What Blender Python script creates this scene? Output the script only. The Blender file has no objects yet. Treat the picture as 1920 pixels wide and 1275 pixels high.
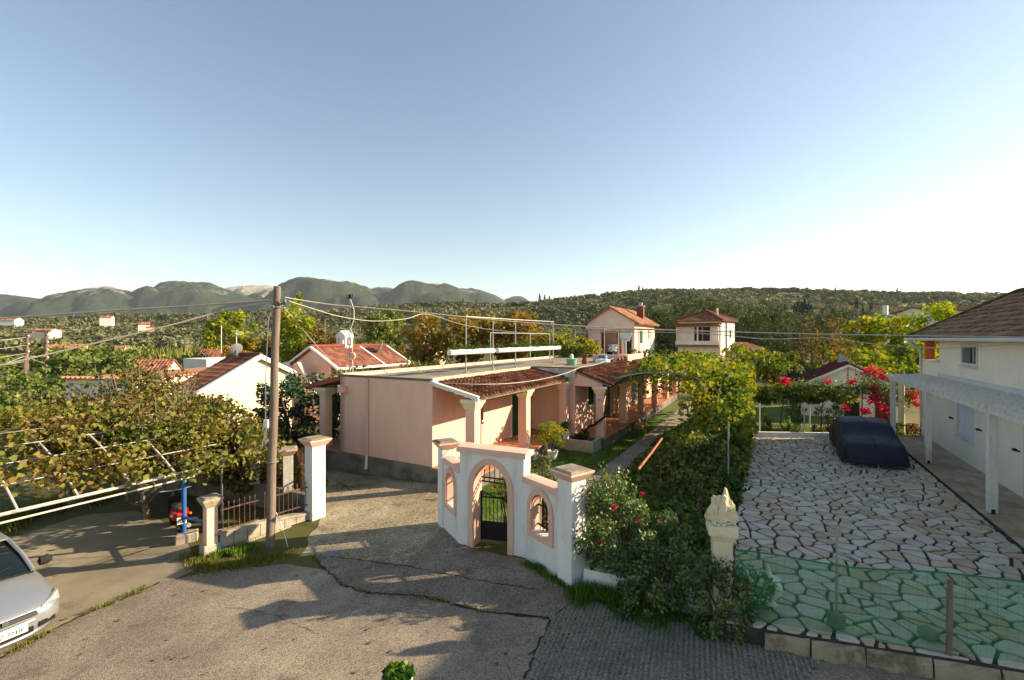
import bpy, bmesh, math, random
import numpy as np
from mathutils import Vector, Matrix

random.seed(7)
RNG = np.random.default_rng(7)
SC = bpy.context.scene
COL = SC.collection
R = math.radians

# ------------------------------------------------------------------ camera
FPX, UC, VH, EYE = 860.0, 960.0, 634.0, 4.8      # focal length, centre column and horizon row in photo pixels; eye height
cam = bpy.data.cameras.new('camera')
cam.sensor_width = 36.0
cam.lens = FPX / 1920 * 36.0
cam.shift_y = -(637.5 - VH) / 1920
cam.clip_start = 0.05
cam.clip_end = 20000
camo = bpy.data.objects.new('camera', cam)
COL.objects.link(camo)
camo.location = (0, 0, EYE)
camo.rotation_euler = (R(90), 0, 0)
SC.camera = camo

# ------------------------------------------------------------------ light
SUN_AZ, SUN_EL = 7.0, 23.0     # degrees: azimuth counted from +X towards +Y
world = bpy.data.worlds.new('World')
SC.world = world
world.use_nodes = True
wn = world.node_tree
wn.nodes.clear()
sky = wn.nodes.new('ShaderNodeTexSky')
sky.sky_type = 'NISHITA'
sky.sun_disc = False
sky.sun_elevation = R(SUN_EL)
sky.sun_rotation = R(90 - SUN_AZ)
sky.altitude = 0
sky.air_density = 1.0
sky.dust_density = 0.3
sky.ozone_density = 1.2
bgn = wn.nodes.new('ShaderNodeBackground')
bgn.inputs['Strength'].default_value = 0.09
won = wn.nodes.new('ShaderNodeOutputWorld')
wn.links.new(sky.outputs[0], bgn.inputs[0])
wn.links.new(bgn.outputs[0], won.inputs[0])

sl = bpy.data.lights.new('sun', 'SUN')
sl.energy = 5.0
sl.angle = R(0.53)
sl.color = (1.0, 0.86, 0.68)
suno = bpy.data.objects.new('sun', sl)
COL.objects.link(suno)
SDIR = Vector((math.cos(R(SUN_AZ)) * math.cos(R(SUN_EL)), math.sin(R(SUN_AZ)) * math.cos(R(SUN_EL)), math.sin(R(SUN_EL))))
suno.rotation_euler = SDIR.to_track_quat('Z', 'Y').to_euler()
suno.location = (30, 0, 30)

SC.view_settings.view_transform = 'Standard'
SC.view_settings.look = 'None'
SC.view_settings.gamma = 1.0
SC.view_settings.use_curve_mapping = False
SC.view_settings.exposure = 1.3
SC.view_settings.use_white_balance = True
SC.view_settings.white_balance_temperature = 7300
SC.view_settings.white_balance_tint = 9
SC.cycles.use_denoising = True
SC.cycles.max_bounces = 8
SC.cycles.diffuse_bounces = 4
SC.cycles.glossy_bounces = 3
SC.cycles.transmission_bounces = 4
SC.cycles.transparent_max_bounces = 12
SC.cycles.caustics_reflective = False
SC.cycles.caustics_refractive = False

# ------------------------------------------------------------------ ground shape
def gz(x, y=0.0):
    return -0.06 * min(max(-1.0 - x, 0.0), 14.0)

def G(u, v, up=0.0):
    """point of the ground (plus up) seen at a photo pixel"""
    z = 0.0
    for _ in range(40):
        Y = FPX * (EYE - z - up) / (v - VH)
        X = (u - UC) / FPX * Y
        z = gz(X, Y)
    return Vector((X, Y, z + up))

def Pt(u, v, Y):
    return Vector(((u - UC) / FPX * Y, Y, EYE + (VH - v) / FPX * Y))

# long axis of the properties and the axis across it
E1 = Vector((0.4871, 0.8733, 0)); E2 = Vector((0.8733, -0.4871, 0)); EZ = Vector((0, 0, 1))
O0 = Vector((-2.69, 15.5, 0))

class Frame:
    def __init__(s, o, a=None, b=None):
        s.o = Vector(o); s.a = (a or E1).normalized(); s.b = (b or E2).normalized()
    def __call__(s, l, d, z=0.0):
        return s.o + s.a * l + s.b * d + EZ * z
def frame_deg(o, deg):
    a = Vector((math.cos(R(deg)), math.sin(R(deg)), 0))
    return Frame(o, a, Vector((a.y, -a.x, 0)))
HF = Frame(O0)

# ------------------------------------------------------------------ objects
WO = {}
def tag(o, label=None, cat=None, group=None, kind=None):
    if label: o['label'] = label
    if cat: o['category'] = cat
    if group: o['group'] = group
    if kind: o['kind'] = kind
    return o

def thing(name, loc, label, cat, group=None):
    o = bpy.data.objects.new(name, None)
    o.empty_display_size = 0.2
    COL.objects.link(o)
    o.location = loc
    WO[o.name] = Vector(loc)
    return tag(o, label, cat, group)

def link(name, me, parent=None, loc=None, mats=()):
    o = bpy.data.objects.new(name, me)
    COL.objects.link(o)
    for m in mats:
        if m.name not in [x.name for x in me.materials if x]:
            me.materials.append(m)
    if parent is not None:
        o.parent = parent
        po = WO[parent.name]
        w = Vector(loc) if loc is not None else po
        o.location = w - po
        WO[o.name] = w
    else:
        w = Vector(loc) if loc is not None else Vector((0, 0, 0))
        o.location = w
        WO[o.name] = w
    return o

def copy_tree(o, parent=None):
    c = o.copy(); COL.objects.link(c)
    if parent is not None: c.parent = parent
    WO[c.name] = WO.get(o.name, Vector((0, 0, 0)))
    for ch in list(o.children):
        copy_tree(ch, c)
    return c

class MB:
    """collects geometry in world coordinates, links it as ONE mesh object"""
    def __init__(s):
        s.v = []; s.f = []; s.m = []; s.mi = 0
    def add(s, vs, fs):
        b = len(s.v)
        s.v.extend([tuple(x) for x in vs])
        s.f.extend([tuple(i + b for i in f) for f in fs])
        s.m.extend([s.mi] * len(fs))
    def hexa(s, p):   # 8 points: bottom ring 0-3, top ring 4-7
        s.add(p, [(3, 2, 1, 0), (4, 5, 6, 7), (0, 1, 5, 4), (1, 2, 6, 5), (2, 3, 7, 6), (3, 0, 4, 7)])
    def fbox(s, F, l0, l1, d0, d1, z0, z1):
        s.hexa([F(l0, d0, z0), F(l0, d1, z0), F(l1, d1, z0), F(l1, d0, z0), F(l0, d0, z1), F(l0, d1, z1), F(l1, d1, z1), F(l1, d0, z1)])
    def box(s, c, sx, sy, sz, yaw=0.0):   # c = centre of the base
        F = Frame(c, Vector((math.cos(yaw), math.sin(yaw), 0)), Vector((math.sin(yaw), -math.cos(yaw), 0)))
        s.fbox(F, -sx / 2, sx / 2, -sy / 2, sy / 2, 0, sz)
    def frus(s, F, l0, l1, d0, d1, z0, z1, gl, gd=None):  # box whose top grows by gl
        gd = gl if gd is None else gd
        s.hexa([F(l0, d0, z0), F(l0, d1, z0), F(l1, d1, z0), F(l1, d0, z0),
                F(l0 - gl, d0 - gd, z1), F(l0 - gl, d1 + gd, z1), F(l1 + gl, d1 + gd, z1), F(l1 + gl, d0 - gd, z1)])
    def quad(s, a, b, c, d): s.add([a, b, c, d], [(0, 1, 2, 3)])
    def slab(s, pts, dz):   # thick sheet from coplanar points, dz = thickness vector
        n = len(pts); dz = Vector(dz)
        vs = [Vector(p) for p in pts] + [Vector(p) + dz for p in pts]
        fs = [tuple(range(n)), tuple(reversed(range(n, 2 * n)))]
        fs += [(i, i + n, (i + 1) % n + n, (i + 1) % n) for i in range(n)]
        s.add(vs, fs)
    def cyl(s, p0, p1, r0, r1=None, n=10, caps=True):
        p0, p1 = Vector(p0), Vector(p1); r1 = r0 if r1 is None else r1
        d = (p1 - p0)
        if d.length < 1e-6: return
        q = d.to_track_quat('Z', 'Y')
        a, b = q @ Vector((1, 0, 0)), q @ Vector((0, 1, 0))
        vs = []
        for p, r in ((p0, r0), (p1, r1)):
            for i in range(n):
                t = 2 * math.pi * i / n
                vs.append(p + a * (r * math.cos(t)) + b * (r * math.sin(t)))
        fs = [(i, (i + 1) % n, (i + 1) % n + n, i + n) for i in range(n)]
        if caps: fs += [tuple(reversed(range(n))), tuple(range(n, 2 * n))]
        s.add(vs, fs)
    def tube(s, pts, r, n=8, caps=True):
        pts = [Vector(p) for p in pts]
        m = len(pts)
        rs = r if isinstance(r, (list, tuple)) else [r] * m
        vs = []; prev = None
        for i, p in enumerate(pts):
            t = (pts[min(i + 1, m - 1)] - pts[max(i - 1, 0)]).normalized()
            if prev is None:
                a = t.orthogonal().normalized()
            else:
                a = (prev - t * prev.dot(t))
                a = a.normalized() if a.length > 1e-6 else t.orthogonal().normalized()
            prev = a; b = t.cross(a)
            for k in range(n):
                w = 2 * math.pi * k / n
                vs.append(p + a * (rs[i] * math.cos(w)) + b * (rs[i] * math.sin(w)))
        fs = []
        for i in range(m - 1):
            for k in range(n):
                fs.append((i * n + k, i * n + (k + 1) % n, (i + 1) * n + (k + 1) % n, (i + 1) * n + k))
        if caps: fs += [tuple(reversed(range(n))), tuple(range((m - 1) * n, m * n))]
        s.add(vs, fs)
    def lathe(s, c, prof, n=16, squash=1.0):
        c = Vector(c); vs = []
        for r, z in prof:
            for i in range(n):
                t = 2 * math.pi * i / n
                vs.append(c + Vector((r * math.cos(t), r * math.sin(t) * squash, z)))
        fs = []
        for j in range(len(prof) - 1):
            for i in range(n):
                fs.append((j * n + i, j * n + (i + 1) % n, (j + 1) * n + (i + 1) % n, (j + 1) * n + i))
        fs += [tuple(reversed(range(n))), tuple(range((len(prof) - 1) * n, len(prof) * n))]
        s.add(vs, fs)
    def wall(s, F, l0, l1, z0, z1, d, th, holes=()):
        """vertical wall in the l direction, from d to d+th, with rectangular holes (l0,l1,z0,z1)"""
        ls = sorted({l0, l1} | {min(max(h[i], l0), l1) for h in holes for i in (0, 1)})
        zs = sorted({z0, z1} | {min(max(h[i], z0), z1) for h in holes for i in (2, 3)})
        def solid(i, j):
            if i < 0 or j < 0 or i >= len(ls) - 1 or j >= len(zs) - 1: return False
            cl, cz = (ls[i] + ls[i + 1]) / 2, (zs[j] + zs[j + 1]) / 2
            return not any(h[0] < cl < h[1] and h[2] < cz < h[3] for h in holes)
        for i in range(len(ls) - 1):
            for j in range(len(zs) - 1):
                if not solid(i, j): continue
                a, b, c, e = ls[i], ls[i + 1], zs[j], zs[j + 1]
                p = [F(a, d, c), F(b, d, c), F(b, d, e), F(a, d, e), F(a, d + th, c), F(b, d + th, c), F(b, d + th, e), F(a, d + th, e)]
                fs = [(0, 3, 2, 1), (4, 5, 6, 7)]
                if not solid(i - 1, j): fs.append((0, 4, 7, 3))
                if not solid(i + 1, j): fs.append((1, 2, 6, 5))
                if not solid(i, j - 1): fs.append((0, 1, 5, 4))
                if not solid(i, j + 1): fs.append((3, 7, 6, 2))
                s.add(p, fs)
    def build(s, name, mats, parent=None, loc=None, smooth=False, bevel=0.0, tint=None):
        if not isinstance(mats, (list, tuple)): mats = [mats]
        w = Vector(loc) if loc is not None else (WO[parent.name] if parent is not None else Vector((0, 0, 0)))
        me = bpy.data.meshes.new(name)
        me.from_pydata([(x[0] - w[0], x[1] - w[1], x[2] - w[2]) for x in s.v], [], s.f)
        for m in mats: me.materials.append(m)
        if len(mats) > 1: me.polygons.foreach_set('material_index', s.m)
        bm = bmesh.new(); bm.from_mesh(me)
        bmesh.ops.recalc_face_normals(bm, faces=bm.faces)
        bm.to_mesh(me); bm.free()
        if smooth:
            me.polygons.foreach_set('use_smooth', [True] * len(me.polygons))
            me.set_sharp_from_angle(angle=R(40))
        if tint is not None:
            a = me.attributes.new('tint', 'FLOAT', 'FACE')
            a.data.foreach_set('value', tint if hasattr(tint, '__len__') else [tint] * len(me.polygons))
        o = link(name, me, parent, w)
        if bevel > 0:
            b = o.modifiers.new('bevel', 'BEVEL'); b.width = bevel; b.segments = 2; b.limit_method = 'ANGLE'; b.angle_limit = R(40)
        return o

# ------------------------------------------------------------------ materials
MATS = {}
def hexc(h):
    h = h.lstrip('#')
    f = lambda c: c / 12.92 if c <= 0.04045 else ((c + 0.055) / 1.055) ** 2.4
    return tuple(f(int(h[i:i + 2], 16) / 255) for i in (0, 2, 4))
def surf(name, c1, c2=None, scale=3.0, rough=0.85, bump=0.0, bscale=60.0, c3=None, s3=0.6, t3=(0.55, 0.7), metal=0.0, coords='Object', detail=6.0, spec=0.3, stretch=None):
    """plain surface: two colours mixed by noise, an optional third stain colour, fine relief"""
    if name in MATS: return MATS[name]
    m = bpy.data.materials.new(name); m.use_nodes = True
    nt = m.node_tree; N = nt.nodes; Lk = nt.links
    b = N['Principled BSDF']
    b.inputs['Roughness'].default_value = rough
    b.inputs['Metallic'].default_value = metal
    b.inputs['Specular IOR Level'].default_value = spec
    tc = N.new('ShaderNodeTexCoord')
    src = tc.outputs[coords]
    if stretch:
        mp = N.new('ShaderNodeMapping'); mp.inputs['Scale'].default_value = stretch
        Lk.new(src, mp.inputs[0]); src = mp.outputs[0]
    if c2 is None: c2 = tuple(x * 0.82 for x in c1)
    n1 = N.new('ShaderNodeTexNoise'); n1.inputs['Scale'].default_value = scale; n1.inputs['Detail'].default_value = detail; n1.inputs['Roughness'].default_value = 0.65
    Lk.new(src, n1.inputs['Vector'])
    r1 = N.new('ShaderNodeValToRGB')
    r1.color_ramp.elements[0].position = 0.32; r1.color_ramp.elements[1].position = 0.68
    r1.color_ramp.elements[0].color = (*c1, 1); r1.color_ramp.elements[1].color = (*c2, 1)
    Lk.new(n1.outputs['Fac'], r1.inputs[0])
    out = r1.outputs[0]
    if c3 is not None:
        n2 = N.new('ShaderNodeTexNoise'); n2.inputs['Scale'].default_value = s3; n2.inputs['Detail'].default_value = 8; n2.inputs['Roughness'].default_value = 0.7
        Lk.new(src, n2.inputs['Vector'])
        mr = N.new('ShaderNodeMapRange'); mr.inputs[1].default_value = t3[0]; mr.inputs[2].default_value = t3[1]
        Lk.new(n2.outputs['Fac'], mr.inputs[0])
        mx = N.new('ShaderNodeMix'); mx.data_type = 'RGBA'
        Lk.new(mr.outputs[0], mx.inputs['Factor']); Lk.new(out, mx.inputs['A']); mx.inputs['B'].default_value = (*c3, 1)
        out = mx.outputs['Result']
    Lk.new(out, b.inputs['Base Color'])
    if bump > 0:
        n3 = N.new('ShaderNodeTexNoise'); n3.inputs['Scale'].default_value = bscale; n3.inputs['Detail'].default_value = 4
        Lk.new(src, n3.inputs['Vector'])
        bp = N.new('ShaderNodeBump'); bp.inputs['Strength'].default_value = bump; bp.inputs['Distance'].default_value = 0.02
        Lk.new(n3.outputs['Fac'], bp.inputs['Height']); Lk.new(bp.outputs[0], b.inputs['Normal'])
    MATS[name] = m
    return m

def tinted(name, cols, rough=0.85, noise=0.25, scale=12.0, transl=0.0, bump=0.0, bscale=50.0, per_object=False, gloss=0.018):
    """colour picked per face by the 'tint' attribute (or per object); leaves, stones, tiles"""
    if name in MATS: return MATS[name]
    m = bpy.data.materials.new(name); m.use_nodes = True
    nt = m.node_tree; N = nt.nodes; Lk = nt.links
    pb = N['Principled BSDF']; out = N['Material Output']
    if per_object:
        oi = N.new('ShaderNodeObjectInfo'); fac = oi.outputs['Random']
    else:
        at = N.new('ShaderNodeAttribute'); at.attribute_name = 'tint'; fac = at.outputs['Fac']
    if noise > 0:
        tc = N.new('ShaderNodeTexCoord')
        nz = N.new('ShaderNodeTexNoise'); nz.inputs['Scale'].default_value = scale; nz.inputs['Detail'].default_value = 5
        Lk.new(tc.outputs['Object'], nz.inputs['Vector'])
        ma = N.new('ShaderNodeMath'); ma.operation = 'MULTIPLY_ADD'; ma.inputs[1].default_value = noise * 2; 
        Lk.new(nz.outputs['Fac'], ma.inputs[0])
        sb = N.new('ShaderNodeMath'); sb.operation = 'SUBTRACT'; Lk.new(fac, sb.inputs[0]); sb.inputs[1].default_value = noise
        Lk.new(sb.outputs[0], ma.inputs[2]); fac = ma.outputs[0]
    rp = N.new('ShaderNodeValToRGB'); cr = rp.color_ramp
    while len(cr.elements) < len(cols): cr.elements.new(0.5)
    for i, c in enumerate(cols):
        cr.elements[i].position = i / max(1, len(cols) - 1)
        cr.elements[i].color = (*c, 1)
    Lk.new(fac, rp.inputs[0])
    if transl > 0:
        df = N.new('ShaderNodeBsdfDiffuse'); tl = N.new('ShaderNodeBsdfTranslucent'); gl = N.new('ShaderNodeBsdfGlossy')
        gl.inputs['Roughness'].default_value = 0.6
        m1 = N.new('ShaderNodeMixShader'); m1.inputs[0].default_value = transl
        m2 = N.new('ShaderNodeMixShader'); m2.inputs[0].default_value = gloss
        Lk.new(rp.outputs[0], df.inputs[0])
        hs = N.new('ShaderNodeHueSaturation'); hs.inputs['Saturation'].default_value = 1.15; hs.inputs['Value'].default_value = 1.25
        Lk.new(rp.outputs[0], hs.inputs['Color']); Lk.new(hs.outputs[0], tl.inputs[0])
        gl.inputs[0].default_value = (0.9, 0.95, 0.9, 1)
        Lk.new(df.outputs[0], m1.inputs[1]); Lk.new(tl.outputs[0], m1.inputs[2])
        Lk.new(m1.outputs[0], m2.inputs[1]); Lk.new(gl.outputs[0], m2.inputs[2])
        Lk.new(m2.outputs[0], out.inputs[0]); N.remove(pb)
    else:
        pb.inputs['Roughness'].default_value = rough; pb.inputs['Specular IOR Level'].default_value = 0.3
        Lk.new(rp.outputs[0], pb.inputs['Base Color'])
        if bump > 0:
            n3 = N.new('ShaderNodeTexNoise'); n3.inputs['Scale'].default_value = bscale; n3.inputs['Detail'].default_value = 4
            tc2 = N.new('ShaderNodeTexCoord'); Lk.new(tc2.outputs['Object'], n3.inputs['Vector'])
            bp = N.new('ShaderNodeBump'); bp.inputs['Strength'].default_value = bump; bp.inputs['Distance'].default_value = 0.02
            Lk.new(n3.outputs['Fac'], bp.inputs['Height']); Lk.new(bp.outputs[0], pb.inputs['Normal'])
    MATS[name] = m
    return m

def fcol(*hs): return [hexc(h) for h in hs]

# ------------------------------------------------------------------ leaves
LEAF = {
 'diamond': np.array([[-.5, 0, 0], [-.05, .30, .07], [.5, 0, -.03], [-.05, -.30, .07]]),
 'lance': np.array([[-.5, 0, 0], [0, .15, .04], [.5, 0, -.06], [0, -.15, .04]]),
 'vine': np.array([[-.42, 0, 0], [-.38, .38, .06], [.05, .46, .10], [.52, .0, -.10], [.05, -.46, .10], [-.38, -.38, .06]]),
 'blade': np.array([[-.06, 0, 0], [.06, 0, 0], [.03, .02, .6], [0, .10, 1.0]]),
}
def leaf_mesh(name, P, S, up=0.4, seed=1, shape='diamond', tint=None, out=None, outw=0.0, jitter=0.5, droop=None):
    """P (n,3) centres, S (n,) sizes; returns mesh of leaf faces with the tint attribute"""
    rng = np.random.default_rng(seed)
    P = np.asarray(P, float); n = len(P)
    S = np.broadcast_to(np.asarray(S, float), (n,)) * (1 + jitter * (rng.random(n) - .5) * 2)
    if shape == 'blade':
        th = rng.random(n) * 2 * np.pi
        x = np.stack([np.cos(th), np.sin(th), np.zeros(n)], 1); y = np.stack([-np.sin(th), np.cos(th), np.zeros(n)], 1)
        z = np.stack([rng.normal(0, .3, n), rng.normal(0, .3, n), np.ones(n)], 1); z /= np.linalg.norm(z, axis=1)[:, None]
    else:
        z = rng.normal(size=(n, 3)); z /= np.linalg.norm(z, axis=1)[:, None]
        z[:, 2] += up
        if out is not None: z += outw * out
        z /= np.linalg.norm(z, axis=1)[:, None] + 1e-9
        t = rng.normal(size=(n, 3))
        if droop: t[:, 2] -= droop
        x = t - z * (t * z).sum(1)[:, None]; x /= np.linalg.norm(x, axis=1)[:, None] + 1e-9
        y = np.cross(z, x)
    T = LEAF[shape]; k = len(T)
    V = P[:, None, :] + S[:, None, None] * (T[None, :, 0, None] * x[:, None, :] + T[None, :, 1, None] * y[:, None, :] + T[None, :, 2, None] * z[:, None, :])
    me = bpy.data.meshes.new(name)
    me.vertices.add(n * k); me.vertices.foreach_set('co', V.reshape(-1))
    me.loops.add(n * k); me.loops.foreach_set('vertex_index', np.arange(n * k, dtype=np.int32))
    me.polygons.add(n); me.polygons.foreach_set('loop_start', np.arange(n, dtype=np.int32) * k)
    me.update(calc_edges=True)
    a = me.attributes.new('tint', 'FLOAT', 'FACE')
    tv = rng.random(n) if tint is None else np.asarray(tint)
    a.data.foreach_set('value', tv.astype(np.float32))
    return me

def clumps(n, k, cen, rad, seed, hollow=0.55, cr=0.28, low=-0.6):
    """n leaf positions in k clumps spread through an ellipsoid; returns positions, outward vectors, clump tints"""
    rng = np.random.default_rng(seed)
    d = rng.normal(size=(k * 3, 3)); d /= np.linalg.norm(d, axis=1)[:, None]
    d = d[d[:, 2] > low][:k]
    k = len(d)
    rr = hollow + (1 - hollow) * rng.random(k) ** 0.7
    rr *= 0.85 + 0.3 * rng.random(k)
    C = d * rr[:, None]
    idx = rng.integers(0, k, n)
    q = rng.normal(size=(n, 3)); q /= np.linalg.norm(q, axis=1)[:, None]
    q *= (rng.random(n) ** 0.45)[:, None]
    size = cr * (0.6 + 0.8 * rng.random(k))
    p = C[idx] + q * size[idx][:, None]
    o = q * 0.7 + C[idx] * 0.5
    ct = rng.random(k)
    t = np.clip(0.55 * ct[idx] + 0.45 * rng.random(n), 0, 1)
    return np.asarray(cen) + p * np.asarray(rad), o, t

def branchy(mb, base, h, r, seed, n=6, spread=0.45, fork=0.3, sides=7, crown=None):
    """tapered trunk with limbs"""
    rng = random.Random(seed)
    base = Vector(base); p = base.copy(); pts = [p.copy()]; rs = [r * 1.25]
    k = 5
    lean = Vector((rng.uniform(-.12, .12), rng.uniform(-.12, .12), 0))
    for i in range(k):
        p = p + Vector((rng.uniform(-.06, .06) * h, rng.uniform(-.06, .06) * h, h / k)) * 0.98 + lean * (h / k)
        pts.append(p.copy()); rs.append(r * (1 - 0.75 * (i + 1) / k))
    mb.tube(pts, rs, sides)
    for i in range(n):
        t = fork + (0.95 - fork) * (i + rng.random() * .6) / n
        j = t * k; a = int(min(j, k - 1)); q = pts[a].lerp(pts[a + 1], j - a)
        ang = rng.random() * 6.28 + i * 2.4
        ln = h * spread * rng.uniform(.6, 1.1) * (1.1 - .5 * t)
        d = Vector((math.cos(ang), math.sin(ang), rng.uniform(.35, 1.0)))
        d.normalize()
        rr = r * (1 - .75 * t) * .6
        m = q + d * ln * .5 + Vector((rng.uniform(-.1, .1), rng.uniform(-.1, .1), rng.uniform(-.02, .12))) * ln
        e = q + d * ln + Vector((0, 0, ln * rng.uniform(.0, .3)))
        mb.tube([q, m, e], [rr, rr * .7, rr * .2], 5, caps=False)
        for _ in range(2):
            d2 = (d + Vector((rng.uniform(-.8, .8), rng.uniform(-.8, .8), rng.uniform(-.1, .6)))).normalized()
            mb.tube([m, m + d2 * ln * .3, m + d2 * ln * .55 + Vector((0, 0, .05 * ln))], [rr * .5, rr * .32, rr * .1], 4, caps=False)
from mathutils import noise as mnoise
# ================================================================== terrain
RIDGE = [(-900, 596), (-200, 604), (0, 605), (200, 600), (400, 597), (500, 592), (600, 590), (700, 584), (800, 577), (900, 577), (1000, 580), (1080, 570),
         (1130, 562), (1200, 557), (1300, 554), (1380, 552), (1500, 553), (1600, 557), (1700, 560), (1920, 561), (2200, 560), (2900, 570)]
def ridge_v(u):
    xs = [p[0] for p in RIDGE]; ys = [p[1] for p in RIDGE]
    return float(np.interp(u, xs, ys))
YR = 700.0
def sstep(a, b, x):
    t = min(max((x - a) / (b - a), 0), 1); return t * t * (3 - 2 * t)
def hill(x, y):
    if y < 120: return 0.0
    u = UC + FPX * x / y
    u = min(max(u, -900), 2900)
    zr = EYE + (VH - ridge_v(u)) / FPX * YR
    k = sstep(120, YR, y) ** 1.15
    z = zr * k
    z += 7.0 * sstep(160, 420, y) * (1 - sstep(560, 700, y)) * mnoise.noise(Vector((x * .009, y * .012, 3.1)))
    if y > YR: z = zr * (1 - 0.75 * sstep(YR, YR + 500, y))
    return z
def tz(x, y): return gz(x, y) + hill(x, y)

def axis(near, step, far, grow):
    a = [0.0]; s = step
    while a[-1] < far:
        if a[-1] > near: s = min(s * grow, 400)
        a.append(a[-1] + s)
    return a
xp = axis(60, 2.0, 6500, 1.07); xs = sorted({-1 - x for x in xp} | {-1 + x for x in xp})
ys = sorted({-x for x in axis(30, 4, 400, 1.4)[1:]} | set(axis(80, 3.0, 1500, 1.035)) | {1700., 2200., 3000., 4500., 6500.})
nx, ny = len(xs), len(ys)
V = np.array([(x, y, tz(x, y)) for y in ys for x in xs])
I = np.arange(nx * ny).reshape(ny, nx)
Fq = np.stack([I[:-1, :-1], I[:-1, 1:], I[1:, 1:], I[1:, :-1]], -1).reshape(-1, 4)
me = bpy.data.meshes.new('ground'); me.from_pydata(V.tolist(), [], Fq.tolist())
M_ground = surf('meadow_soil', hexc('#4a4a20'), hexc('#5d5a2c'), 0.35, 0.95, 0.5, 30, c3=hexc('#6d6138'), s3=0.08, t3=(.5, .7))
ground = link('ground', me, None, None, [M_ground]); me.polygons.foreach_set('use_smooth', [True] * len(me.polygons))
tag(ground, kind='structure')

# ================================================================== sheets lying on the ground
def jag(pts, step, amp, seed):
    out = []; n = len(pts); rng = random.Random(seed)
    for i in range(n):
        a, b = Vector(pts[i]).to_2d(), Vector(pts[(i + 1) % n]).to_2d()
        k = max(1, int((b - a).length / step)) if (b - a).length < 60 else 1
        nrm = Vector(((b - a).y, -(b - a).x)).normalized()
        for j in range(k):
            p = a.lerp(b, j / k)
            if amp and j: p = p + nrm * rng.uniform(-amp, amp)
            out.append(p)
    return out
def sheet(name, pts, off, mat, step=0.35, amp=0.05, seed=1, zf=None, parent=None, kind='structure'):
    zf = zf or gz
    P = jag(pts, step, amp, seed)
    bm = bmesh.new()
    vs = [bm.verts.new((p.x, p.y, 0)) for p in P]
    f = bm.faces.new(vs); f.normal_update()
    if f.normal.z < 0: f.normal_flip()
    bmesh.ops.triangulate(bm, faces=bm.faces[:], ngon_method='EAR_CLIP')
    for c in (-1.0, -15.0):
        bmesh.ops.bisect_plane(bm, geom=bm.verts[:] + bm.edges[:] + bm.faces[:], plane_co=(c, 0, 0), plane_no=(1, 0, 0))
    for v in bm.verts: v.co.z = zf(v.co.x, v.co.y) + off
    bm.normal_update()
    for f in bm.faces:
        if f.normal.z < 0: f.normal_flip()
    me = bpy.data.meshes.new(name); bm.to_mesh(me); bm.free()
    o = link(name, me, parent, None if parent is None else (0, 0, 0), [mat])
    if kind: tag(o, kind=kind)
    return o
def px(*uv): return [G(u, v) for u, v in uv]

def gravelly(name, cols, speck, sc=90, patch=0.5, pc=None, rough=0.9, groove=None, bump=0.5):
    """aggregate surface: fine stones in several tones, larger worn patches, dark damp stains"""
    m = bpy.data.materials.new(name); m.use_nodes = True
    nt = m.node_tree; N = nt.nodes; Lk = nt.links; b = N['Principled BSDF']
    b.inputs['Roughness'].default_value = rough; b.inputs['Specular IOR Level'].default_value = 0.2
    tc = N.new('ShaderNodeTexCoord'); src = tc.outputs['Object']
    vo = N.new('ShaderNodeTexVoronoi'); vo.inputs['Scale'].default_value = sc; Lk.new(src, vo.inputs['Vector'])
    sep = N.new('ShaderNodeSeparateColor'); Lk.new(vo.outputs['Color'], sep.inputs[0])
    n0 = N.new('ShaderNodeTexNoise'); n0.inputs['Scale'].default_value = patch; n0.inputs['Detail'].default_value = 9; n0.inputs['Roughness'].default_value = .68; Lk.new(src, n0.inputs['Vector'])
    mr = N.new('ShaderNodeMapRange'); mr.inputs[1].default_value = .3; mr.inputs[2].default_value = .7; Lk.new(n0.outputs['Fac'], mr.inputs[0])
    r = N.new('ShaderNodeValToRGB'); cr = r.color_ramp
    while len(cr.elements) < len(cols): cr.elements.new(.5)
    for i, c in enumerate(cols):
        cr.elements[i].position = i / (len(cols) - 1); cr.elements[i].color = (*c, 1)
    Lk.new(mr.outputs[0], r.inputs[0])
    mx = N.new('ShaderNodeMix'); mx.data_type = 'RGBA'; mx.blend_type = 'OVERLAY'; mx.inputs['Factor'].default_value = speck
    Lk.new(r.outputs[0], mx.inputs['A']); Lk.new(sep.outputs[0], mx.inputs['B'])
    out = mx.outputs['Result']
    if pc is not None:
        n2 = N.new('ShaderNodeTexNoise'); n2.inputs['Scale'].default_value = 1.3; n2.inputs['Detail'].default_value = 7; n2.inputs['Roughness'].default_value = .75; Lk.new(src, n2.inputs['Vector'])
        m2 = N.new('ShaderNodeMapRange'); m2.inputs[1].default_value = .56; m2.inputs[2].default_value = .68; Lk.new(n2.outputs['Fac'], m2.inputs[0])
        x2 = N.new('ShaderNodeMix'); x2.data_type = 'RGBA'; Lk.new(m2.outputs[0], x2.inputs['Factor']); Lk.new(out, x2.inputs['A']); x2.inputs['B'].default_value = (*pc, 1)
        out = x2.outputs['Result']
    Lk.new(out, b.inputs['Base Color'])
    bp = N.new('ShaderNodeBump'); bp.inputs['Strength'].default_value = bump; bp.inputs['Distance'].default_value = .012
    Lk.new(vo.outputs['Distance'], bp.inputs['Height']); bp.invert = True
    nrm = bp.outputs[0]
    Lk.new(nrm, b.inputs['Normal'])
    MATS[name] = m
    return m
M_road = gravelly('asphalt_tan', fcol('#6b6155', '#8c7f6e', '#a89a84'), .45, 70, .38, hexc('#645b50'))
M_apron = gravelly('asphalt_old', fcol('#6b6155', '#867a69', '#9e917d'), .5, 55, .5, hexc('#5f574c'), bump=.8)
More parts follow.
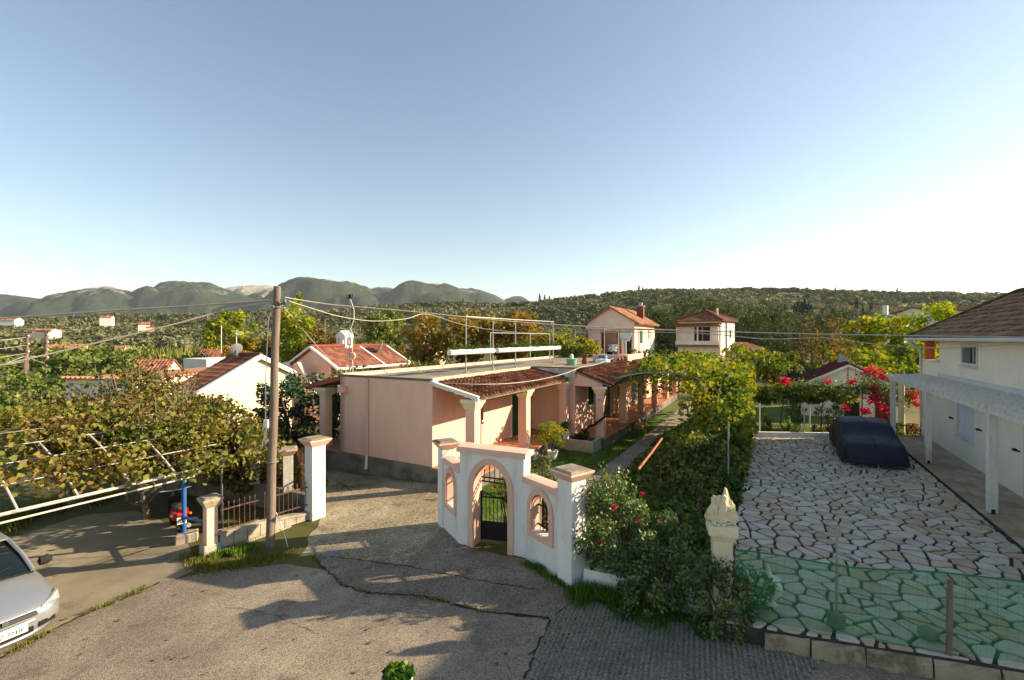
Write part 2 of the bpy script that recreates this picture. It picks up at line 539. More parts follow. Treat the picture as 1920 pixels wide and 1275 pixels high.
M_dirt = gravelly('dirt_gravel', fcol('#7b705a', '#978b73', '#b1a58c'), .5, 36, .5, hexc('#6b6543'), bump=.8)
M_groove = gravelly('concrete_grooved', fcol('#6a635a', '#7f776b', '#91897b'), .55, 60, .7, hexc('#5a544b'), bump=.6)
M_pad = gravelly('concrete_pad', fcol('#7b705f', '#948872', '#a79b84'), .15, 120, .4, hexc('#695d4c'), bump=.2)
M_path = gravelly('concrete_path', fcol('#77705f', '#8e8672', '#a29a86'), .25, 80, .8, hexc('#69634f'), bump=.3)

far_l = [Vector((-45, -20, 0))]
sheet('road', [Vector((-45, -14, 0)), Vector((32, -14, 0)), Vector((32, 2.0, 0)), G(1920, 1262), G(1640, 1222), G(1470, 1185), G(1340, 1165), G(1150, 1122), G(1085, 1118),
      G(1030, 1160), G(900, 1148), G(790, 1118), G(690, 1112), G(640, 1098), G(610, 1070), G(540, 1058), G(400, 1072), G(300, 1092), G(120, 1170), G(0, 1235), Vector((-16, 7.6, 0)), Vector((-45, 9, 0))], 0.012, M_road, .3, .04)
sheet('driveway', px((560, 1045), (598, 980), (612, 930), (614, 872), (700, 890), (830, 905), (845, 990), (760, 1062), (600, 1040)), 0.008, M_dirt, .3, .06, 2)
sheet('forecourt', px((590, 1040), (760, 1060), (836, 984), (880, 1030), (985, 1050), (1060, 1106), (1095, 1120), (1032, 1159), (900, 1147), (790, 1117), (690, 1111), (640, 1097), (606, 1066)), 0.016, M_apron, .25, .03, 3)
# grooved concrete lane at the right: real ridges running away from the camera
def groove_lane():
    mb = MB()
    q = [G(1035, 1168), G(1150, 1130), G(1340, 1170), G(1480, 1192), G(1560, 1212)]
    F = frame_deg(G(1010, 1250), 65)
    step = .075
    x0, x1 = -3.2, 3.6
    a = []
    poly = [G(1032, 1164).to_2d(), G(1090, 1122).to_2d(), G(1170, 1128).to_2d(), G(1345, 1167).to_2d(), G(1480, 1190).to_2d(), G(1570, 1214).to_2d(), G(1400, 1400).to_2d(), Vector((1.6, 3.2)), Vector((.0, 3.6)), G(985, 1275).to_2d()]
    def inside(p):
        c = False; n = len(poly)
        for i in range(n):
            A, B = poly[i], poly[(i + 1) % n]
            if (A.y > p.y) != (B.y > p.y) and p.x < (B.x - A.x) * (p.y - A.y) / (B.y - A.y) + A.x: c = not c
        return c
    rng = random.Random(5)
    cx = sum((p.x for p in poly)) / len(poly); cy = sum((p.y for p in poly)) / len(poly)
    ang = R(68); dx, dy = Vector((math.cos(ang), math.sin(ang))), Vector((math.sin(ang), -math.cos(ang)))
    c = Vector((cx, cy))
    i = -70
    while i < 70:
        off = c + dy * (i * step)
        ts = [t * .06 for t in range(-90, 91) if inside(off + dx * (t * .06))]
        if len(ts) > 4:
            t0, t1 = ts[0], ts[-1]
            k = max(2, int((t1 - t0) / .25))
            vs = []; 
            for j in range(k + 1):
                t = t0 + (t1 - t0) * j / k
                w = .5 * step * .62 * rng.uniform(.75, 1.1); sh = rng.uniform(-.006, .006); h = .021 * rng.uniform(.6, 1.15)
                p = off + dx * t
                for s, hh in ((-1.25, 0), (-.6, h), (.6, h), (1.25, 0)):
                    q2 = p + dy * (w * s + sh)
                    vs.append((q2.x, q2.y, gz(q2.x) + .014 + hh))
            fs = []
            for j in range(k):
                for s in range(3):
                    fs.append((j * 4 + s, j * 4 + s + 1, j * 4 + 5 + s, j * 4 + 4 + s))
            mb.add(vs, fs)
        i += 1
    base = sheet('grooved_lane', [Vector((p.x, p.y, 0)) for p in poly], .017, M_groove, .3, .02, 4)
    o = mb.build('lane_ridges', M_groove, base, (0, 0, 0), smooth=True)
    tag(o, kind='stuff')
groove_lane()
sheet('parking_pad', px((0, 1250), (120, 1182), (300, 1100), (362, 1070), (352, 1000), (300, 975), (255, 958), (160, 965), (60, 995), (0, 1020)) + [Vector((-13.5, 9.2, 0)), Vector((-15, 7.4, 0))], 0.006, M_pad, .4, .03, 5)
sheet('garden_path', [HF(-2.6, 4.5), HF(1.5, 4.55), HF(26, 4.7), HF(26, 6.1), HF(-1, 6.3), HF(-3.6, 5.6)], 0.010, M_path, .4, .04, 6)
sheet('garden_path', [HF(2.6, 4.62), HF(3.6, 4.62), HF(2.1, 2.1), HF(1.2, 2.1)], 0.014, M_path, .4, .03, 7)

# dark joints and cracks in the road with weeds
crack_mat = surf('crack_soil', hexc('#2c2820'), hexc('#3a3426'), 5, .95)
def crack(pxs, w, off, seed):
    rng = random.Random(seed); mb = MB()
    pts = []
    P = [G(u, v) for u, v in pxs]
    for a, b in zip(P[:-1], P[1:]):
        k = max(2, int((b - a).length / .09))
        for j in range(k): pts.append(a.lerp(b, j / k))
    pts.append(P[-1]); vs = []
    for i, p in enumerate(pts):
        t = (pts[min(i + 1, len(pts) - 1)] - pts[max(i - 1, 0)]); nrm = Vector((t.y, -t.x, 0)).normalized()
        s = nrm * rng.uniform(-.035, .035); ww = w * rng.uniform(.35, 1.3)
        for k in (-1, 1):
            q = p + s + nrm * ww * k; vs.append((q.x, q.y, gz(q.x) + off))
    mb.add(vs, [(2 * i, 2 * i + 1, 2 * i + 3, 2 * i + 2) for i in range(len(pts) - 1)])
    o = mb.build('crack', crack_mat); tag(o, kind='structure')
    return pts
CRACK1 = crack([(586, 1045), (612, 1070), (640, 1097), (690, 1113), (790, 1119), (820, 1127), (900, 1148), (1000, 1158), (1030, 1163)], .02, .022, 1)
crack([(600, 1042), (680, 1052), (760, 1062), (850, 1080), (940, 1098), (1010, 1108)], .012, .022, 2)
CRACK2 = crack([(1030, 1163), (1025, 1180), (1010, 1215), (985, 1275)], .02, .024, 3)
crack([(1035, 1165), (1070, 1162), (1095, 1158)], .012, .026, 4)
crack([(990, 1230), (1020, 1205), (1060, 1195), (1110, 1180)], .010, .026, 5)
CRACK3 = crack([(0, 1236), (120, 1171), (210, 1132), (300, 1093)], .03, .02, 6)
crack([(420, 1140), (500, 1150), (600, 1190)], .005, .02, 7)
mbx = MB(); F = frame_deg(G(612, 1036), -35); mbx.fbox(F, -.02, .62, -.3, .16, 0, .03)
slabm = surf('drain_slab', hexc('#8a8478'), hexc('#77716a'), 6, .9, .3)
tag(mbx.build('drain_cover', slabm, None, G(615, 1036), bevel=.008), 'small grey concrete cover let into the drive beside the crack', 'drain cover')

# ================================================================== mountains
def mountain_mat():
    m = bpy.data.materials.new('mountain_scrub'); m.use_nodes = True
    nt = m.node_tree; N = nt.nodes; Lk = nt.links; b = N['Principled BSDF']; b.inputs['Roughness'].default_value = 1; b.inputs['Specular IOR Level'].default_value = 0
    tc = N.new('ShaderNodeTexCoord'); src = tc.outputs['Object']
    n1 = N.new('ShaderNodeTexNoise'); n1.inputs['Scale'].default_value = .0042; n1.inputs['Detail'].default_value = 12; n1.inputs['Roughness'].default_value = .72
    n2 = N.new('ShaderNodeTexNoise'); n2.inputs['Scale'].default_value = .032; n2.inputs['Detail'].default_value = 10; n2.inputs['Roughness'].default_value = .8
    for n in (n1, n2): Lk.new(src, n.inputs['Vector'])
    at = N.new('ShaderNodeAttribute'); at.attribute_name = 'tint'
    ad = N.new('ShaderNodeMath'); ad.operation = 'MULTIPLY_ADD'; ad.inputs[1].default_value = .42; Lk.new(n2.outputs['Fac'], ad.inputs[0]); Lk.new(n1.outputs['Fac'], ad.inputs[2])
    a2 = N.new('ShaderNodeMath'); a2.operation = 'MULTIPLY_ADD'; a2.inputs[1].default_value = .26; Lk.new(at.outputs['Fac'], a2.inputs[0]); Lk.new(ad.outputs[0], a2.inputs[2])
    mr = N.new('ShaderNodeMapRange'); mr.inputs[1].default_value = .98; mr.inputs[2].default_value = 1.14; Lk.new(a2.outputs[0], mr.inputs[0])
    g = N.new('ShaderNodeValToRGB'); g.color_ramp.elements[0].color = (*hexc('#2f3c27'), 1); g.color_ramp.elements[1].color = (*hexc('#46523a'), 1)
    Lk.new(n2.outputs['Fac'], g.inputs[0])
    mx = N.new('ShaderNodeMix'); mx.data_type = 'RGBA'; Lk.new(mr.outputs[0], mx.inputs['Factor']); Lk.new(g.outputs[0], mx.inputs['A']); mx.inputs['B'].default_value = (*hexc('#b8ae9c'), 1)
    Lk.new(mx.outputs['Result'], b.inputs['Base Color'])
    bp = N.new('ShaderNodeBump'); bp.inputs['Strength'].default_value = .9; bp.inputs['Distance'].default_value = 34; Lk.new(n2.outputs['Fac'], bp.inputs['Height']); Lk.new(bp.outputs[0], b.inputs['Normal'])
    return m
M_mount = mountain_mat()
def mountain(pts, Yc, dep, seed, rock=0.5):
    us = np.arange(pts[0][0], pts[-1][0] + 1, 3.0)
    zr = np.interp(us, [p[0] for p in pts], [p[1] for p in pts])
    ker = np.ones(5) / 5; zr = np.convolve(np.pad(zr, 2, 'edge'), ker, 'valid')
    T = np.linspace(-1, .6, 60)
    V = []; tint = []
    for t in T:
        Y = Yc + t * dep
        for u, v in zip(us, zr):
            X = (u - UC) / FPX * Yc * (1 + .6 * t * dep / Yc)
            h = EYE + (VH - v) / FPX * Yc
            f = 1 - abs(t) ** 1.25 if t < 0 else 1 - (t / .6) ** 1.5
            p = Vector((X * .0022 + seed, Y * .0030, seed * 3.1))
            nz = mnoise.fractal(p, .9, 2.1, 7)
            rd = 1 - abs(mnoise.noise(p * 1.4 + Vector((9, 2, 1)))) * 2
            edge = min(1.0, abs(t) * 3.2)
            z = h * f + (nz * 95 + rd * 60 - 26) * edge * min(1, f * 2.2) + nz * 9 + mnoise.fractal(Vector((X * .010 + seed, Y * .013, seed)), .8, 2.2, 5) * 15 * min(1, f * 3)
            V.append((X, Y, max(min(z, h * (1 - .55 * abs(t) ** 1.5) + 6), -1.0)))
    nx, ny = len(us), len(T)
    I = np.arange(nx * ny).reshape(ny, nx)
    Fq = np.stack([I[:-1, :-1], I[:-1, 1:], I[1:, 1:], I[1:, :-1]], -1).reshape(-1, 4)
    me = bpy.data.meshes.new('mountain'); me.from_pydata(V, [], Fq.tolist()); me.polygons.foreach_set('use_smooth', [True] * len(me.polygons))
    a = me.attributes.new('tint', 'FLOAT', 'FACE')
    zs = np.array(V)[:, 2][Fq].mean(1); mx = zs.max()
    a.data.foreach_set('value', (np.clip(zs / mx, 0, 1) ** 1.5 * 2 * rock).astype(np.float32))
    tag(link('mountain', me, None, None, [M_mount]), kind='structure')
mountain([(-420, 600), (-300, 575), (-150, 556), (-40, 550), (0, 551), (60, 559), (108, 566), (150, 590), (200, 640)], 4300, 1300, 5, .3)
mountain([(-10, 625), (40, 590), (75, 568), (110, 551), (160, 540), (190, 537), (215, 538), (245, 546), (272, 563), (310, 592), (360, 640)], 3700, 1150, 1, .75)
mountain([(215, 640), (245, 575), (268, 556), (300, 532), (318, 527), (345, 529), (400, 532), (425, 543), (470, 560), (540, 600), (600, 640)], 4000, 1200, 2, .6)
mountain([(360, 600), (400, 548), (430, 538), (470, 534), (500, 534), (530, 540), (600, 585), (640, 640)], 4700, 1200, 3, .95)
mountain([(455, 640), (495, 575), (520, 546), (550, 528), (575, 521), (600, 524), (640, 531), (665, 529), (690, 538), (712, 560), (745, 588), (800, 640)], 3800, 1200, 4, .6)
mountain([(640, 600), (680, 542), (705, 538), (735, 541), (760, 552), (800, 600)], 4700, 900, 6, .5)
mountain([(660, 640), (700, 580), (730, 549), (757, 531), (780, 527), (800, 531), (840, 534), (870, 546), (905, 552), (935, 560), (950, 575), (1000, 640)], 4000, 1200, 7, .45)
mountain([(820, 600), (860, 541), (885, 540), (920, 550), (945, 563), (980, 600)], 4900, 900, 8, .4)
mountain([(915, 600), (940, 565), (958, 556), (975, 555), (990, 562), (1010, 580), (1060, 620)], 5200, 900, 9, .3)
# ================================================================== far woods (one mass nobody could count)
M_olive = tinted('leaf_olive_far', fcol('#3b422a', '#4c5234', '#626445', '#787756', '#786e48'), noise=0, transl=.18, gloss=.02)
def far_woods(name, n, y0, y1, seed, r0=2.6, r1=5.0, q=44, keep=None, size=.62, umin=-350, umax=2300, power=1.35):
    rng = np.random.default_rng(seed)
    Y = y0 + (y1 - y0) * rng.random(n) ** (1 / power)
    U = umin + (umax - umin) * rng.random(n)
    X = (U - UC) / FPX * Y
    ok = np.ones(n, bool)
    for i in range(n):
        d = mnoise.noise(Vector((X[i] * .014, Y[i] * .018, seed)))
        if d < -.28 + .0 * Y[i]: ok[i] = False
        if keep is not None and not keep(X[i], Y[i], U[i]): ok[i] = False
    X, Y = X[ok], Y[ok]; m = len(X)
    Z = np.array([tz(x, y) for x, y in zip(X, Y)])
    rad = r0 + (r1 - r0) * rng.random(m)
    d = rng.normal(size=(m, q, 3)); d /= np.linalg.norm(d, axis=2)[..., None]; d[..., 2] = np.abs(d[..., 2]) * 1.0 - .25
    lump = .78 + .35 * rng.random((m, q))
    P = np.stack([X, Y, Z + rad * .62], 1)[:, None, :] + d * (rad[:, None] * lump)[..., None] * np.array([1, 1, .8])
    out = d.reshape(-1, 3)
    base = np.clip(.5 * rng.random(m) + .5 * (.5 + 1.1 * np.array([mnoise.noise(Vector((a * .011, b * .009, seed + 4))) for a, b in zip(X, Y)])), 0, 1)
    t = np.clip(.8 * base[:, None] + .2 * rng.random((m, q)), 0, 1).reshape(-1)
    S = np.repeat(rad * size, q)
    me = leaf_mesh(name, P.reshape(-1, 3), S, .25, seed, 'diamond', t, out, 1.1)
    o = link(name, me, None, None, [M_olive]); tag(o, kind='stuff')
    return o
CLEAR = [(-10, 30, 405, 30), (198, 30, 405, 30)]
def keep_far(x, y, u):
    if y < 170 and 60 < u < 330 and y < 165: return False
    return True
far_woods('hillside_woods', 8600, 150, 420, 11, 2.2, 4.4, 60, keep_far, .48)
far_woods('ridge_woods', 7400, 400, 735, 12, 2.6, 5.0, 34, None, .66)
# ================================================================== shared building materials
M_peach = surf('plaster_peach', hexc('#e9bfa8'), hexc('#e2b39c'), 1.2, .9, .25, 90, c3=hexc('#cfa28d'), s3=.9, t3=(.55, .8), stretch=(1.6, 1.6, .45))
M_peach_trim = surf('plaster_peach_trim', hexc('#e2b6a0'), hexc('#d8a790'), 2.5, .9, .25, 80, c3=hexc('#a9806c'), s3=1.4, t3=(.58, .78))
M_white = surf('paint_white', hexc('#e6e2da'), hexc('#dad5cb'), 1.5, .85, .2, 80, c3=hexc('#b3aa9a'), s3=.9, t3=(.6, .8))
M_cream = surf('paint_cream', hexc('#e4d3b4'), hexc('#dbc8a6'), 2, .85, .2, 80)
M_plinth = surf('cement_plinth', hexc('#857c70'), hexc('#6c655c'), 1.6, .95, .6, 40, c3=hexc('#4c463f'), s3=.9, t3=(.5, .68))
M_concrete = surf('roof_concrete', hexc('#7d7364'), hexc('#958a77'), .8, .95, .5, 30, c3=hexc('#5a5247'), s3=.45, t3=(.5, .66))
M_parapet = surf('parapet_cream', hexc('#cbbba0'), hexc('#b7a78c'), 3, .95, .5, 40, c3=hexc('#857a69'), s3=2.0, t3=(.55, .7))
M_green = surf('paint_green', hexc('#1f5a2c'), hexc('#194a25'), 3, .55, .0)
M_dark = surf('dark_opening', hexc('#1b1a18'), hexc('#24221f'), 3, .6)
M_glass = surf('window_glass', hexc('#20262a'), hexc('#2c3337'), .8, .08, spec=.6)
M_tile_col = tinted('terracotta_tile', fcol('#653a28', '#804e38', '#986347', '#ab7856'), noise=.25, scale=14, per_object=True, bump=.3)
M_tile_face = tinted('terracotta_roof', fcol('#683b2b', '#824e39', '#996447', '#ab7758'), noise=.25, scale=9, bump=.3)
M_floor_tile = surf('terracotta_floor', hexc('#b27a58'), hexc('#a06a4a'), 2.5, .6, .1, 30)
M_metal = surf('galvanised_pipe', hexc('#a7a59f'), hexc('#8d8b86'), 6, .5, .1, 50, metal=.3, c3=hexc('#7a5b45'), s3=3, t3=(.62, .7))
M_whitepipe = surf('white_pvc', hexc('#e8e6e0'), hexc('#d9d5cb'), 3, .5, 0)
M_black = surf('black_paint', hexc('#141414'), hexc('#1d1c1b'), 5, .55)
M_wood = surf('weathered_wood', hexc('#85776a'), hexc('#6a5c4e'), 4, .9, .5, 30, c3=hexc('#8f8172'), s3=1.2, stretch=(6, 6, .5))
M_bark = surf('bark', hexc('#5b4a38'), hexc('#3e3227'), 8, .95, .6, 30)

def window_in(parent, F, l0, l1, z0, z1, d, fw=.07, frame_mat=None, pane_mat=None, proud=.03, depth=.12, sill=True, shutters=None, bars=1):
    """window in a wall whose outer face is at d (outwards = +d of F)"""
    fm = frame_mat or M_cream
    mb = MB()
    for a, b, c, e in ((l0 - fw, l1 + fw, z1, z1 + fw), (l0 - fw, l0, z0, z1), (l1, l1 + fw, z0, z1), (l0 - fw, l1 + fw, z0 - fw, z0)):
        mb.fbox(F, a, b, d - depth, d + proud, c, e)
    for i in range(bars):
        x = l0 + (l1 - l0) * (i + 1) / (bars + 1)
        mb.fbox(F, x - .022, x + .022, d - depth + .01, d - depth + .05, z0, z1)
    w = mb.build('window', fm, parent, bevel=.006)
    mp = MB(); mp.fbox(F, l0 - .01, l1 + .01, d - depth - .03, d - depth, z0 - .01, z1 + .01)
    mp.build('pane', pane_mat or M_glass, w)
    if sill:
        ms = MB(); ms.fbox(F, l0 - fw - .04, l1 + fw + .04, d - .02, d + .09, z0 - fw - .05, z0 - fw - .002)
        ms.build('sill', fm, w)
    if shutters:
        for k in (0, 1):
            a = l0 if k == 0 else (l0 + l1) / 2 + .01; b = (l0 + l1) / 2 - .01 if k == 0 else l1
            m = MB(); t = .05
            m.fbox(F, a, a + t, d - .05, d - .01, z0, z1); m.fbox(F, b - t, b, d - .05, d - .01, z0, z1)
            m.fbox(F, a + t, b - t, d - .05, d - .01, z0, z0 + t); m.fbox(F, a + t, b - t, d - .05, d - .01, z1 - t, z1)
            z = z0 + t + .02
            while z < z1 - t - .03:
                m.hexa([F(a + t, d - .045, z + .035), F(a + t, d - .012, z), F(b - t, d - .012, z), F(b - t, d - .045, z + .035),
                        F(a + t, d - .045, z + .043), F(a + t, d - .012, z + .010), F(b - t, d - .012, z + .010), F(b - t, d - .045, z + .043)])
                z += .055
            m.build('shutter', shutters, w)
    return w
def door_in(parent, F, l0, l1, z0, z1, d, mat, frame_mat=None, depth=.1, fw=.08):
    mb = MB()
    mb.fbox(F, l0 - fw, l0, d - depth, d + .03, z0, z1 + fw); mb.fbox(F, l1, l1 + fw, d - depth, d + .03, z0, z1 + fw); mb.fbox(F, l0, l1, d - depth, d + .03, z1, z1 + fw)
    o = mb.build('door', frame_mat or M_cream, parent)
    m = MB(); m.fbox(F, l0, l1, d - depth, d - depth + .045, z0 + .01, z1)
    for k in range(2):
        zz = z0 + .2 + k * (z1 - z0 - .3) / 2
        m.fbox(F, l0 + .12, l1 - .12, d - depth + .045, d - depth + .06, zz, zz + (z1 - z0 - .5) / 2)
    m.build('door_leaf', mat, o)
    h = MB(); h.cyl(F(l1 - .1, d - depth + .05, (z0 + z1) / 2), F(l1 - .1, d - depth + .12, (z0 + z1) / 2), .02); h.build('handle', M_metal, o)
    return o

def tile_verts(F3, w=.235, ln=.40, r=.075, amp=.055):
    """one barrel tile; F3(x, y, z) maps (across, up the slope, normal)"""
    prof = [(-.5, .0), (-.32, -.012), (-.18, .004), (-.13, .05), (0, .082), (.13, .05), (.18, .004), (.32, -.012), (.5, .0)]
    vs = []
    for y, lift in ((0, .045), (ln, .0)):
        for x, z in prof: vs.append(F3(x * w, y, z + lift))
    for x, z in prof: vs.append(F3(x * w, 0, z + .006))
    n = len(prof); fs = []
    for i in range(n - 1):
        fs.append((i, i + 1, n + i + 1, n + i)); fs.append((2 * n + i, 2 * n + i + 1, i + 1, i))
    return vs, fs
def slope_basis(F, l, d0, z0, d1, z1):
    """eave point (l,d0,z0) to ridge point (l,d1,z1): returns origin, across, up, normal"""
    o = F(l, d0, z0); up = (F(l, d1, z1) - o); L = up.length; up.normalize()
    ac = F.a.copy(); n = ac.cross(up).normalized()
    if n.z < 0: n = -n
    return o, ac, up, n, L
_tile_cache = {}
def tile_mesh(mat):
    if mat.name in _tile_cache: return _tile_cache[mat.name]
    vs, fs = tile_verts(lambda x, y, z: Vector((x, y, z)))
    me = bpy.data.meshes.new('tile'); me.from_pydata([tuple(v) for v in vs], [], fs); me.materials.append(mat)
    me.polygons.foreach_set('use_smooth', [True] * len(me.polygons)); me.set_sharp_from_angle(angle=R(50))
    _tile_cache[mat.name] = me
    return me
def lay_tiles(parent, F, l0, l1, d0, z0, d1, z1, mat=M_tile_col, stuff_mat=M_tile_face, singles=9999, pitch=.235, row=.31, seed=1, key=None, tmax=None, up_lim=None):
    """barrel tiles on a slope; the first `singles` nearest ones are objects, the rest one joined part. tmax(s)-> share of the slope covered at s"""
    rng = random.Random(seed)
    o, ac, up, n, L = slope_basis(F, l0, d0, z0, d1, z1)
    nc = max(1, round((l1 - l0) / pitch)); w = (l1 - l0) / nc; nr = max(1, round(L / row)); rl = L / nr
    pos = []
    for r in range(nr):
        for c in range(nc):
            s = (c + .5) / nc
            a, b = (0, 1) if tmax is None else tmax(s)
            if not (a - .02 <= (r + .5) / nr <= b + .02): continue
            pos.append(o + ac * ((c + .5) * w) + up * (r * rl - .03) + n * .03)
    pos.sort(key=lambda p: p.length)
    one, rest = pos[:singles], pos[singles:]
    rot = Matrix((ac, up, n)).transposed()
    if rot.determinant() < 0: rot = Matrix((-ac, up, n)).transposed()
    me = tile_mesh(mat)
    po = WO[parent.name]
    for p in one:
        t = bpy.data.objects.new('tile', me); COL.objects.link(t); t.parent = parent
        q = Matrix.Rotation(rng.uniform(-.03, .03), 3, 'Z') @ Matrix.Rotation(rng.uniform(-.02, .02), 3, 'X')
        m4 = (rot @ q).to_4x4(); m4 = m4 @ Matrix.Diagonal((w / .235, (rl + .09) / .40, 1, 1)); m4.translation = p - po + n * rng.uniform(-.006, .008)
        t.matrix_basis = m4; WO[t.name] = p
    if rest:
        mb = MB(); tt = []
        for p in rest:
            j = rng.uniform(-.006, .008)
            vs, fs = tile_verts(lambda x, y, z: p + ac * x + up * y + n * (z + j), w, rl + .09)
            mb.add(vs, fs); tt += [rng.random()] * len(fs)
        ob = mb.build('tile', stuff_mat, parent, smooth=True, tint=tt); tag(ob, kind='stuff')

# ================================================================== long pink guest house
pink = thing('guest_house', HF(0, 0, 0), 'long flat-roofed pink bungalow with tiled porches behind the arched gateway', 'house')
ZT, ZF = 3.39, .44
mb = MB()
EW = Frame(HF(0, 0, 0), -E2, -E1)       # end wall: l runs to the left along -E2, outwards towards the camera
win1 = [(2.45, 3.15, 1.55, 2.35), (6.85, 7.3, 1.6, 2.35), (5.5, 6.4, ZF, 2.5)]
mb.wall(HF, 0, 7.5, ZF, ZT, -.25, .25, win1)
win2 = [(9.2, 10.1, 1.5, 2.55), (12.0, 12.9, ZF, 2.5), (14.2, 15.1, 1.4, 2.5), (17.5, 18.4, ZF, 2.5), (20, 20.9, 1.4, 2.5), (23.5, 24.4, ZF, 2.5)]
mb.wall(HF, 7.5, 27, ZF, 3.3, 1.95, .25, win2)
mb.wall(EW, .25, 4.51, ZF, ZT, -.25, .25)
mb.wall(Frame(HF(7.5, 2.2, 0), -E2, -E1), .25, 2.45, ZF, 3.3, -.25, .25)
mb.fbox(HF, 0, 27, -4.51, -4.26, ZF, ZT - .02)
mb.fbox(HF, 26.75, 27, -4.26, 1.95, ZF, 3.3)
# the sloping end of the second porch
mb.slab([HF(7.5, 2.2, 2.62), HF(7.5, 3.5, 2.62), HF(7.5, 3.5, 2.76), HF(7.5, 2.2, 3.22)], E1 * .12)
walls = mb.build('wall', M_peach, pink)
mb = MB()
mb.fbox(HF, -.06, 7.44, -4.57, .06, -.35, ZF - .003)
mb.fbox(HF, -.06, 7.44, .06, 1.85, -.35, ZF - .05)
mb.fbox(HF, 7.44, 27, -4.57, 2.2, -.35, ZF - .003)
mb.fbox(HF, 7.2, 27, 2.2, 3.68, -.35, ZF - .05)
mb.fbox(HF, -.06, 7, -6.4, -4.57, -.5, ZF - .05)
mb.build('plinth', M_plinth, pink, bevel=.02)
mb = MB()
mb.fbox(HF, -.08, 7.4, .0, 1.88, ZF - .05, ZF); mb.fbox(HF, 7.15, 27, 2.2, 3.72, ZF - .05, ZF); mb.fbox(HF, -.08, 7, -6.42, -4.53, ZF - .05, ZF)
mb.build('porch_floor', M_floor_tile, pink, bevel=.01)
mb = MB()
mb.fbox(HF, .02, 26.98, -4.48, -.02, ZT - .16, ZT - .08); mb.fbox(HF, 7.6, 26.98, -.02, 2.18, 3.14, 3.28)
mb.build('roof_slab', M_concrete, pink)
mb = MB()
mb.fbox(HF, .0, 8.0, -.22, .02, ZT - .1, ZT + .05)            # upstand above the first porch
mb.fbox(HF, .0, 26.9, -4.53, -4.33, ZT - .1, ZT + .06)        # far side kerb
mb.fbox(HF, 8.0, 16.2, 1.98, 2.22, 3.24, 3.40)
mb.build('parapet', M_parapet, pink, bevel=.03)
mb = MB(); mb.fbox(HF, -.015, .0, -4.52, .0, ZT - .06, ZT + .02); mb.fbox(HF, 0, .06, -4.3, -.22, ZT - .06, ZT + .025)
mb.build('coping', surf('coping_grey', hexc('#7c7266'), hexc('#655d54'), 4, .95, .6, 30), pink)
# white upstand with black tar edge where the second roof starts
mb = MB(); mb.mi = 0
mb.fbox(HF, 7.38, 7.62, .02, 2.24, 3.0, 3.42); mb.mi = 1; mb.slab([HF(7.34, .0, 3.42), HF(7.64, .0, 3.42), HF(7.64, 2.28, 3.42), HF(7.34, 2.28, 3.42)], (0, 0, .03))
mb.slab([HF(7.375, .05, 2.98), HF(7.375, 1.75, 2.88), HF(7.375, 1.75, 3.08), HF(7.375, .05, 3.4)], -E1 * .02)
M_tar = surf('bitumen', hexc('#2b2a29'), hexc('#3a3937'), 4, .9, .4, 40)
mb.build('parapet', [surf('parapet_white_worn', hexc('#cfcac0'), hexc('#a7a198'), 3, .95, .4, 40, c3=hexc('#6d6863'), s3=2.2, t3=(.5, .64)), M_tar], pink)
mb = MB(); mb.fbox(HF, 16.2, 20.4, 1.95, 2.3, 3.28, 3.74); mb.fbox(HF, 16.2, 16.4, .0, 1.95, 3.28, 3.74); mb.build('parapet', M_peach, pink, bevel=.02)

def porch_roof(l0, l1, d0, z0, d1, z1, singles, seed):
    mb = MB(); n = Vector((0, 0, -.07))
    mb.slab([HF(l0, d0, z0), HF(l1, d0, z0), HF(l1, d1, z1), HF(l0, d1, z1)], n)
    r = mb.build('porch_roof', M_wood, pink)
    lay_tiles(r, HF, l0 + .04, l1, d0 + .06, z0 + .0, d1, z1, singles=singles, seed=seed)
    return r
r1 = porch_roof(0.02, 7.38, 1.82, 2.85, .03, 3.24, 192, 1)
r2 = porch_roof(7.42, 16.2, 3.85, 2.72, 2.23, 3.32, 106, 2)
r3 = porch_roof(17.0, 27, 3.85, 2.72, 2.31, 3.3, 0, 3)
r4 = porch_roof(.1, 7.0, -6.35, 2.85, -4.55, 3.24, 0, 4)
mb = MB(); rng = random.Random(3)
k = 14
for i in range(k):     # rough white mortar verge along the near edge of the first porch roof
    a, b = i / k, (i + 1) / k
    da, db = .0 + 1.86 * a, .0 + 1.86 * b
    za, zb = 3.28 - .40 * a, 3.28 - .40 * b
    w = .07 + rng.uniform(0, .03)
    mb.hexa([HF(-.03, da, za - w), HF(-.03, db, zb - w), HF(.09, db, zb - w), HF(.09, da, za - w), HF(-.035, da, za + .05), HF(-.035, db, zb + .05), HF(.10, db, zb + .055), HF(.10, da, za + .055)])
mb.lathe(HF(.05, .02, 3.25), [(.02, -.05), (.14, .0), (.15, .08), (.05, .16)], 10)
mb.build('verge', M_white, pink, smooth=True)
mb = MB(); mb.fbox(HF, -.02, .06, -6.38, -4.6, 2.72, 2.72)
mb = MB(); mb.hexa([HF(-.02, -6.4, 2.76), HF(-.02, -4.52, 3.17), HF(.1, -4.52, 3.17), HF(.1, -6.4, 2.76), HF(-.02, -6.4, 2.93), HF(-.02, -4.52, 3.33), HF(.1, -4.52, 3.33), HF(.1, -6.4, 2.93)])
mb.build('verge', surf('verge_red', hexc('#a5523f'), hexc('#8f4535'), 3, .8), pink)

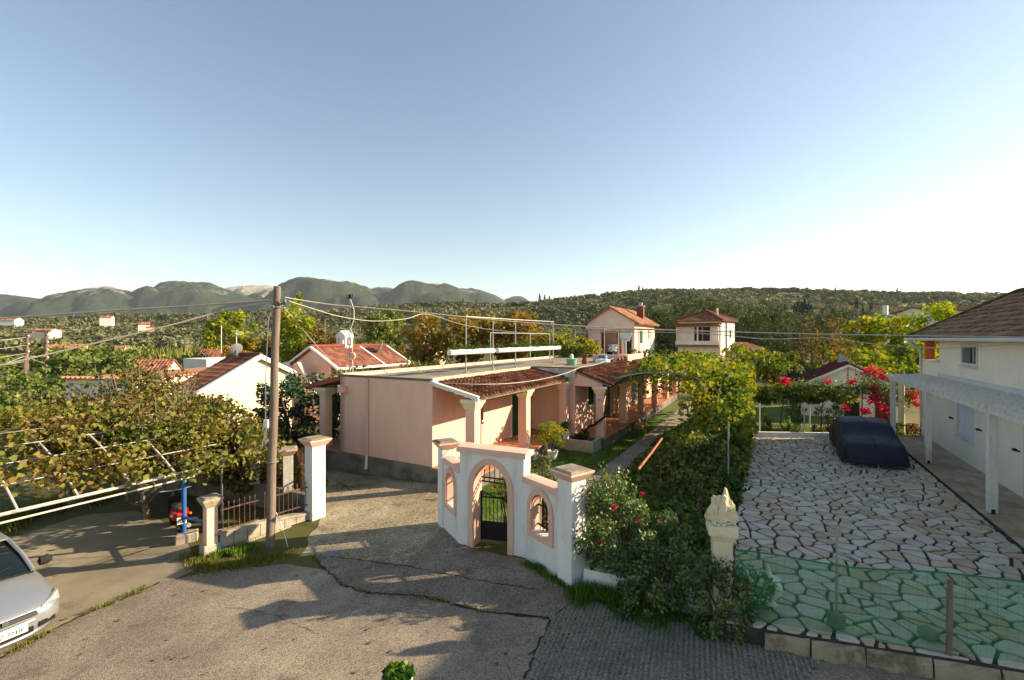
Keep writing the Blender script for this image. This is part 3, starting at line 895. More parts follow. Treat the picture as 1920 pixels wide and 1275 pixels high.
def column(l, d, ztop, w=.36, cap=True, parent=pink, zb=ZF):
    mb = MB(); h = w / 2
    mb.fbox(HF, l - h, l + h, d - h, d + h, zb, ztop - .34)
    c = mb.build('column', M_peach, parent, bevel=.012)
    m = MB()
    m.frus(HF, l - h - .015, l + h + .015, d - h - .015, d + h + .015, ztop - .34, ztop - .12, .09); m.fbox(HF, l - h - .125, l + h + .125, d - h - .125, d + h + .125, ztop - .12, ztop)
    m.build('capital', M_cream, c, bevel=.008)
    return c
for l in (.22, 3.83): column(l, 1.5, 2.82)
column(7.2, 1.78, 2.82, .34)
cD = column(7.5, 3.42, 2.66)
for l in (11.2, 14.9, 18.6, 22.3, 26): column(l, 3.42, 2.66)
for l in (.3, 3.6, 6.8): column(l, -5.7, 2.82, .34)
mb = MB(); mb.fbox(HF, 0.2, 7.3, 1.42, 1.58, 2.68, 2.80); mb.fbox(HF, 7.5, 16.2, 3.34, 3.5, 2.54, 2.66); mb.fbox(HF, 17, 27, 3.34, 3.5, 2.54, 2.66); mb.fbox(HF, .2, 7, -5.78, -5.62, 2.68, 2.8)
mb.build('beam', M_wood, pink)
F2 = Frame(HF(0, 0, 0))
for (a, b, c, e) in win1[:2]: window_in(pink, HF, a, b, c, e, 0, shutters=None, frame_mat=M_cream, pane_mat=M_dark)
door_in(pink, HF, *win1[2], 0, M_green)
for i, (a, b, c, e) in enumerate(win2):
    if c > 1: window_in(pink, HF, a, b, c, e, 2.2, shutters=M_green, frame_mat=M_cream)
    else: door_in(pink, HF, a, b, c, e, 2.2, M_green)
# pilaster strip, downpipe and vent box on the end wall
mb = MB(); mb.cyl(HF(-.05, -3.02, ZT - .1), HF(-.05, -3.02, .5), .045); dp = mb.build('downpipe', M_peach_trim, pink, smooth=True)
mb = MB(); mb.cyl(HF(-.06, -3.02, .5), HF(-.10, -3.02, -.02), .05); mb.build('pipe_shoe', M_whitepipe, dp, smooth=True)
mb = MB(); mb.fbox(HF, -.22, -.002, -4.42, -4.1, 2.72, 2.98); mb.build('vent_box', M_peach_trim, pink, bevel=.02)
# round blue tile on the porch pillar
mb = MB(); c = HF(7.5 - .185, 3.42, 2.08)
mb.cyl(c, c - E1 * .012, .115, None, 24); mb.mi = 1; mb.cyl(c - E1 * .0125, c - E1 * .016, .09, None, 24); mb.mi = 0; mb.cyl(c - E1 * .0165, c - E1 * .019, .062, None, 24); mb.mi = 1; mb.cyl(c - E1 * .0195, c - E1 * .022, .045, None, 16)
M_blue_sign = surf('sign_blue', hexc('#5b86b8'), hexc('#4b76a8'), 8, .4)
tag(mb.build('round_sign', [M_white, M_blue_sign], None, c), 'small round blue and white tile sign fixed to the porch pillar', 'sign')
# planter bed at the foot of the porch pillar and a narrow step
mb = MB()
mb.fbox(HF, 6.0, 7.1, 3.45, 3.57, -.02, .5); mb.fbox(HF, 6.0, 6.12, 2.05, 3.45, -.02, .5); mb.fbox(HF, 6.98, 7.1, 2.05, 3.45, -.02, .5); mb.fbox(HF, 6.0, 7.1, 1.93, 2.05, -.02, .5)
pl = mb.build('flower_bed', surf('bed_stone', hexc('#b8ab96'), hexc('#978b78'), 3, .95, .5, 30), None, HF(6.5, 2.7, 0), bevel=.02)
tag(pl, 'low pale stone flower bed at the foot of the porch pillar', 'flower bed')
mb = MB(); mb.fbox(HF, 6.12, 6.98, 2.05, 3.45, .2, .44); mb.build('soil', surf('soil', hexc('#3b2f22'), hexc('#4a3b2b'), 8, 1, .6, 30), pl)
mb = MB(); mb.fbox(HF, 11.9, 13.0, 3.75, 4.2, -.02, .22); mb.build('step', M_floor_tile, pink, bevel=.02)

# ------------------------------------------------------------------ things on the flat roof
ZR = ZT - .08
fr = thing('drying_frame', HF(8, -1.3, ZR), 'tall galvanised pipe frame of posts and top bars on the flat roof', 'pipe frame')
for l, d in ((4.2, -1.55), (6.27, -1.45), (8.3, -1.35), (12.9, -1.3)):
    mb = MB(); mb.tube([HF(l, d, ZR), HF(l, d, 5.72)], .03, 8); mb.fbox(HF, l - .09, l + .09, d - .09, d + .09, ZR, ZR + .02); mb.build('post', M_metal, fr, smooth=True)
mb = MB(); mb.tube([HF(4.16, -1.55, 5.74), HF(6.27, -1.45, 5.74), HF(8.3, -1.35, 5.74), HF(12.94, -1.3, 5.78)], .026, 8); mb.build('top_bar', M_metal, fr, smooth=True)
fr2 = thing('drying_frame', HF(10, -3.6, ZR), 'thin rusty posts along the far edge of the flat roof', 'pipe frame')
for l, d in ((9.5, -3.6), (14.2, -3.5), (17, -3.4)):
    mb = MB(); mb.tube([HF(l, d, ZR), HF(l, d, 5.1)], .03, 6); mb.build('post', M_metal, fr2, smooth=True)
mb = MB(); mb.tube([HF(9.5, -3.6, 5.1), HF(14.2, -3.5, 5.1), HF(17, -3.4, 5.1)], .02, 6); mb.build('top_bar', M_metal, fr2)
M_leaf_green = tinted('leaf_green', fcol('#1d3312', '#2d4a18', '#40611f', '#557528'), noise=0, transl=.3)
for i, (a, b, lab) in enumerate(((2.6, 5.9, 'short white pipe planter nearest on the pipe frame, with sparse herbs'), (6.35, 13.6, 'long white pipe planter on the pipe frame with green herbs'))):
    t = thing('pipe_planter', HF((a + b) / 2, -1.25, 4.2), lab, 'planter', 'white pipe planters on the roof frame')
    mb = MB(); mb.cyl(HF(a, -1.25, 4.22), HF(b, -1.2, 4.22), .12, None, 16); mb.build('trough', M_whitepipe, t, smooth=True)
    n = int(240 * (b - a)); rg = np.random.default_rng(40 + i); ll = a + .1 + (b - a - .2) * rg.random(n)
    ll = ll[np.sin(ll * 5 + np.sin(ll * 2.3)) > (-.2 if i == 0 else -.75)]; m = len(ll)
    P = np.array([HF(x, -1.23 + rg.normal(0, .07), 4.33 + abs(rg.normal(0, .09))) for x in ll])
    me = leaf_mesh('herbs', P - np.array(WO[t.name]), .085, .5, 3 + i); tag(link('herbs', me, t, None, [M_leaf_green]), kind='stuff')
# antenna mast with coiled cables
am = thing('antenna_mast', Pt(656, 701, 18.4), 'thin grey mast with a black aerial and coiled cables at the roof corner', 'antenna')
b = WO[am.name]
mb = MB(); mb.tube([b - EZ * .12, b + EZ * 3.05], .022, 6); mb.build('pole', M_metal, am)
mb = MB(); mb.box(b + EZ * 3.03, .10, .10, .16); mb.fbox(Frame(b), -.02, .02, -.17, .17, 3.02, 3.05); mb.fbox(Frame(b), -.012, .012, -.17, -.14, 3.02, 3.2); mb.fbox(Frame(b), -.012, .012, .14, .17, 3.02, 3.2); mb.build('aerial', M_black, am)
mb = MB(); mb.tube([b + Vector((-.4, 0, 1.85)), b + Vector((.05, 0, 1.72))], .015, 5); mb.tube([b + Vector((.03, 0, 2.98)), b + Vector((.16, 0, 2.6)), b + Vector((.17, 0, 2.2)), b + Vector((.03, 0, 1.8)), b + Vector((.12, 0, 1.6)), b + Vector((.1, 0, .9))], .012, 5)
for k in range(3):
    mb.tube([b + Vector((.09 + .13 * math.cos(t), -.03 + .02 * k, .72 + .15 * math.sin(t))) for t in np.linspace(0, 6.28, 14)], .014, 5)
mb.tube([b + Vector((-.02, 0, .7)), b + Vector((-.16, .02, .2)), b + Vector((-.2, .05, -.1))], .013, 5); mb.tube([b + Vector((.1, 0, .6)), b + Vector((.12, .02, .2)), b + Vector((.05, .05, -.1))], .013, 5)
mb.build('cable', M_whitepipe, am)

def pot(loc, r, h, mat, name, label, cat, group=None, plant=None, seed=1, n=160, ph=.3, leaf=.09, lm=None, shape='diamond'):
    t = thing(name, loc, label, cat, group)
    mb = MB(); mb.lathe(loc, [(r * .72, 0), (r * .95, h * .86), (r * 1.06, h * .87), (r * 1.06, h), (r * .92, h), (r * .9, h * .9)], 18); mb.build('pot', mat, t, smooth=True)
    if plant:
        P, o, ti = clumps(n, 9, (0, 0, h + ph * .45), (r * plant, r * plant, ph * .6), seed, .2, .45, -.9)
        me = leaf_mesh('foliage', P, leaf, .5, seed, shape, ti); tag(link('foliage', me, t, None, [lm or M_leaf_green]), kind='stuff')
        mb = MB(); 
        for k in range(5):
            a = k * 1.3; mb.tube([Vector(loc) + Vector((0, 0, h * .8)), Vector(loc) + Vector((r * .4 * math.cos(a), r * .4 * math.sin(a), h + ph * .6))], .008, 4)
        mb.build('stem', M_bark, t)
    return t
M_terra = surf('terracotta_pot', hexc('#8a4630'), hexc('#73392a'), 6, .8)
M_tub = surf('tub_green', hexc('#7fae93'), hexc('#6d9b81'), 6, .6)
M_bluepl = surf('plastic_blue', hexc('#3d6f9e'), hexc('#335f8a'), 6, .5)
tb = thing('plastic_tub', HF(12.1, .2, 3.3), 'round pale green plastic tub on the roof beside the white parapet', 'tub')
mb = MB(); mb.lathe(WO[tb.name], [(.26, 0), (.31, .3), (.33, .3), (.33, .33), (.28, .33)], 20); mb.build('tub', M_tub, tb, smooth=True)
cn = thing('white_canister', HF(12.1, .2, 3.635), 'small white canister standing on the green plastic tub', 'canister')
mb = MB(); mb.lathe(WO[cn.name], [(.1, 0), (.1, .2), (.06, .24), (.05, .27)], 14); mb.build('canister', M_whitepipe, cn, smooth=True)
vs = thing('clay_jar', HF(13.4, .5, 3.3), 'dark red waisted clay jar on the roof beyond the green tub', 'jar')
mb = MB(); mb.lathe(WO[vs.name], [(.17, 0), (.2, .1), (.13, .3), (.2, .5), (.23, .52), (.23, .56)], 16); mb.build('jar', M_terra, vs, smooth=True)
bk = thing('blue_drum', HF(15.6, .9, 3.28), 'blue plastic drum on the flat roof beside the white bags', 'drum')
mb = MB(); mb.lathe(WO[bk.name], [(.25, 0), (.28, .05), (.28, .38), (.24, .44)], 16); mb.build('drum', M_bluepl, bk, smooth=True)
bg = thing('white_bag', HF(14.7, 1.2, 3.28), 'crumpled white bag lying on the flat roof before the blue drum', 'bag')
mb = MB(); rng = random.Random(9); mb.lathe(WO[bg.name], [(.5, 0), (.52, .1), (.4, .2), (.2, .24)], 14, .6); mb.v = [(x + rng.uniform(-.06, .06), y + rng.uniform(-.05, .05), z + rng.uniform(0, .05)) for x, y, z in mb.v]; mb.build('bag', M_white, bg, smooth=True)
for i, (l, d, lab) in enumerate(((14.2, 1.9, 'small red clay flowerpot at the edge of the second porch roof'), (16.0, 1.0, 'small dark flowerpot near the middle of the flat roof'))):
    pot(HF(l, d, 3.4 if i == 0 else 3.28), .13, .22, M_terra, 'flowerpot', lab, 'flowerpot', 'clay pots on the flat roof')
for i, l in enumerate((15.0, 15.7, 16.3)):
    t = thing('roof_tile_stack', HF(l, 2.1, 3.4), ('loose terracotta tile lying on the porch roof edge, nearest of three', 'loose terracotta tile lying on the porch roof edge, middle of three', 'loose terracotta tile lying on the porch roof edge, farthest of three')[i], 'roof tile', 'loose tiles on the roof edge')
    mb = MB(); vs_, fs_ = tile_verts(lambda x, y, z: HF(l, 2.1, 3.43) + E1 * (y - .2) + E2 * (x * 1.3) + EZ * z * 2); mb.add(vs_, fs_); mb.build('tile', M_terra, t, smooth=True)
# towel and chair under the second porch
tw = MB(); 
for i in range(12):
    a, b_ = i / 12, (i + 1) / 12
    w0, w1 = .04 * math.sin(i * 1.9), .04 * math.sin((i + 1) * 1.9)
    tw.hexa([HF(13.3 + 1.0 * a, 3.3 + w0, 1.2), HF(13.3 + 1.0 * a, 3.32 + w0, 1.2), HF(13.3 + 1. * b_, 3.32 + w1, 1.2), HF(13.3 + 1. * b_, 3.3 + w1, 1.2), HF(13.3 + 1.0 * a, 3.3 + w0 * .4, 2.4), HF(13.3 + 1.0 * a, 3.32 + w0 * .4, 2.4), HF(13.3 + 1. * b_, 3.32 + w1 * .4, 2.4), HF(13.3 + 1. * b_, 3.3 + w1 * .4, 2.4)])
M_cloth = surf('cloth_blue_white', hexc('#8296b4'), hexc('#c5cbd4'), 7, .9, stretch=(1, 1, 2))
o = tw.build('hanging_cloth', M_cloth, None, HF(13.8, 3.3, 1.2)); tag(o, 'blue and white patterned cloth hanging from the second porch beam', 'cloth')
# ================================================================== arched gateway
M_gwhite = surf('gate_white', hexc('#e9e6e0'), hexc('#dcd8d0'), 1.5, .9, .25, 70, c3=hexc('#b1aa9c'), s3=1.6, t3=(.55, .8), stretch=(2, 2, .4))
M_gpink = surf('gate_pink', hexc('#e4bba6'), hexc('#dcae98'), 2.5, .9, .3, 60, c3=hexc('#b8968a'), s3=1.6, t3=(.58, .8))
M_captop = gravelly('cap_top', fcol('#75695c', '#948675', '#a89a88'), .4, 90, 3, hexc('#5e5449'), bump=.6)
M_iron = surf('black_iron', hexc('#121212'), hexc('#211d1a'), 20, .6, .2, 60)
M_rust = surf('rusty_iron', hexc('#6b4d3c'), hexc('#4f392d'), 14, .85, .3, 60, c3=hexc('#8a7a6c'), s3=6)
A_, B_, C_, D_ = Vector((-1.78, 11.76, 0)), Vector((-1.22, 10.70, 0)), Vector((.26, 10.04, 0)), Vector((.98, 9.08, 0))
gate = thing('entrance_gateway', (B_ + C_) / 2, 'white arched garden gateway with pink trim and two barred window wings', 'gateway')
def seg(p, q):
    a = (q - p).normalized(); return Frame(p, a, Vector((-a.y, a.x, 0))), (q - p).length
def arch_pts(lc, hw, zs, rise, n=14):
    return [(lc + hw * math.cos(math.pi - math.pi * i / n), zs + rise * math.sin(math.pi * i / n)) for i in range(n + 1)]
def arch_wall(name, F, L, z0, z1, th, lc, hw, zsill, zspr, rise, mat, parent, trim=.12):
    mb = MB(); pts = arch_pts(lc, hw, zspr, rise)
    def pr(poly):   # (l,z) polygon extruded through the wall
        mb.slab([F(l, 0, z) for l, z in poly], F.b * th)
    pr([(0, z0), (lc - hw, z0), (lc - hw, z1), (0, z1)]); pr([(lc + hw, z0), (L, z0), (L, z1), (lc + hw, z1)])
    if zsill > z0: pr([(lc - hw, z0), (lc + hw, z0), (lc + hw, zsill), (lc - hw, zsill)])
    for (a, za), (b, zb) in zip(pts[:-1], pts[1:]): pr([(a, za), (b, zb), (b, z1), (a, z1)])
    w = mb.build(name, mat, parent)
    mb = MB(); o = arch_pts(lc, hw + trim, zspr, rise + trim); pts = arch_pts(lc, hw - .002, zspr, rise - .002)
    def tr(poly): mb.slab([F(l, -.035, z) for l, z in poly], F.b * (.037))
    for i in range(len(pts) - 1): tr([pts[i], pts[i + 1], o[i + 1], o[i]])
    zb = zsill - trim if zsill > z0 else z0
    tr([(lc - hw - trim, zb), (lc - hw + .002, zb), (lc - hw + .002, zspr), (lc - hw - trim, zspr)]); tr([(lc + hw - .002, zb), (lc + hw + trim, zb), (lc + hw + trim, zspr), (lc + hw - .002, zspr)])
    if zsill > z0: tr([(lc - hw, zb), (lc + hw, zb), (lc + hw, zsill), (lc - hw, zsill)])
    mb.build('arch_trim', M_gpink, w)
    # inner lining of the opening, painted pink
    mb = MB(); t = .012
    ip = arch_pts(lc, hw - t, zspr, rise - t)
    for i in range(len(pts) - 1): mb.slab([F(*q) for q in ((pts[i][0], .0, pts[i][1]), (pts[i + 1][0], .0, pts[i + 1][1]), (ip[i + 1][0], .0, ip[i + 1][1]), (ip[i][0], .0, ip[i][1]))], F.b * (th - .003))
    mb.fbox(F, lc - hw, lc - hw + t, 0, th - .003, max(zsill, z0), zspr); mb.fbox(F, lc + hw - t, lc + hw, 0, th - .003, max(zsill, z0), zspr)
    mb.build('arch_lining', M_gpink, w)
    return w
def coping(F, L, z, th, parent, over=.06, l0=0.0):
    mb = MB(); prof = [(-over, 0), (-over, .07), (-over * .5, .12), (th * .5, .145), (th + over * .5, .12), (th + over, .07), (th + over, 0)]
    n = len(prof)
    vs = [F(l, d, z + h) for l in (l0, L) for d, h in prof]
    mb.add(vs, [(i, (i + 1) % n, n + (i + 1) % n, n + i) for i in range(n)] + [tuple(range(n)), tuple(reversed(range(n, 2 * n)))])
    return mb.build('coping', M_gpink, parent, smooth=True)
Fc, Lc = seg(B_, C_)
cw = arch_wall('gate_wall', Fc, Lc, -.15, 2.16, .40, .80, .44, -9, 1.36, .58, M_gwhite, gate, .13)
coping(Fc, Lc + .06, 2.16, .40, cw, .06, -.06)
Fl, Ll = seg(A_, B_); Fr_, Lr = seg(C_, D_)
lw = arch_wall('wing_wall', Fl, Ll, -.2, 1.66, .26, .60, .27, .68, 1.18, .33, M_gwhite, gate)
coping(Fl, Ll, 1.66, .26, lw, .06, .15)
rw = arch_wall('wing_wall', Fr_, Lr, -.15, 1.66, .26, .56, .29, .68, 1.18, .35, M_gwhite, gate)
coping(Fr_, Lr - .05, 1.66, .26, rw, .06)
def pillar(F, l, d, w, z0, ztop, parent, body=M_gwhite, band=M_gpink, name='pillar', flare=.10, cap=.18):
    mb = MB(); h = w / 2
    mb.fbox(F, l - h, l + h, d - h, d + h, z0, ztop - cap)
    p = mb.build(name, body, parent, bevel=.012) if name else None
    m = MB(); m.frus(F, l - h - .02, l + h + .02, d - h - .02, d + h + .02, ztop - cap, ztop - .05, flare); m.fbox(F, l - h - .02 - flare, l + h + .02 + flare, d - h - .02 - flare, d + h + .02 + flare, ztop - .05, ztop - .015)
    cp = m.build('cap', band, p, bevel=.006)
    m = MB(); e = h + .02 + flare - .01
    m.hexa([F(l - e, d - e, ztop - .015), F(l - e, d + e, ztop - .015), F(l + e, d + e, ztop - .015), F(l + e, d - e, ztop - .015), F(l - e * .75, d - e * .75, ztop + .02), F(l - e * .75, d + e * .75, ztop + .02), F(l + e * .75, d + e * .75, ztop + .02), F(l + e * .75, d - e * .75, ztop + .02)])
    m.build('cap_top', M_captop, p)
    return p
pillar(Fl, -.10, .13, .34, -.3, 2.14, gate)
pillar(Fr_, Lr + .18, .10, .40, -.25, 2.24, gate)
def bars(F, ls, d, z0, z1f, parent, rails, r=.011, lr=None, mat=None):
    g = MB()
    for z in rails: g.fbox(F, lr[0], lr[1], d - .016, d + .016, z - .014, z + .014)
    o = g.build('grille', mat or M_iron, parent)
    for l in ls:
        m = MB(); m.cyl(F(l, d, z0), F(l, d, z1f(l)), r, None, 6); m.build('bar', mat or M_iron, o)
    return o
def ell(lc, hw, zs, rise): return lambda l: zs + rise * math.sqrt(max(0, 1 - ((l - lc) / hw) ** 2)) - .01
bars(Fl, np.linspace(.42, .78, 4), .16, .68, ell(.60, .27, 1.18, .33), lw, (.80, 1.22), lr=(.33, .87))
bars(Fr_, np.linspace(.36, .76, 5), .16, .68, ell(.56, .29, 1.18, .35), rw, (.80, 1.22), lr=(.27, .85))
m = MB(); m.fbox(Fl, .33, .87, .0, .26, .665, .69); m.build('sill', M_white, lw); m = MB(); m.fbox(Fr_, .27, .85, .0, .26, .665, .69); m.build('sill', M_white, rw)
bars(Fc, np.linspace(.46, 1.14, 6), .36, 1.42, ell(.80, .44, 1.36, .58), cw, (1.42, 1.52), lr=(.36, 1.24))
ga = thing('garden_gate', Fc(.37, .36, 0), 'low black iron gate with solid foot panel inside the pink arch', 'gate')
FG = Frame(Fc(.385, .34, 0), (Fc.a * .98 + Fc.b * .17), (Fc.b * .98 - Fc.a * .17))
m = MB(); m.fbox(FG, .0, .80, -.02, .01, .06, .46); m.build('foot_panel', M_iron, ga)
m = MB()
for l in (0, .78): m.fbox(FG, l, l + .03, -.02, .02, .03, 1.2)
for z in (.46, 1.04): m.fbox(FG, .03, .78, -.014, .014, z, z + .03)
m.tube([FG(.015, 0, 1.2)] + [FG(.015 + .78 * t, 0, 1.2 - .13 * math.sin(math.pi * t)) for t in np.linspace(.1, .9, 7)] + [FG(.795, 0, 1.2)], .013, 6)
m.build('gate_frame', M_iron, ga)
for i in range(7):
    l = .12 + i * .093; m = MB(); m.cyl(FG(l, 0, .46), FG(l, 0, 1.16 - .1 * math.sin(math.pi * (l / .8))), .009, None, 6); m.build('bar', M_iron, ga)
# low wall with welded mesh from the gate to the stone pillar
Fm, Lm = seg(Vector((1.36, 8.76, 0)), Vector((3.36, 7.80, 0)))
mf = thing('mesh_fence', Fm(Lm / 2, 0, 0), 'low whitewashed wall topped with welded wire mesh under the rose bush', 'fence')
m = MB(); m.fbox(Fm, 0, Lm, 0, .16, -.15, .40); m.build('base_wall', M_gwhite, mf, bevel=.015)
m = MB()
for i in range(int(Lm / .075)): m.cyl(Fm(.03 + i * .075, .08, .38), Fm(.03 + i * .075, .08, 1.05), .0035, None, 4, False)
for j in range(8): m.cyl(Fm(0, .084, .45 + j * .08), Fm(Lm, .084, .45 + j * .08), .0035, None, 4, False)
tag(m.build('mesh_panel', M_metal, mf), kind='stuff')

# ================================================================== low wall, railings and tall white post at the left
pB = G(402, 1041); wB = G(588, 973)
Fw, Lw = seg(Vector((pB.x, pB.y, 0)), Vector((wB.x, wB.y, 0)))
M_block = surf('concrete_block', hexc('#b5aa97'), hexc('#9b907e'), 2.2, .95, .5, 40, c3=hexc('#6f685b'), s3=1.3, t3=(.52, .7))
rl = thing('railing_fence', Fw(Lw / 2, 0, -.3), 'low concrete block wall with rusty spiked railings behind the wooden utility pole', 'fence')
k = 8
for i in range(k):
    for j in range(2):
        a, b = Lw * i / k + (.12 if j else 0), Lw * (i + 1) / k + (.12 if j else 0)
        a = max(a, 0); b = min(b, Lw)
        za = -.62 + j * .36; zb = za + .35
        sink = -.0
        top = .14 - .22 * (i / k) ** 1.6
        if j == 1: zb = top - .05
        else: zb = min(zb, top - .3)
        m = MB(); m.fbox(Fw, a + .004, b - .004, .003 * (i % 2), .2, za, zb); m.build('block', M_block, rl, bevel=.012)
m = MB()
for i in range(k):
    t0, t1 = .14 - .22 * (i / k) ** 1.6, .14 - .22 * ((i + 1) / k) ** 1.6
    m.hexa([Fw(Lw * i / k, -.02, t0 - .05), Fw(Lw * i / k, .22, t0 - .05), Fw(Lw * (i + 1) / k, .22, t1 - .05), Fw(Lw * (i + 1) / k, -.02, t1 - .05), Fw(Lw * i / k, -.02, t0), Fw(Lw * i / k, .22, t0), Fw(Lw * (i + 1) / k, .22, t1), Fw(Lw * (i + 1) / k, -.02, t1)])
m.build('coping', M_block, rl)
for a, b in ((.16, Lw * .42), (Lw * .5, Lw - .1)):
    for z in (.13, .62): m = MB(); m.fbox(Fw, a, b, .085, .115, z, z + .025); m.build('rail', M_rust, rl)
for i in range(18):
    l = .22 + i * (Lw - .4) / 17
    if Lw * .42 < l < Lw * .48: continue
    m = MB(); m.cyl(Fw(l, .1, .08), Fw(l, .1, .74), .010, None, 6); m.lathe(Fw(l, .1, .74), [(.005, -.02), (.022, .015), (.016, .04), (.002, .075)], 6); m.build('rod', M_rust, rl)
pk = thing('pink_gatepost', Vector((pB.x, pB.y, gz(pB.x))), 'short pink post with worn stone cap at the end of the railings', 'post')
pillar(Fw, -.05, .1, .24, -.75, 1.02, pk, M_peach, surf('cap_worn', hexc('#b9a78f'), hexc('#9a8a74'), 5, .95, .6, 30), flare=.08, cap=.22)
m = MB(); m.fbox(Fw, -.24, .12, -.06, .26, -.8, -.08); m.build('footing', M_block, pk, bevel=.03)
wp = thing('white_gatepost', Vector((wB.x, wB.y, gz(wB.x))), 'tall white drive post with flared pinkish cap beside the railings', 'post')
pillar(Frame(Vector((wB.x, wB.y + .1, 0)), Vector((.80, -.6, 0)), Vector((.6, .8, 0))), 0, 0, .40, -.5, 1.98, wp, M_gwhite, M_gpink, flare=.11, cap=.2)
gl = thing('iron_gate_leaf', Vector((-5.75, 13.1, -.3)), 'open iron drive gate leaf of thin upright rods behind the tall white post', 'gate')
Fq_, Lq = seg(Vector((-5.75, 13.05, 0)), Vector((-7.45, 15.4, 0)))
m = MB(); m.fbox(Fq_, 0, Lq, -.02, .02, -.1, -.05); m.fbox(Fq_, 0, Lq, -.02, .02, .7, .74); m.cyl(Fq_(Lq, 0, -.35), Fq_(Lq, 0, 1.75), .035); m.build('frame', M_rust, gl)
for i in range(16):
    l = .1 + i * (Lq - .15) / 15; m = MB(); m.cyl(Fq_(l, 0, -.1), Fq_(l, 0, 1.25 + .3 * (l / Lq)), .009, None, 5); m.build('rod', M_rust, gl)
# retaining wall with two stucco posts
rt = thing('retaining_wall', Vector((-8, 14, -.5)), 'rough grey retaining wall in the shade behind the railings', 'wall')
cor = [Vector((-5.5, 13.0, 0)), Vector((-6.55, 13.6, 0)), Vector((-7.95, 14.35, 0)), Vector((-12.5, 16.6, 0))]
m = MB()
for p, q in zip(cor[:-1], cor[1:]):
    F_, L_ = seg(p, q) if False else (Frame(p, (q - p).normalized(), Vector((-(q - p).normalized().y, (q - p).normalized().x, 0))), (q - p).length)
    m.fbox(F_, -.02, L_ + .02, -.09, .09, -1.0, .30)
m.build('wall', M_plinth, rt, bevel=.02)
for i, (u, vt, Y) in enumerate(((540, 840, 13.55), (478, 830, 14.3))):
    c = Pt(u, vt, Y); t = thing('stucco_post', (c.x, c.y, .3), ('worn white stucco post with pinkish cap, nearer the tall white post', 'worn white stucco post with pinkish cap, half hidden by vine leaves')[i], 'post', 'stucco posts on the retaining wall')
    pillar(Frame(Vector((c.x, c.y, 0)), Vector((.9, .44, 0)), Vector((-.44, .9, 0))), 0, 0, .27, .28, c.z, t, surf('stucco_worn', hexc('#cfc8bb'), hexc('#b1a899'), 4, .95, .5, 40, c3=hexc('#7d756a'), s3=2.5), M_gpink, flare=.09)

# ================================================================== utility pole and cables
up = thing('utility_pole', G(506, 1027), 'leaning wooden utility pole standing before the low railing wall', 'utility pole')
pb = G(506, 1027); pt = Pt(519.5, 537, pb.y)
m = MB(); ks = 9
m.tube([pb.lerp(pt, i / ks) + Vector((.012 * math.sin(i * 1.7), 0, 0)) - (EZ * .2 if i == 0 else EZ * 0) for i in range(ks + 1)], [.108 - .024 * i / ks for i in range(ks + 1)], 12)
m.build('pole', M_wood, up, smooth=True)
m = MB(); q = pb.lerp(pt, .93); m.cyl(q + Vector((-.02, -.0, 0)), q + Vector((.26, -.05, .03)), .022); m.lathe(q + Vector((.22, -.05, .03)), [(.02, 0), (.04, .03), (.03, .09), (.01, .11)], 8); m.lathe(q + Vector((-.02, -.13, -.1)), [(.02, 0), (.035, .03), (.02, .08)], 8); m.build('insulator', surf('ceramic_grey', hexc('#6c6964'), hexc('#57544f'), 6, .5), up)
for f in (.33, .92):
    m = MB(); q = pb.lerp(pt, f); m.tube([q + Vector((.13 * math.cos(a), .13 * math.sin(a), 0)) for a in np.linspace(0, 6.28, 13)], .01, 5); m.build('band', M_metal, up)
q = pb.lerp(pt, .462) + Vector((-.11, -.10, 0))
m = MB(); m.box(q, .12, .09, .2); m.build('junction_box', M_whitepipe, up, bevel=.015)
m = MB(); m.tube([q + Vector((-.02, 0, .2)), q + Vector((-.03, .02, 1.2)), q + Vector((.02, .06, 2.6)), pb.lerp(pt, .9) + Vector((-.1, -.06, 0))], .013, 5); m.tube([q, q + Vector((-.05, 0, -.2)), q + Vector((-.03, .02, -.42)), q + Vector((.05, .0, -.3))], .014, 5); m.tube([q + Vector((.02, 0, 0)), q + Vector((-.08, 0, -.3)), q + Vector((-.12, .02, -.5))], .012, 5); m.build('service_cable', M_whitepipe, up)
m = MB(); q = pb.lerp(pt, .12); e = G(540, 1026)
m.tube([q + Vector((.13, 0, .1)), q + Vector((.3, 0, -.3)), q.lerp(e, .6) + Vector((.12, 0, -.12)), e], .008, 4); m.build('earth_wire', M_whitepipe, up)
M_cable = surf('cable_grey', hexc('#bdb5a6'), hexc('#a69e8f'), 3, .8)
M_cabled = surf('cable_dark', hexc('#4a4743'), hexc('#3b3936'), 3, .8)
def cable(pts, r, label, mat=None, name='overhead_cable'):
    """smooth curve through world points"""
    P = [Vector(p) for p in pts]; Q = []
    for i in range(len(P) - 1):
        p0, p1, p2, p3 = P[max(i - 1, 0)], P[i], P[i + 1], P[min(i + 2, len(P) - 1)]
        for t in np.linspace(0, 1, 9)[:-1]:
            Q.append(.5 * ((2 * p1) + (p2 - p0) * t + (2 * p0 - 5 * p1 + 4 * p2 - p3) * t * t + (3 * p1 - p0 - 3 * p2 + p3) * t ** 3))
    Q.append(P[-1])
    m = MB(); m.tube(Q, r, 5); o = m.build(name, mat or M_cable, None, P[0]); tag(o, label, 'cable', 'overhead cables')
    return o
ph = pb.lerp(pt, .95); yb = pb.y
cable([ph, Pt(380, 572, yb + .6), Pt(200, 583, yb + 1.3), Pt(0, 597, yb + 2.2), Pt(-260, 612, yb + 3.4)], .022, 'thick pale cable running from the wooden pole to the left, the upper one')
cable([ph - EZ * .05, Pt(440, 577, yb - .1), Pt(330, 607, yb - .5), Pt(180, 643, yb - 1), Pt(0, 685, yb - 1.6), Pt(-300, 752, yb - 2.6)], .019, 'thick pale cable sloping down left from the wooden pole')
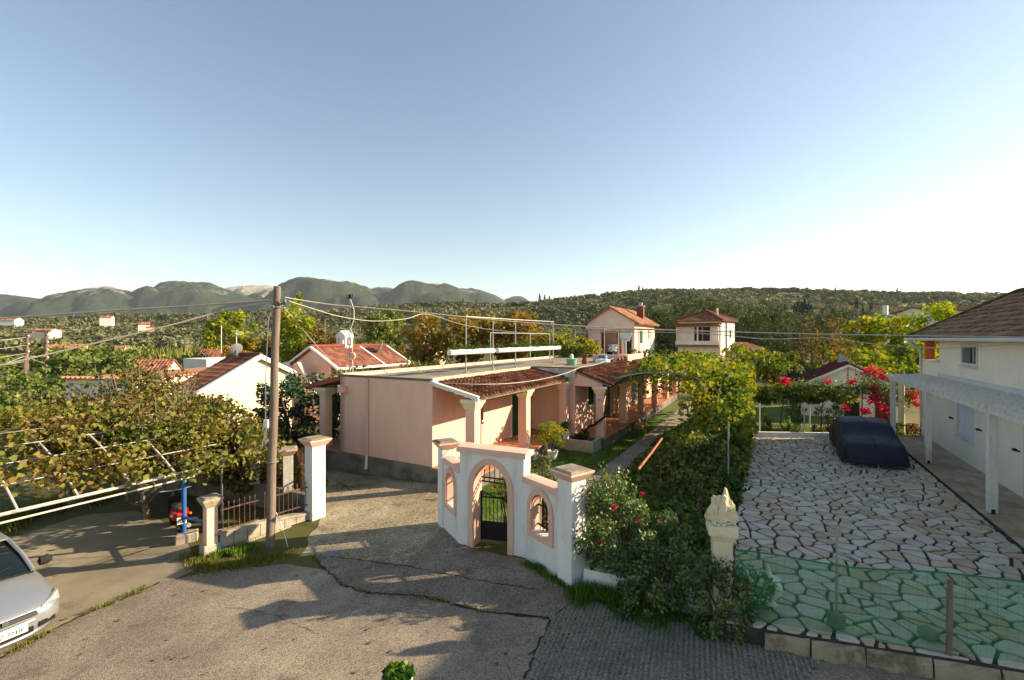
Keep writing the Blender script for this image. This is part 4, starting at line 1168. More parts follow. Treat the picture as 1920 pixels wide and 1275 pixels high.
cable([ph + Vector((.2, 0, .05)), Pt(620, 571, yb + .6), Pt(760, 583, yb + 1), Pt(1000, 606, yb + 1.6), Pt(1240, 618, yb + 1.6), Pt(1480, 625, yb + 1.2), Pt(1720, 629.5, yb + .6), Pt(2050, 634, yb - .5)], .016, 'pale straight cable from the wooden pole across to the cream house roof')
cable([ph + Vector((.18, 0, .0)), Pt(590, 580, yb + 1), Pt(640, 594, yb + 2), Pt(700, 602, yb + 3), Pt(760, 598, yb + 4), Pt(800, 589, yb + 5), Pt(865, 608, yb + 5.6), Pt(930, 619, yb + 6), Pt(1010, 624, yb + 6), Pt(1240, 623, yb + 4), Pt(1340, 627, yb + 3), Pt(1440, 635.5, yb + 2), Pt(1545, 633.5, yb + 1.5), Pt(1640, 645, yb + 1), Pt(1740, 652, yb + .6), Pt(1830, 650, yb + .4), Pt(1960, 639, yb)], .014, 'thin sagging cable looping from the wooden pole towards the cream house')
cable([ph + Vector((.1, 0, -.1)), ph.lerp(HF(.05, -4.4, 3.42), .5) - EZ * .05, HF(.05, -4.4, 3.42)], .011, 'thin stay cable from the wooden pole down to the flat roof corner')
cable([Pt(835, 718, 14.9), Pt(900, 720.5, 15), Pt(960, 718.5, 16), Pt(1015, 711, 17.5), Pt(1060, 700, 19), Pt(1088, 689, 20.2), Pt(1115, 684, 21.5), Pt(1150, 672, 24)], .017, 'loose pale cable draped along the tiled porch roofs', M_cable)
cable([HF(15, 1.6, 3.9) + Vector((0, 0, 1.2)), Pt(1240, 606, 30), Pt(1500, 625, 20)], .012, 'dark thin cable strung over the flat roof towards the orchard', M_cabled)
cable([Pt(1780, 564, 16), Pt(1850, 541, 15), Pt(1960, 508, 14)], .007, 'thin dark cable rising above the brown roof at the right', M_cabled)
for i, (u, vt, vb, Y, lab) in enumerate(((50, 622, 746, 44, 'brown far utility pole with white insulators, left of a pair'), (86, 620, 737, 46, 'brown far utility pole, right of a pair beside the field'), (46, 667, 746, 43.2, 'short brown prop pole leaning beside the far utility pole'))):
    b_, t_ = Pt(u - 1, vb, Y), Pt(u + 1, vt, Y); b_.z = tz(b_.x, b_.y) - .3
    t = thing('utility_pole', b_, lab, 'utility pole', 'far utility poles')
    m = MB(); m.tube([b_, (b_ + t_) / 2, t_], [.17, .15, .12], 8); m.build('pole', surf('far_pole_wood', hexc('#7b6658'), hexc('#66544a'), 3, .9), t)
    if i < 2:
        for j in range(4):
            m = MB(); m.lathe(t_ + Vector((.25, -.1, -.4 - j * .75)), [(.02, -.07), (.07, -.02), (.07, .05), (.02, .09)], 8); m.cyl(t_ + Vector((.0, 0, -.4 - j * .75)), t_ + Vector((.25, -.1, -.4 - j * .75)), .03); m.build('insulator', M_white, t)
        m = MB(); m.fbox(Frame(t_, Vector((1, .1, 0)), Vector((-.1, 1, 0))), -.9, .5, -.06, .06, -.12, .02); m.build('crossarm', M_wood, t)
for j in range(4):
    cable([Pt(50, 632 + j * 15, 44), Pt(20, 636 + j * 15.5, 40), Pt(-120, 650 + j * 19, 30)], .02, ('topmost', 'second', 'third', 'lowest')[j] + ' of four thin wires from the far brown pole to the left')
cable([Pt(86, 668, 46), Pt(60, 668, 44), Pt(46, 668, 43.2), Pt(0, 685, 36), Pt(-80, 705, 30)], .025, 'pale cable tied to the short prop pole in the field')
cable([Pt(48, 668, 43.2), Pt(80, 680, 45), Pt(110, 684, 48)], .02, 'short pale cable between the far poles and the hedge')
# ---- antenna pole beyond red roofed house
for u, vt, vb, Y, lab in ((609, 598, 650, 60, 'slim wooden pole standing beyond the red roofed pink house'), (415, 610, 662, 40, 'thin white aerial mast behind the ridged red roof'), (235, 650, 690, 75, 'short pale post among the shrubs near the long white block')):
    b_, t_ = Pt(u, vb, Y), Pt(u, vt, Y); m = MB(); m.tube([b_, t_], .09 if Y > 50 else .03, 6)
    tag(m.build('slim_pole', M_wood if u == 609 else M_whitepipe, None, b_), lab, 'pole')
# ================================================================== silver car at the lower left
def text_mesh(s, size, mat, parent, M4, name='lettering', ext=.002):
    cu = bpy.data.curves.new(name, 'FONT'); cu.body = s; cu.size = size; cu.align_x = 'CENTER'; cu.align_y = 'CENTER'; cu.extrude = ext
    tmp = bpy.data.objects.new(name, cu); COL.objects.link(tmp)
    dg = bpy.context.evaluated_depsgraph_get(); dg.update()
    me = bpy.data.meshes.new_from_object(tmp.evaluated_get(dg))
    bpy.data.objects.remove(tmp); bpy.data.curves.remove(cu)
    me.name = name; me.transform(M4); me.materials.clear(); me.materials.append(mat)
    return link(name, me, parent, WO[parent.name])
M_silver = surf('car_paint_silver', hexc('#aeb2b6'), hexc('#a6aaae'), 2, .28, 0, metal=.65, spec=.6)
M_lens = surf('lamp_lens', hexc('#d9dbd8'), hexc('#b9bcb9'), 30, .08, .2, 60, metal=.5, spec=.8)
M_carglass = surf('car_glass', hexc('#10181a'), hexc('#18211f'), 1.5, .05, spec=.7)
M_rubber = surf('rubber', hexc('#191919'), hexc('#222222'), 8, .85)
M_chrome = surf('chrome', hexc('#c9c9c6'), hexc('#bdbdba'), 4, .15, metal=.9)
M_plate = surf('plate_white', hexc('#e6e4da'), hexc('#dcdacf'), 8, .5)
M_red = surf('scooter_red', hexc('#c4181b'), hexc('#b01518'), 4, .3, spec=.5)
M_amber = surf('amber_lens', hexc('#e08a2a'), hexc('#d07a1c'), 6, .2)

def body_loft(mb, secs):
    """secs: list of (x, [(y,z)...]) half profiles from the sill to the centre line, mirrored"""
    n = len(secs[0][1]); ring = []
    for x, pr in secs:
        full = [(-y, z) for y, z in pr] + [(y, z) for y, z in reversed(pr[:-1] if abs(pr[-1][0]) < 1e-6 else pr)]
        ring.append([(x, y, z) for y, z in full])
    k = len(ring[0]); vs = [p for r_ in ring for p in r_]
    fs = []
    for i in range(len(ring) - 1):
        for j in range(k - 1): fs.append((i * k + j, i * k + j + 1, (i + 1) * k + j + 1, (i + 1) * k + j))
        fs.append((i * k + k - 1, i * k, (i + 1) * k, (i + 1) * k + k - 1))
    fs += [tuple(range(k)), tuple(reversed(range((len(ring) - 1) * k, len(ring) * k)))]
    mb.add(vs, fs)
def place(mb, F):
    mb.v = [tuple(F(x, -y, z)) for x, y, z in mb.v]   # car axes: x forward, y left
car_o = Vector((-8.42, 7.62, 0)); car_o.z = gz(car_o.x - 1.5) 
hd = Vector((.90, -.43, 0)).normalized()
CF = Frame(car_o, hd, Vector((hd.y, -hd.x, 0)))     # d axis = right side of the car
car = thing('parked_car', CF(-1.9, 0, 0), 'silver hatchback parked at the lower left edge of the road', 'car')
def P5(hw, z0, zs, zc, zb=.2): return [(hw * .94, zb), (hw, zb + .18), (hw, (zs + zb) / 2 + .05), (hw * .985, zs - .09), (hw * .9, zs), (hw * .5, zc - .012), (0, zc)]
mb = MB()
body_loft(mb, [(-.02, P5(.50, 0, .56, .58, .24)), (-.07, P5(.66, 0, .62, .64, .2)), (-.2, P5(.77, 0, .68, .71, .18)), (-.45, P5(.82, 0, .75, .80, .18)), (-.85, P5(.84, 0, .83, .90, .18)), (-1.2, P5(.845, 0, .89, .96, .18)), (-2.0, P5(.85, 0, .93, .99, .18)), (-3.4, P5(.84, 0, .95, 1.0, .2)), (-3.85, P5(.78, 0, .90, .93, .25)), (-3.95, P5(.70, 0, .7, .72, .3))])
place(mb, CF); body = mb.build('body', M_silver, car, smooth=True)
sd = body.modifiers.new('round', 'SUBSURF'); sd.levels = 1; sd.render_levels = 1
def gh(h0, h1, z0, z1): return [(h0, z0), (h0 * .7 + h1 * .3, z0 * .7 + z1 * .3), (h1, z1 - .03), (h1 * .6, z1), (0, z1 + .015)]
mb = MB()
body_loft(mb, [(-1.13, gh(.70, .68, .90, .955)), (-1.5, gh(.735, .66, .92, 1.16)), (-1.92, gh(.74, .60, .92, 1.37)), (-2.5, gh(.74, .60, .92, 1.43)), (-3.2, gh(.73, .58, .92, 1.38)), (-3.8, gh(.68, .58, .92, 1.0))])
place(mb, CF); mb.build('cabin_glass', M_carglass, car, smooth=True)
mb = MB()
for s in (-1, 1):
    mb.tube([CF(-1.10, .70 * s, .93), CF(-1.5, .672 * s, 1.175), CF(-1.92, .61 * s, 1.385), CF(-2.5, .60 * s, 1.44), CF(-3.2, .585 * s, 1.39), CF(-3.8, .6 * s, 1.0)], .035, 6)
mb.slab([CF(-1.90, -.60, 1.392), CF(-1.90, .60, 1.392), CF(-2.5, .6, 1.448), CF(-2.5, -.6, 1.448)], (0, 0, .03)); mb.slab([CF(-2.5, -.60, 1.448), CF(-2.5, .60, 1.448), CF(-3.2, .58, 1.4), CF(-3.2, -.58, 1.4)], (0, 0, .03))
mb.build('roof_frame', M_silver, car, smooth=True)
mb = MB(); mb.tube([CF(-1.08, y, .955 - .05 * (abs(y) / .7) ** 2) for y in np.linspace(-.7, .7, 9)], .018, 5); mb.build('wiper_cowl', M_rubber, car)
mb = MB(); mb.tube([CF(-1.1, .1, .975), CF(-1.28, -.45, 1.055)], .01, 4); mb.tube([CF(-1.1, .6, .96), CF(-1.3, .1, 1.085)], .01, 4); mb.build('wiper', M_rubber, car)
for s in (-1, 1):
    mb = MB(); mb.lathe((0, 0, 0), [(.02, -.12), (.10, -.09), (.115, .02), (.07, .08), (.01, .1)], 12, .55)
    c = CF(-1.25, .93 * s, 1.0)
    mb.v = [tuple(c + CF.b * z * s + CF.a * y * 1.0 + EZ * x * .85) for x, y, z in mb.v]; o = mb.build('mirror', M_rubber, car, smooth=True)
    mb = MB(); 
    mb.v = []; body_h = [(-.10, .47, .52), (-.14, .66, .53), (-.30, .775, .58), (-.46, .80, .68), (-.34, .76, .725), (-.17, .62, .69), (-.08, .46, .63)]
    pts = [CF(x + .02, (y + .012) * s, z) for x, y, z in body_h]; c2 = sum(pts, Vector()) / len(pts) + CF.a * .035 + EZ * .02 + CF.b * s * .02
    mb.add(pts + [c2] + [p - CF.a * .08 - EZ * .0 for p in pts], [(i, (i + 1) % 7, 7) for i in range(7)] + [(i, (i + 1) % 7, 8 + (i + 1) % 7, 8 + i) for i in range(7)])
    mb.build('headlight', M_lens, car, smooth=True)
    mb = MB(); mb.slab([CF(-.06, .42 * s, .30), CF(-.13, .66 * s, .31), CF(-.13, .66 * s, .39), CF(-.06, .42 * s, .39)], CF.a * .05); mb.build('fog_lamp_recess', M_black, car, bevel=.01)
mb = MB(); mb.tube([CF(-.02 - .0 - .42 * (y / .8) ** 4 - .12 * (y / .8) ** 2, y, .45) for y in np.linspace(-.82, .82, 17)], .045, 8); mb.tube([CF(-.015 - .42 * (y / .8) ** 4 - .12 * (y / .8) ** 2, y, .23) for y in np.linspace(-.8, .8, 17)], .03, 8); mb.build('bumper', M_silver, car, smooth=True)
mb = MB(); mb.slab([CF(-.02, -.40, .53), CF(-.02, .40, .53), CF(-.05, .40, .60), CF(-.05, -.40, .60)], CF.a * .035); mb.build('grille', M_black, car, bevel=.012)
mb = MB(); mb.slab([CF(-.01, -.34, .28), CF(-.01, .34, .28), CF(-.01, .34, .37), CF(-.01, -.34, .37)], CF.a * .03); mb.build('air_intake', M_black, car)
mb = MB(); mb.cyl(CF(.0, 0, .585), CF(.022, 0, .58), .045, None, 14); mb.build('emblem', M_chrome, car)
mb = MB(); mb.slab([CF(.035, -.26, .335), CF(.035, .26, .335), CF(.03, .26, .445), CF(.03, -.26, .445)], CF.a * .012); np_ = mb.build('number_plate', M_plate, car)
rot = Matrix((CF.b * -1 * -1, EZ, CF.a)).transposed()
rot = Matrix(((-CF.b).to_tuple(), EZ.to_tuple(), CF.a.to_tuple())).transposed()
if rot.determinant() < 0: rot = Matrix((CF.b.to_tuple(), EZ.to_tuple(), CF.a.to_tuple())).transposed()
m4 = rot.to_4x4(); m4.translation = CF(.050, 0, .39) - WO[car.name]
text_mesh('PYZ 7710', .095, M_black, np_, m4)
M_tyre = M_rubber
def wheel(c, ax, r, w, parent, rim=M_chrome):
    q = ax.to_track_quat('Z', 'Y'); mb = MB()
    mb.lathe((0, 0, 0), [(r * .62, -w / 2), (r * .93, -w / 2), (r, -w * .32), (r, w * .32), (r * .93, w / 2), (r * .62, w / 2)], 22)
    mb.v = [tuple(Vector(c) + q @ Vector(p)) for p in mb.v]; o = mb.build('wheel', M_tyre, parent, c, smooth=True)
    mb = MB(); mb.lathe((0, 0, 0), [(r * .63, -w * .4), (r * .5, w * .30), (r * .12, w * .42), (.01, w * .44)], 16); mb.v = [tuple(Vector(c) + q @ Vector(p)) for p in mb.v]; mb.build('rim', rim, o, smooth=True)
    return o
for x in (-.82, -3.2):
    for s in (-1, 1): wheel(CF(x, .74 * s, .30), CF.b * s, .30, .19, car)

# ================================================================== red scooter under the vine
so = Vector((-8.72, 12.05, 0)); sh = Vector((-.66, .75, 0)).normalized()
so.z = gz(so.x)
SF = Frame(so, sh, Vector((sh.y, -sh.x, 0)))
sc = thing('motor_scooter', so, 'red motor scooter seen from behind, parked under the vine beside the blue post', 'scooter')
wheel(SF(0, 0, .27), SF.b, .27, .13, sc); wheel(SF(1.25, 0, .27), SF.b, .27, .12, sc)
mb = MB()
body_loft(mb, [(-.34, [(.05, .66), (.08, .72), (.07, .78), (.04, .82), (0, .83)]), (-.2, [(.12, .58), (.17, .68), (.16, .78), (.1, .82), (0, .83)]), (.1, [(.14, .46), (.2, .6), (.18, .74), (.1, .78), (0, .79)]), (.45, [(.12, .36), (.19, .5), (.17, .66), (.1, .72), (0, .73)]), (.6, [(.1, .3), (.17, .4), (.15, .55), (.08, .6), (0, .6)])])
place(mb, SF); mb.build('tail_fairing', M_red, sc, smooth=True)
mb = MB(); body_loft(mb, [(-.2, [(.08, .8), (.12, .84), (.1, .88), (0, .9)]), (.2, [(.13, .77), (.16, .83), (.12, .87), (0, .88)]), (.6, [(.1, .72), (.14, .77), (.1, .8), (0, .81)])]); place(mb, SF); mb.build('seat', surf('seat_vinyl', hexc('#57524a'), hexc('#47433c'), 6, .6), sc, smooth=True)
mb = MB(); body_loft(mb, [(.98, [(.15, .35), (.19, .6), (.16, .85), (.08, .98), (0, 1.0)]), (1.08, [(.12, .35), (.16, .6), (.14, .85), (.07, 1.0), (0, 1.02)])]); place(mb, SF); mb.build('leg_shield', M_rubber, sc, smooth=True)
mb = MB(); mb.fbox(SF, .5, 1.05, -.16, .16, .26, .33); mb.build('footboard', M_rubber, sc)
mb = MB(); mb.tube([SF(.98, -.36, 1.06), SF(1.02, -.1, 1.02), SF(1.02, .1, 1.02), SF(.98, .36, 1.06)], .018, 6); mb.build('handlebar', M_chrome, sc)
for s in (-1, 1):
    mb = MB(); mb.cyl(SF(1.0, .26 * s, 1.05), SF(.97, .34 * s, 1.22), .008, None, 5); c = SF(.97, .36 * s, 1.24); mb.cyl(c - SF.a * .015, c + SF.a * .015, .06, None, 12); mb.build('mirror', M_chrome, sc)
mb = MB(); mb.slab([SF(-.345, -.1, .71), SF(-.345, .1, .71), SF(-.33, .1, .78), SF(-.33, -.1, .78)], -SF.a * .03); mb.build('tail_light', surf('red_lens', hexc('#d8231d'), hexc('#c01a16'), 6, .15, spec=.6), sc, bevel=.01)
for s in (-1, 1):
    mb = MB(); mb.lathe(SF(-.26, .19 * s, .70), [(.01, -.03), (.035, -.02), (.035, .02), (.01, .03)], 8); mb.build('indicator', M_amber, sc)
mb = MB(); mb.slab([SF(-.38, -.1, .50), SF(-.38, .1, .50), SF(-.34, .1, .66), SF(-.34, -.1, .66)], -SF.a * .008); spl = mb.build('number_plate', M_plate, sc)
nrm = (-SF.a * .97 + EZ * .24).normalized(); xx = -SF.b; yy = nrm.cross(xx).normalized()
if yy.z < 0: xx = -xx; yy = nrm.cross(xx).normalized()
rot = Matrix((xx.to_tuple(), yy.to_tuple(), nrm.to_tuple())).transposed().to_4x4()
rot.translation = SF(-.380, 0, .615) - WO[sc.name]; text_mesh('AZT', .075, M_black, spl, rot)
rot.translation = SF(-.399, 0, .545) - WO[sc.name]; text_mesh('148', .075, M_black, spl, rot)
mb = MB(); mb.tube([SF(-.1, .18, .33), SF(.1, .17, .3), SF(.4, .15, .28)], [.055, .05, .03], 8); mb.build('exhaust', M_metal, sc, smooth=True)
mb = MB(); mb.slab([SF(-.36, -.09, .36), SF(-.36, .09, .36), SF(-.30, .1, .5), SF(-.30, -.1, .5)], SF.a * .02); mb.build('mudguard', M_rubber, sc)

# ================================================================== car under a dark blue cover in the courtyard
ZC = .30
cc = thing('covered_car', HF(10, 13.2, ZC), 'car parked under a dark blue fabric cover in the paved courtyard', 'car')
KF = Frame(HF(7.75, 13.15, ZC), E1, E2)
def prof(hw, zs, zc, hem): return [(hw + .07, hem), (hw + .055, .3), (hw + .035, .5), (hw + .01, zs * .82), (hw * .9, zs), (hw * .55, zc - .02), (0, zc)]
secs = [(-.10, .74, .56, .62), (-.02, .84, .70, .76), (.12, .88, .78, .84), (.5, .89, .83, .92), (1.0, .9, .87, .97), (1.2, .89, .93, 1.03), (1.62, .80, 1.24, 1.34), (2.0, .78, 1.31, 1.39), (2.7, .78, 1.32, 1.40), (3.2, .80, 1.22, 1.32), (3.7, .86, .98, 1.06), (4.1, .86, .86, .92), (4.28, .76, .64, .70)]
rng = random.Random(12); n2 = []
for i in range(len(secs) - 1):
    a, b = secs[i], secs[i + 1]; st = max(1, int((b[0] - a[0]) / .11))
    for j in range(st): n2.append(tuple(a[q] + (b[q] - a[q]) * j / st for q in range(4)))
n2.append(secs[-1])
mb = MB(); L2 = []
for i, (x, hw, zs, zc) in enumerate(n2):
    w = .018 * math.sin(i * 2.1) + rng.uniform(-.012, .012)
    pr = prof(hw + w, zs, zc, .13 + .04 * math.sin(i * .9) + rng.uniform(-.02, .02))
    pr2 = []
    for q in range(len(pr) - 1):
        for t in (0, .5):
            pr2.append((pr[q][0] + (pr[q + 1][0] - pr[q][0]) * t + (.02 * math.sin(i * 1.3 + q) if q < 3 else .008 * math.sin(i * .8 + q * 2)), pr[q][1] + (pr[q + 1][1] - pr[q][1]) * t + (rng.uniform(-.006, .006))))
    pr2.append(pr[-1]); L2.append((x, pr2))
body_loft(mb, L2); mb.v = [tuple(KF(x, y, z)) for x, y, z in mb.v]
M_cover = surf('cover_navy', hexc('#1d2236'), hexc('#171b2b'), 5, .62, .35, 25, spec=.35)
cv = mb.build('cover', M_cover, cc, smooth=True); cv.data.set_sharp_from_angle(angle=R(70))
cl = bpy.data.textures.new('folds', 'CLOUDS'); cl.noise_scale = .28
dm = cv.modifiers.new('folds', 'DISPLACE'); dm.texture = cl; dm.strength = .075; dm.mid_level = .5
cl2 = bpy.data.textures.new('wrinkles', 'CLOUDS'); cl2.noise_scale = .10
dm2 = cv.modifiers.new('wrinkles', 'DISPLACE'); dm2.texture = cl2; dm2.strength = .03; dm2.mid_level = .5
mb = MB()
for s in (-1, 1): mb.tube([KF(-.06, .82 * s, .11), KF(.3, .93 * s, .10), KF(2, .95 * s, .1), KF(4, .92 * s, .1)], .012, 5)
mb.tube([KF(-.13, y, .12) for y in np.linspace(-.75, .75, 6)], .012, 5); mb.build('hem', M_cover, cc)
mb = MB()
mb.tube([KF(x, 0, zc + .012) for x, hw, zs, zc in secs[1:-1]], .011, 5)
for s in (-1, 1): mb.tube([KF(x, s * hw * .915, zs + .012) for x, hw, zs, zc in secs[1:-1]], .012, 5)
mb.build('seam', M_cover, cc)
for x in (.75, 3.4):
    for s in (-1, 1): wheel(KF(x, .74 * s, .31), E2 * s, .31, .2, cc)
mb = MB(); mb.tube([KF(-.02, -.72, .02), KF(.05, -.86, .12), KF(.3, -.93, .2)], .012, 5); mb.tube([KF(-.06, -.8, .012), KF(-.08, -.6, .012)], .012, 5); mb.tube([KF(-.06, .8, .012), KF(-.08, .62, .012)], .012, 5); mb.tube([KF(-.13, .05, .15), KF(-.16, .06, .01)], .008, 4); mb.build('strap', M_whitepipe, cc)
# ================================================================== crazy-paved courtyard
def fz(l): return ZC
front_l = lambda d: -4.25 + .235 * (d - 9.25)
M_mortar = surf('mortar_dark', hexc('#4a443d'), hexc('#37322d'), 5, .95, .5, 60)
poly = [HF(front_l(9.2), 9.2), HF(front_l(17.2), 17.2), HF(14.4, 17.2), HF(14.0, 14.6), HF(12.4, 12.3), HF(11.3, 9.2)]
mb = MB(); mb.slab([p - EZ * .2 for p in poly], (0, 0, .2 + ZC - .03)); court = mb.build('courtyard', M_mortar); tag(court, kind='structure')
M_stone = tinted('paving_stone', fcol('#a39a8a', '#b5ac9d', '#c0b7a8', '#b5a489', '#ab9074', '#bcb3a5'), noise=.26, scale=3.5, rough=.75, bump=.4, bscale=18)
def cells(l0, l1, d0, d1, size, seed, inside, aniso=1.0):
    rng = random.Random(seed); pts = []
    nl, nd = int((l1 - l0) / size) + 1, int((d1 - d0) / size) + 1
    for i in range(-1, nl + 1):
        for j in range(-1, nd + 1):
            if rng.random() < .10: continue
            k = 2 if rng.random() < .16 else 1
            for _ in range(k): pts.append((l0 + (i + .5 + rng.uniform(-.55, .55)) * size, d0 + (j + .5 + rng.uniform(-.55, .55)) * size))
    grid = {}
    for n, p in enumerate(pts): grid.setdefault((int(p[0] // size), int(p[1] // size)), []).append(n)
    out = []
    for n, p in enumerate(pts):
        if not inside(p): continue
        ci, cj = int(p[0] // size), int(p[1] // size); poly = [(p[0] - 1, p[1] - 1), (p[0] + 1, p[1] - 1), (p[0] + 1, p[1] + 1), (p[0] - 1, p[1] + 1)]
        for a in range(-3, 4):
            for b in range(-3, 4):
                for m in grid.get((ci + a, cj + b), ()):
                    if m == n: continue
                    q = pts[m]; nx, ny = q[0] - p[0], q[1] - p[1]; c = (q[0] ** 2 + q[1] ** 2 - p[0] ** 2 - p[1] ** 2) / 2
                    new = []; L = len(poly)
                    for k in range(L):
                        A, B = poly[k], poly[(k + 1) % L]; fa, fb = A[0] * nx + A[1] * ny - c, B[0] * nx + B[1] * ny - c
                        if fa <= 0: new.append(A)
                        if (fa < 0) != (fb < 0):
                            t = fa / (fa - fb); new.append((A[0] + (B[0] - A[0]) * t, A[1] + (B[1] - A[1]) * t))
                    poly = new
                    if not poly: break
                if not poly: break
        out.append((p, poly))
    return out
def clip_poly(poly, f):
    new = []; L = len(poly)
    for k in range(L):
        A, B = poly[k], poly[(k + 1) % L]; fa, fb = f(A), f(B)
        if fa <= 0: new.append(A)
        if (fa < 0) != (fb < 0):
            t = fa / (fa - fb); new.append((A[0] + (B[0] - A[0]) * t, A[1] + (B[1] - A[1]) * t))
    return new
def inset(poly, g, rng):
    n = len(poly); cx = sum(p[0] for p in poly) / n; cy = sum(p[1] for p in poly) / n
    ar = sum(poly[i][0] * poly[(i + 1) % n][1] - poly[(i + 1) % n][0] * poly[i][1] for i in range(n)) / 2
    if abs(ar) < .012: return None
    s = 1 if ar > 0 else -1; q = poly
    base = poly
    for i in range(n):
        A, B = base[i], base[(i + 1) % n]; dx, dy = B[0] - A[0], B[1] - A[1]; L = math.hypot(dx, dy)
        if L < 1e-5: continue
        gg = g * rng.uniform(.7, 1.7); nx, ny = dy / L * s, -dx / L * s
        q = clip_poly(q, lambda p: (p[0] - A[0]) * nx + (p[1] - A[1]) * ny + gg)
        if len(q) < 3: return None
    # knock the corners off
    out = []; n = len(q)
    for i in range(n):
        P, A, B = q[i - 1], q[i], q[(i + 1) % n]; t1, t2 = rng.uniform(.06, .2), rng.uniform(.06, .2)
        out.append((A[0] + (P[0] - A[0]) * t1, A[1] + (P[1] - A[1]) * t1)); out.append((A[0] + (B[0] - A[0]) * t2, A[1] + (B[1] - A[1]) * t2))
    return out
def stone_geo(q, z, rng, F=HF, h=.045):
    n = len(q); cx = sum(p[0] for p in q) / n; cy = sum(p[1] for p in q) / n
    tl, td = rng.uniform(-.012, .012), rng.uniform(-.012, .012); dz = rng.uniform(-.005, .006)
    top = lambda p: z + dz + (p[0] - cx) * tl + (p[1] - cy) * td
    v = [F(p[0], p[1], z - h) for p in q] + [F(p[0], p[1], top(p) - .008) for p in q] + [F(cx + (p[0] - cx) * .95, cy + (p[1] - cy) * .95, top(p)) for p in q]
    f = [tuple(range(2 * n, 3 * n))]
    for k in (0, 1): f += [(k * n + i, k * n + (i + 1) % n, (k + 1) * n + (i + 1) % n, (k + 1) * n + i) for i in range(n)]
    return v, f
rng = random.Random(21)
far_d = lambda l: 0
lims = [lambda p: front_l(p[1]) - p[0], lambda p: 9.2 - p[1], lambda p: p[1] - 14.62, lambda p: p[0] - (11.25 + (p[1] - 9.2) * .48)]
st = []
for p, poly in cells(-4.6, 14.5, 9.0, 14.8, .335, 4, lambda p: -4.9 < p[0] < 14.6 and 8.9 < p[1] < 14.9):
    for f in lims:
        poly = clip_poly(poly, f)
        if len(poly) < 3: break
    if len(poly) < 3: continue
    q = inset(poly, .021, rng)
    if q and len(q) >= 3: st.append(q)
def cdist(q):
    c = HF(sum(p[0] for p in q) / len(q), sum(p[1] for p in q) / len(q), ZC)
    return c.length if abs(c.x / c.y) < 1.2 else c.length + 100
st.sort(key=cdist)
for q in st[:298]:
    mb = MB(); v, f = stone_geo(q, ZC + .004, rng); c = sum(v, Vector()) / len(v); mb.add(v, f); mb.build('paving_stone', M_stone, court, c, tint=rng.random())
mb = MB(); tt = []
for q in st[298:]:
    v, f = stone_geo(q, ZC + .004, rng); mb.add(v, f); tt += [rng.random()] * len(f)
tag(mb.build('paving_stone', M_stone, court, tint=tt), kind='stuff')
# kerb of rough blocks along the street edge
kb = MB(); l = 9.6; M_kerb = surf('kerb_block', hexc('#a4937a'), hexc('#8b7a64'), 3, .95, .7, 30, c3=hexc('#5d5142'), s3=1.5, t3=(.5, .65))
rng = random.Random(8); d = 9.85
while d < 17:
    w = rng.uniform(.5, 1.0); j = rng.uniform(-.03, .03)
    mb = MB(); nseg = 5; vs = []
    for i in range(nseg + 1):
        dd = d + .01 + (w - .02) * i / nseg; fl = front_l(dd) - .03
        e = rng.uniform(-.05, .05)
        vs += [HF(fl - .07 + e + j, dd, -.12), HF(fl - .05 + e * .5 + j, dd, ZC - .06 + rng.uniform(-.07, .03)), HF(fl + .02, dd, ZC - .045 + rng.uniform(-.01, .0)), HF(fl + .02, dd, -.12)]
    fs = []
    for i in range(nseg):
        for k in range(4): fs.append((i * 4 + k, i * 4 + (k + 1) % 4, i * 4 + 4 + (k + 1) % 4, i * 4 + 4 + k))
    fs += [(0, 1, 2, 3), tuple(nseg * 4 + k for k in (3, 2, 1, 0))]
    mb.add(vs, fs); mb.build('kerb_stone', M_kerb, court); d += w
# walkway of square tiles along the house
walk = MB(); walk.slab([HF(-3.0, 14.66, .05), HF(-3.0, 16.15, .05), HF(15.6, 16.15, .05), HF(15.6, 14.66, .05)], (0, 0, ZC - .025)); wk = walk.build('walkway', M_mortar); tag(wk, kind='structure')
M_slabt = tinted('walk_tile', fcol('#8d7b63', '#9f8d74', '#ad9d85', '#97836b'), noise=.2, scale=4, rough=.75, per_object=True, bump=.3)
tm = bpy.data.meshes.new('tile'); bm = bmesh.new(); bmesh.ops.create_cube(bm, size=1.0); bmesh.ops.scale(bm, vec=(.485, .365, .03), verts=bm.verts); bmesh.ops.bevel(bm, geom=bm.edges[:], offset=.006, segments=1, affect='EDGES'); bm.to_mesh(tm); bm.free(); tm.materials.append(M_slabt)
rt_ = Matrix((E1, E2, EZ)).transposed().to_4x4(); rng = random.Random(3)
for i in range(31):
    for j in range(4):
        l = -.0 + i * .5; d = 14.66 + .19 + j * .373
        if l > 15.3: continue
        o = bpy.data.objects.new('tile', tm); COL.objects.link(o); o.parent = wk
        m4 = (rt_ @ Matrix.Rotation(rng.uniform(-.006, .006), 4, 'Z')).copy(); m4.translation = HF(l + (.25 if j % 2 else 0), d, ZC + .028 + rng.uniform(-.002, .002)); o.matrix_basis = m4; WO[o.name] = m4.translation.copy()
# low white kerb at the far end
mb = MB(); Fk, Lk_ = seg(HF(11.35, 9.2), HF(13.9, 14.5)); mb.fbox(Fk, 0, Lk_, 0, .14, 0, .52); fk = mb.build('low_kerb_wall', M_white, None, HF(11.5, 9.4), bevel=.02); tag(fk, 'low white kerb wall closing the far end of the courtyard', 'kerb wall')

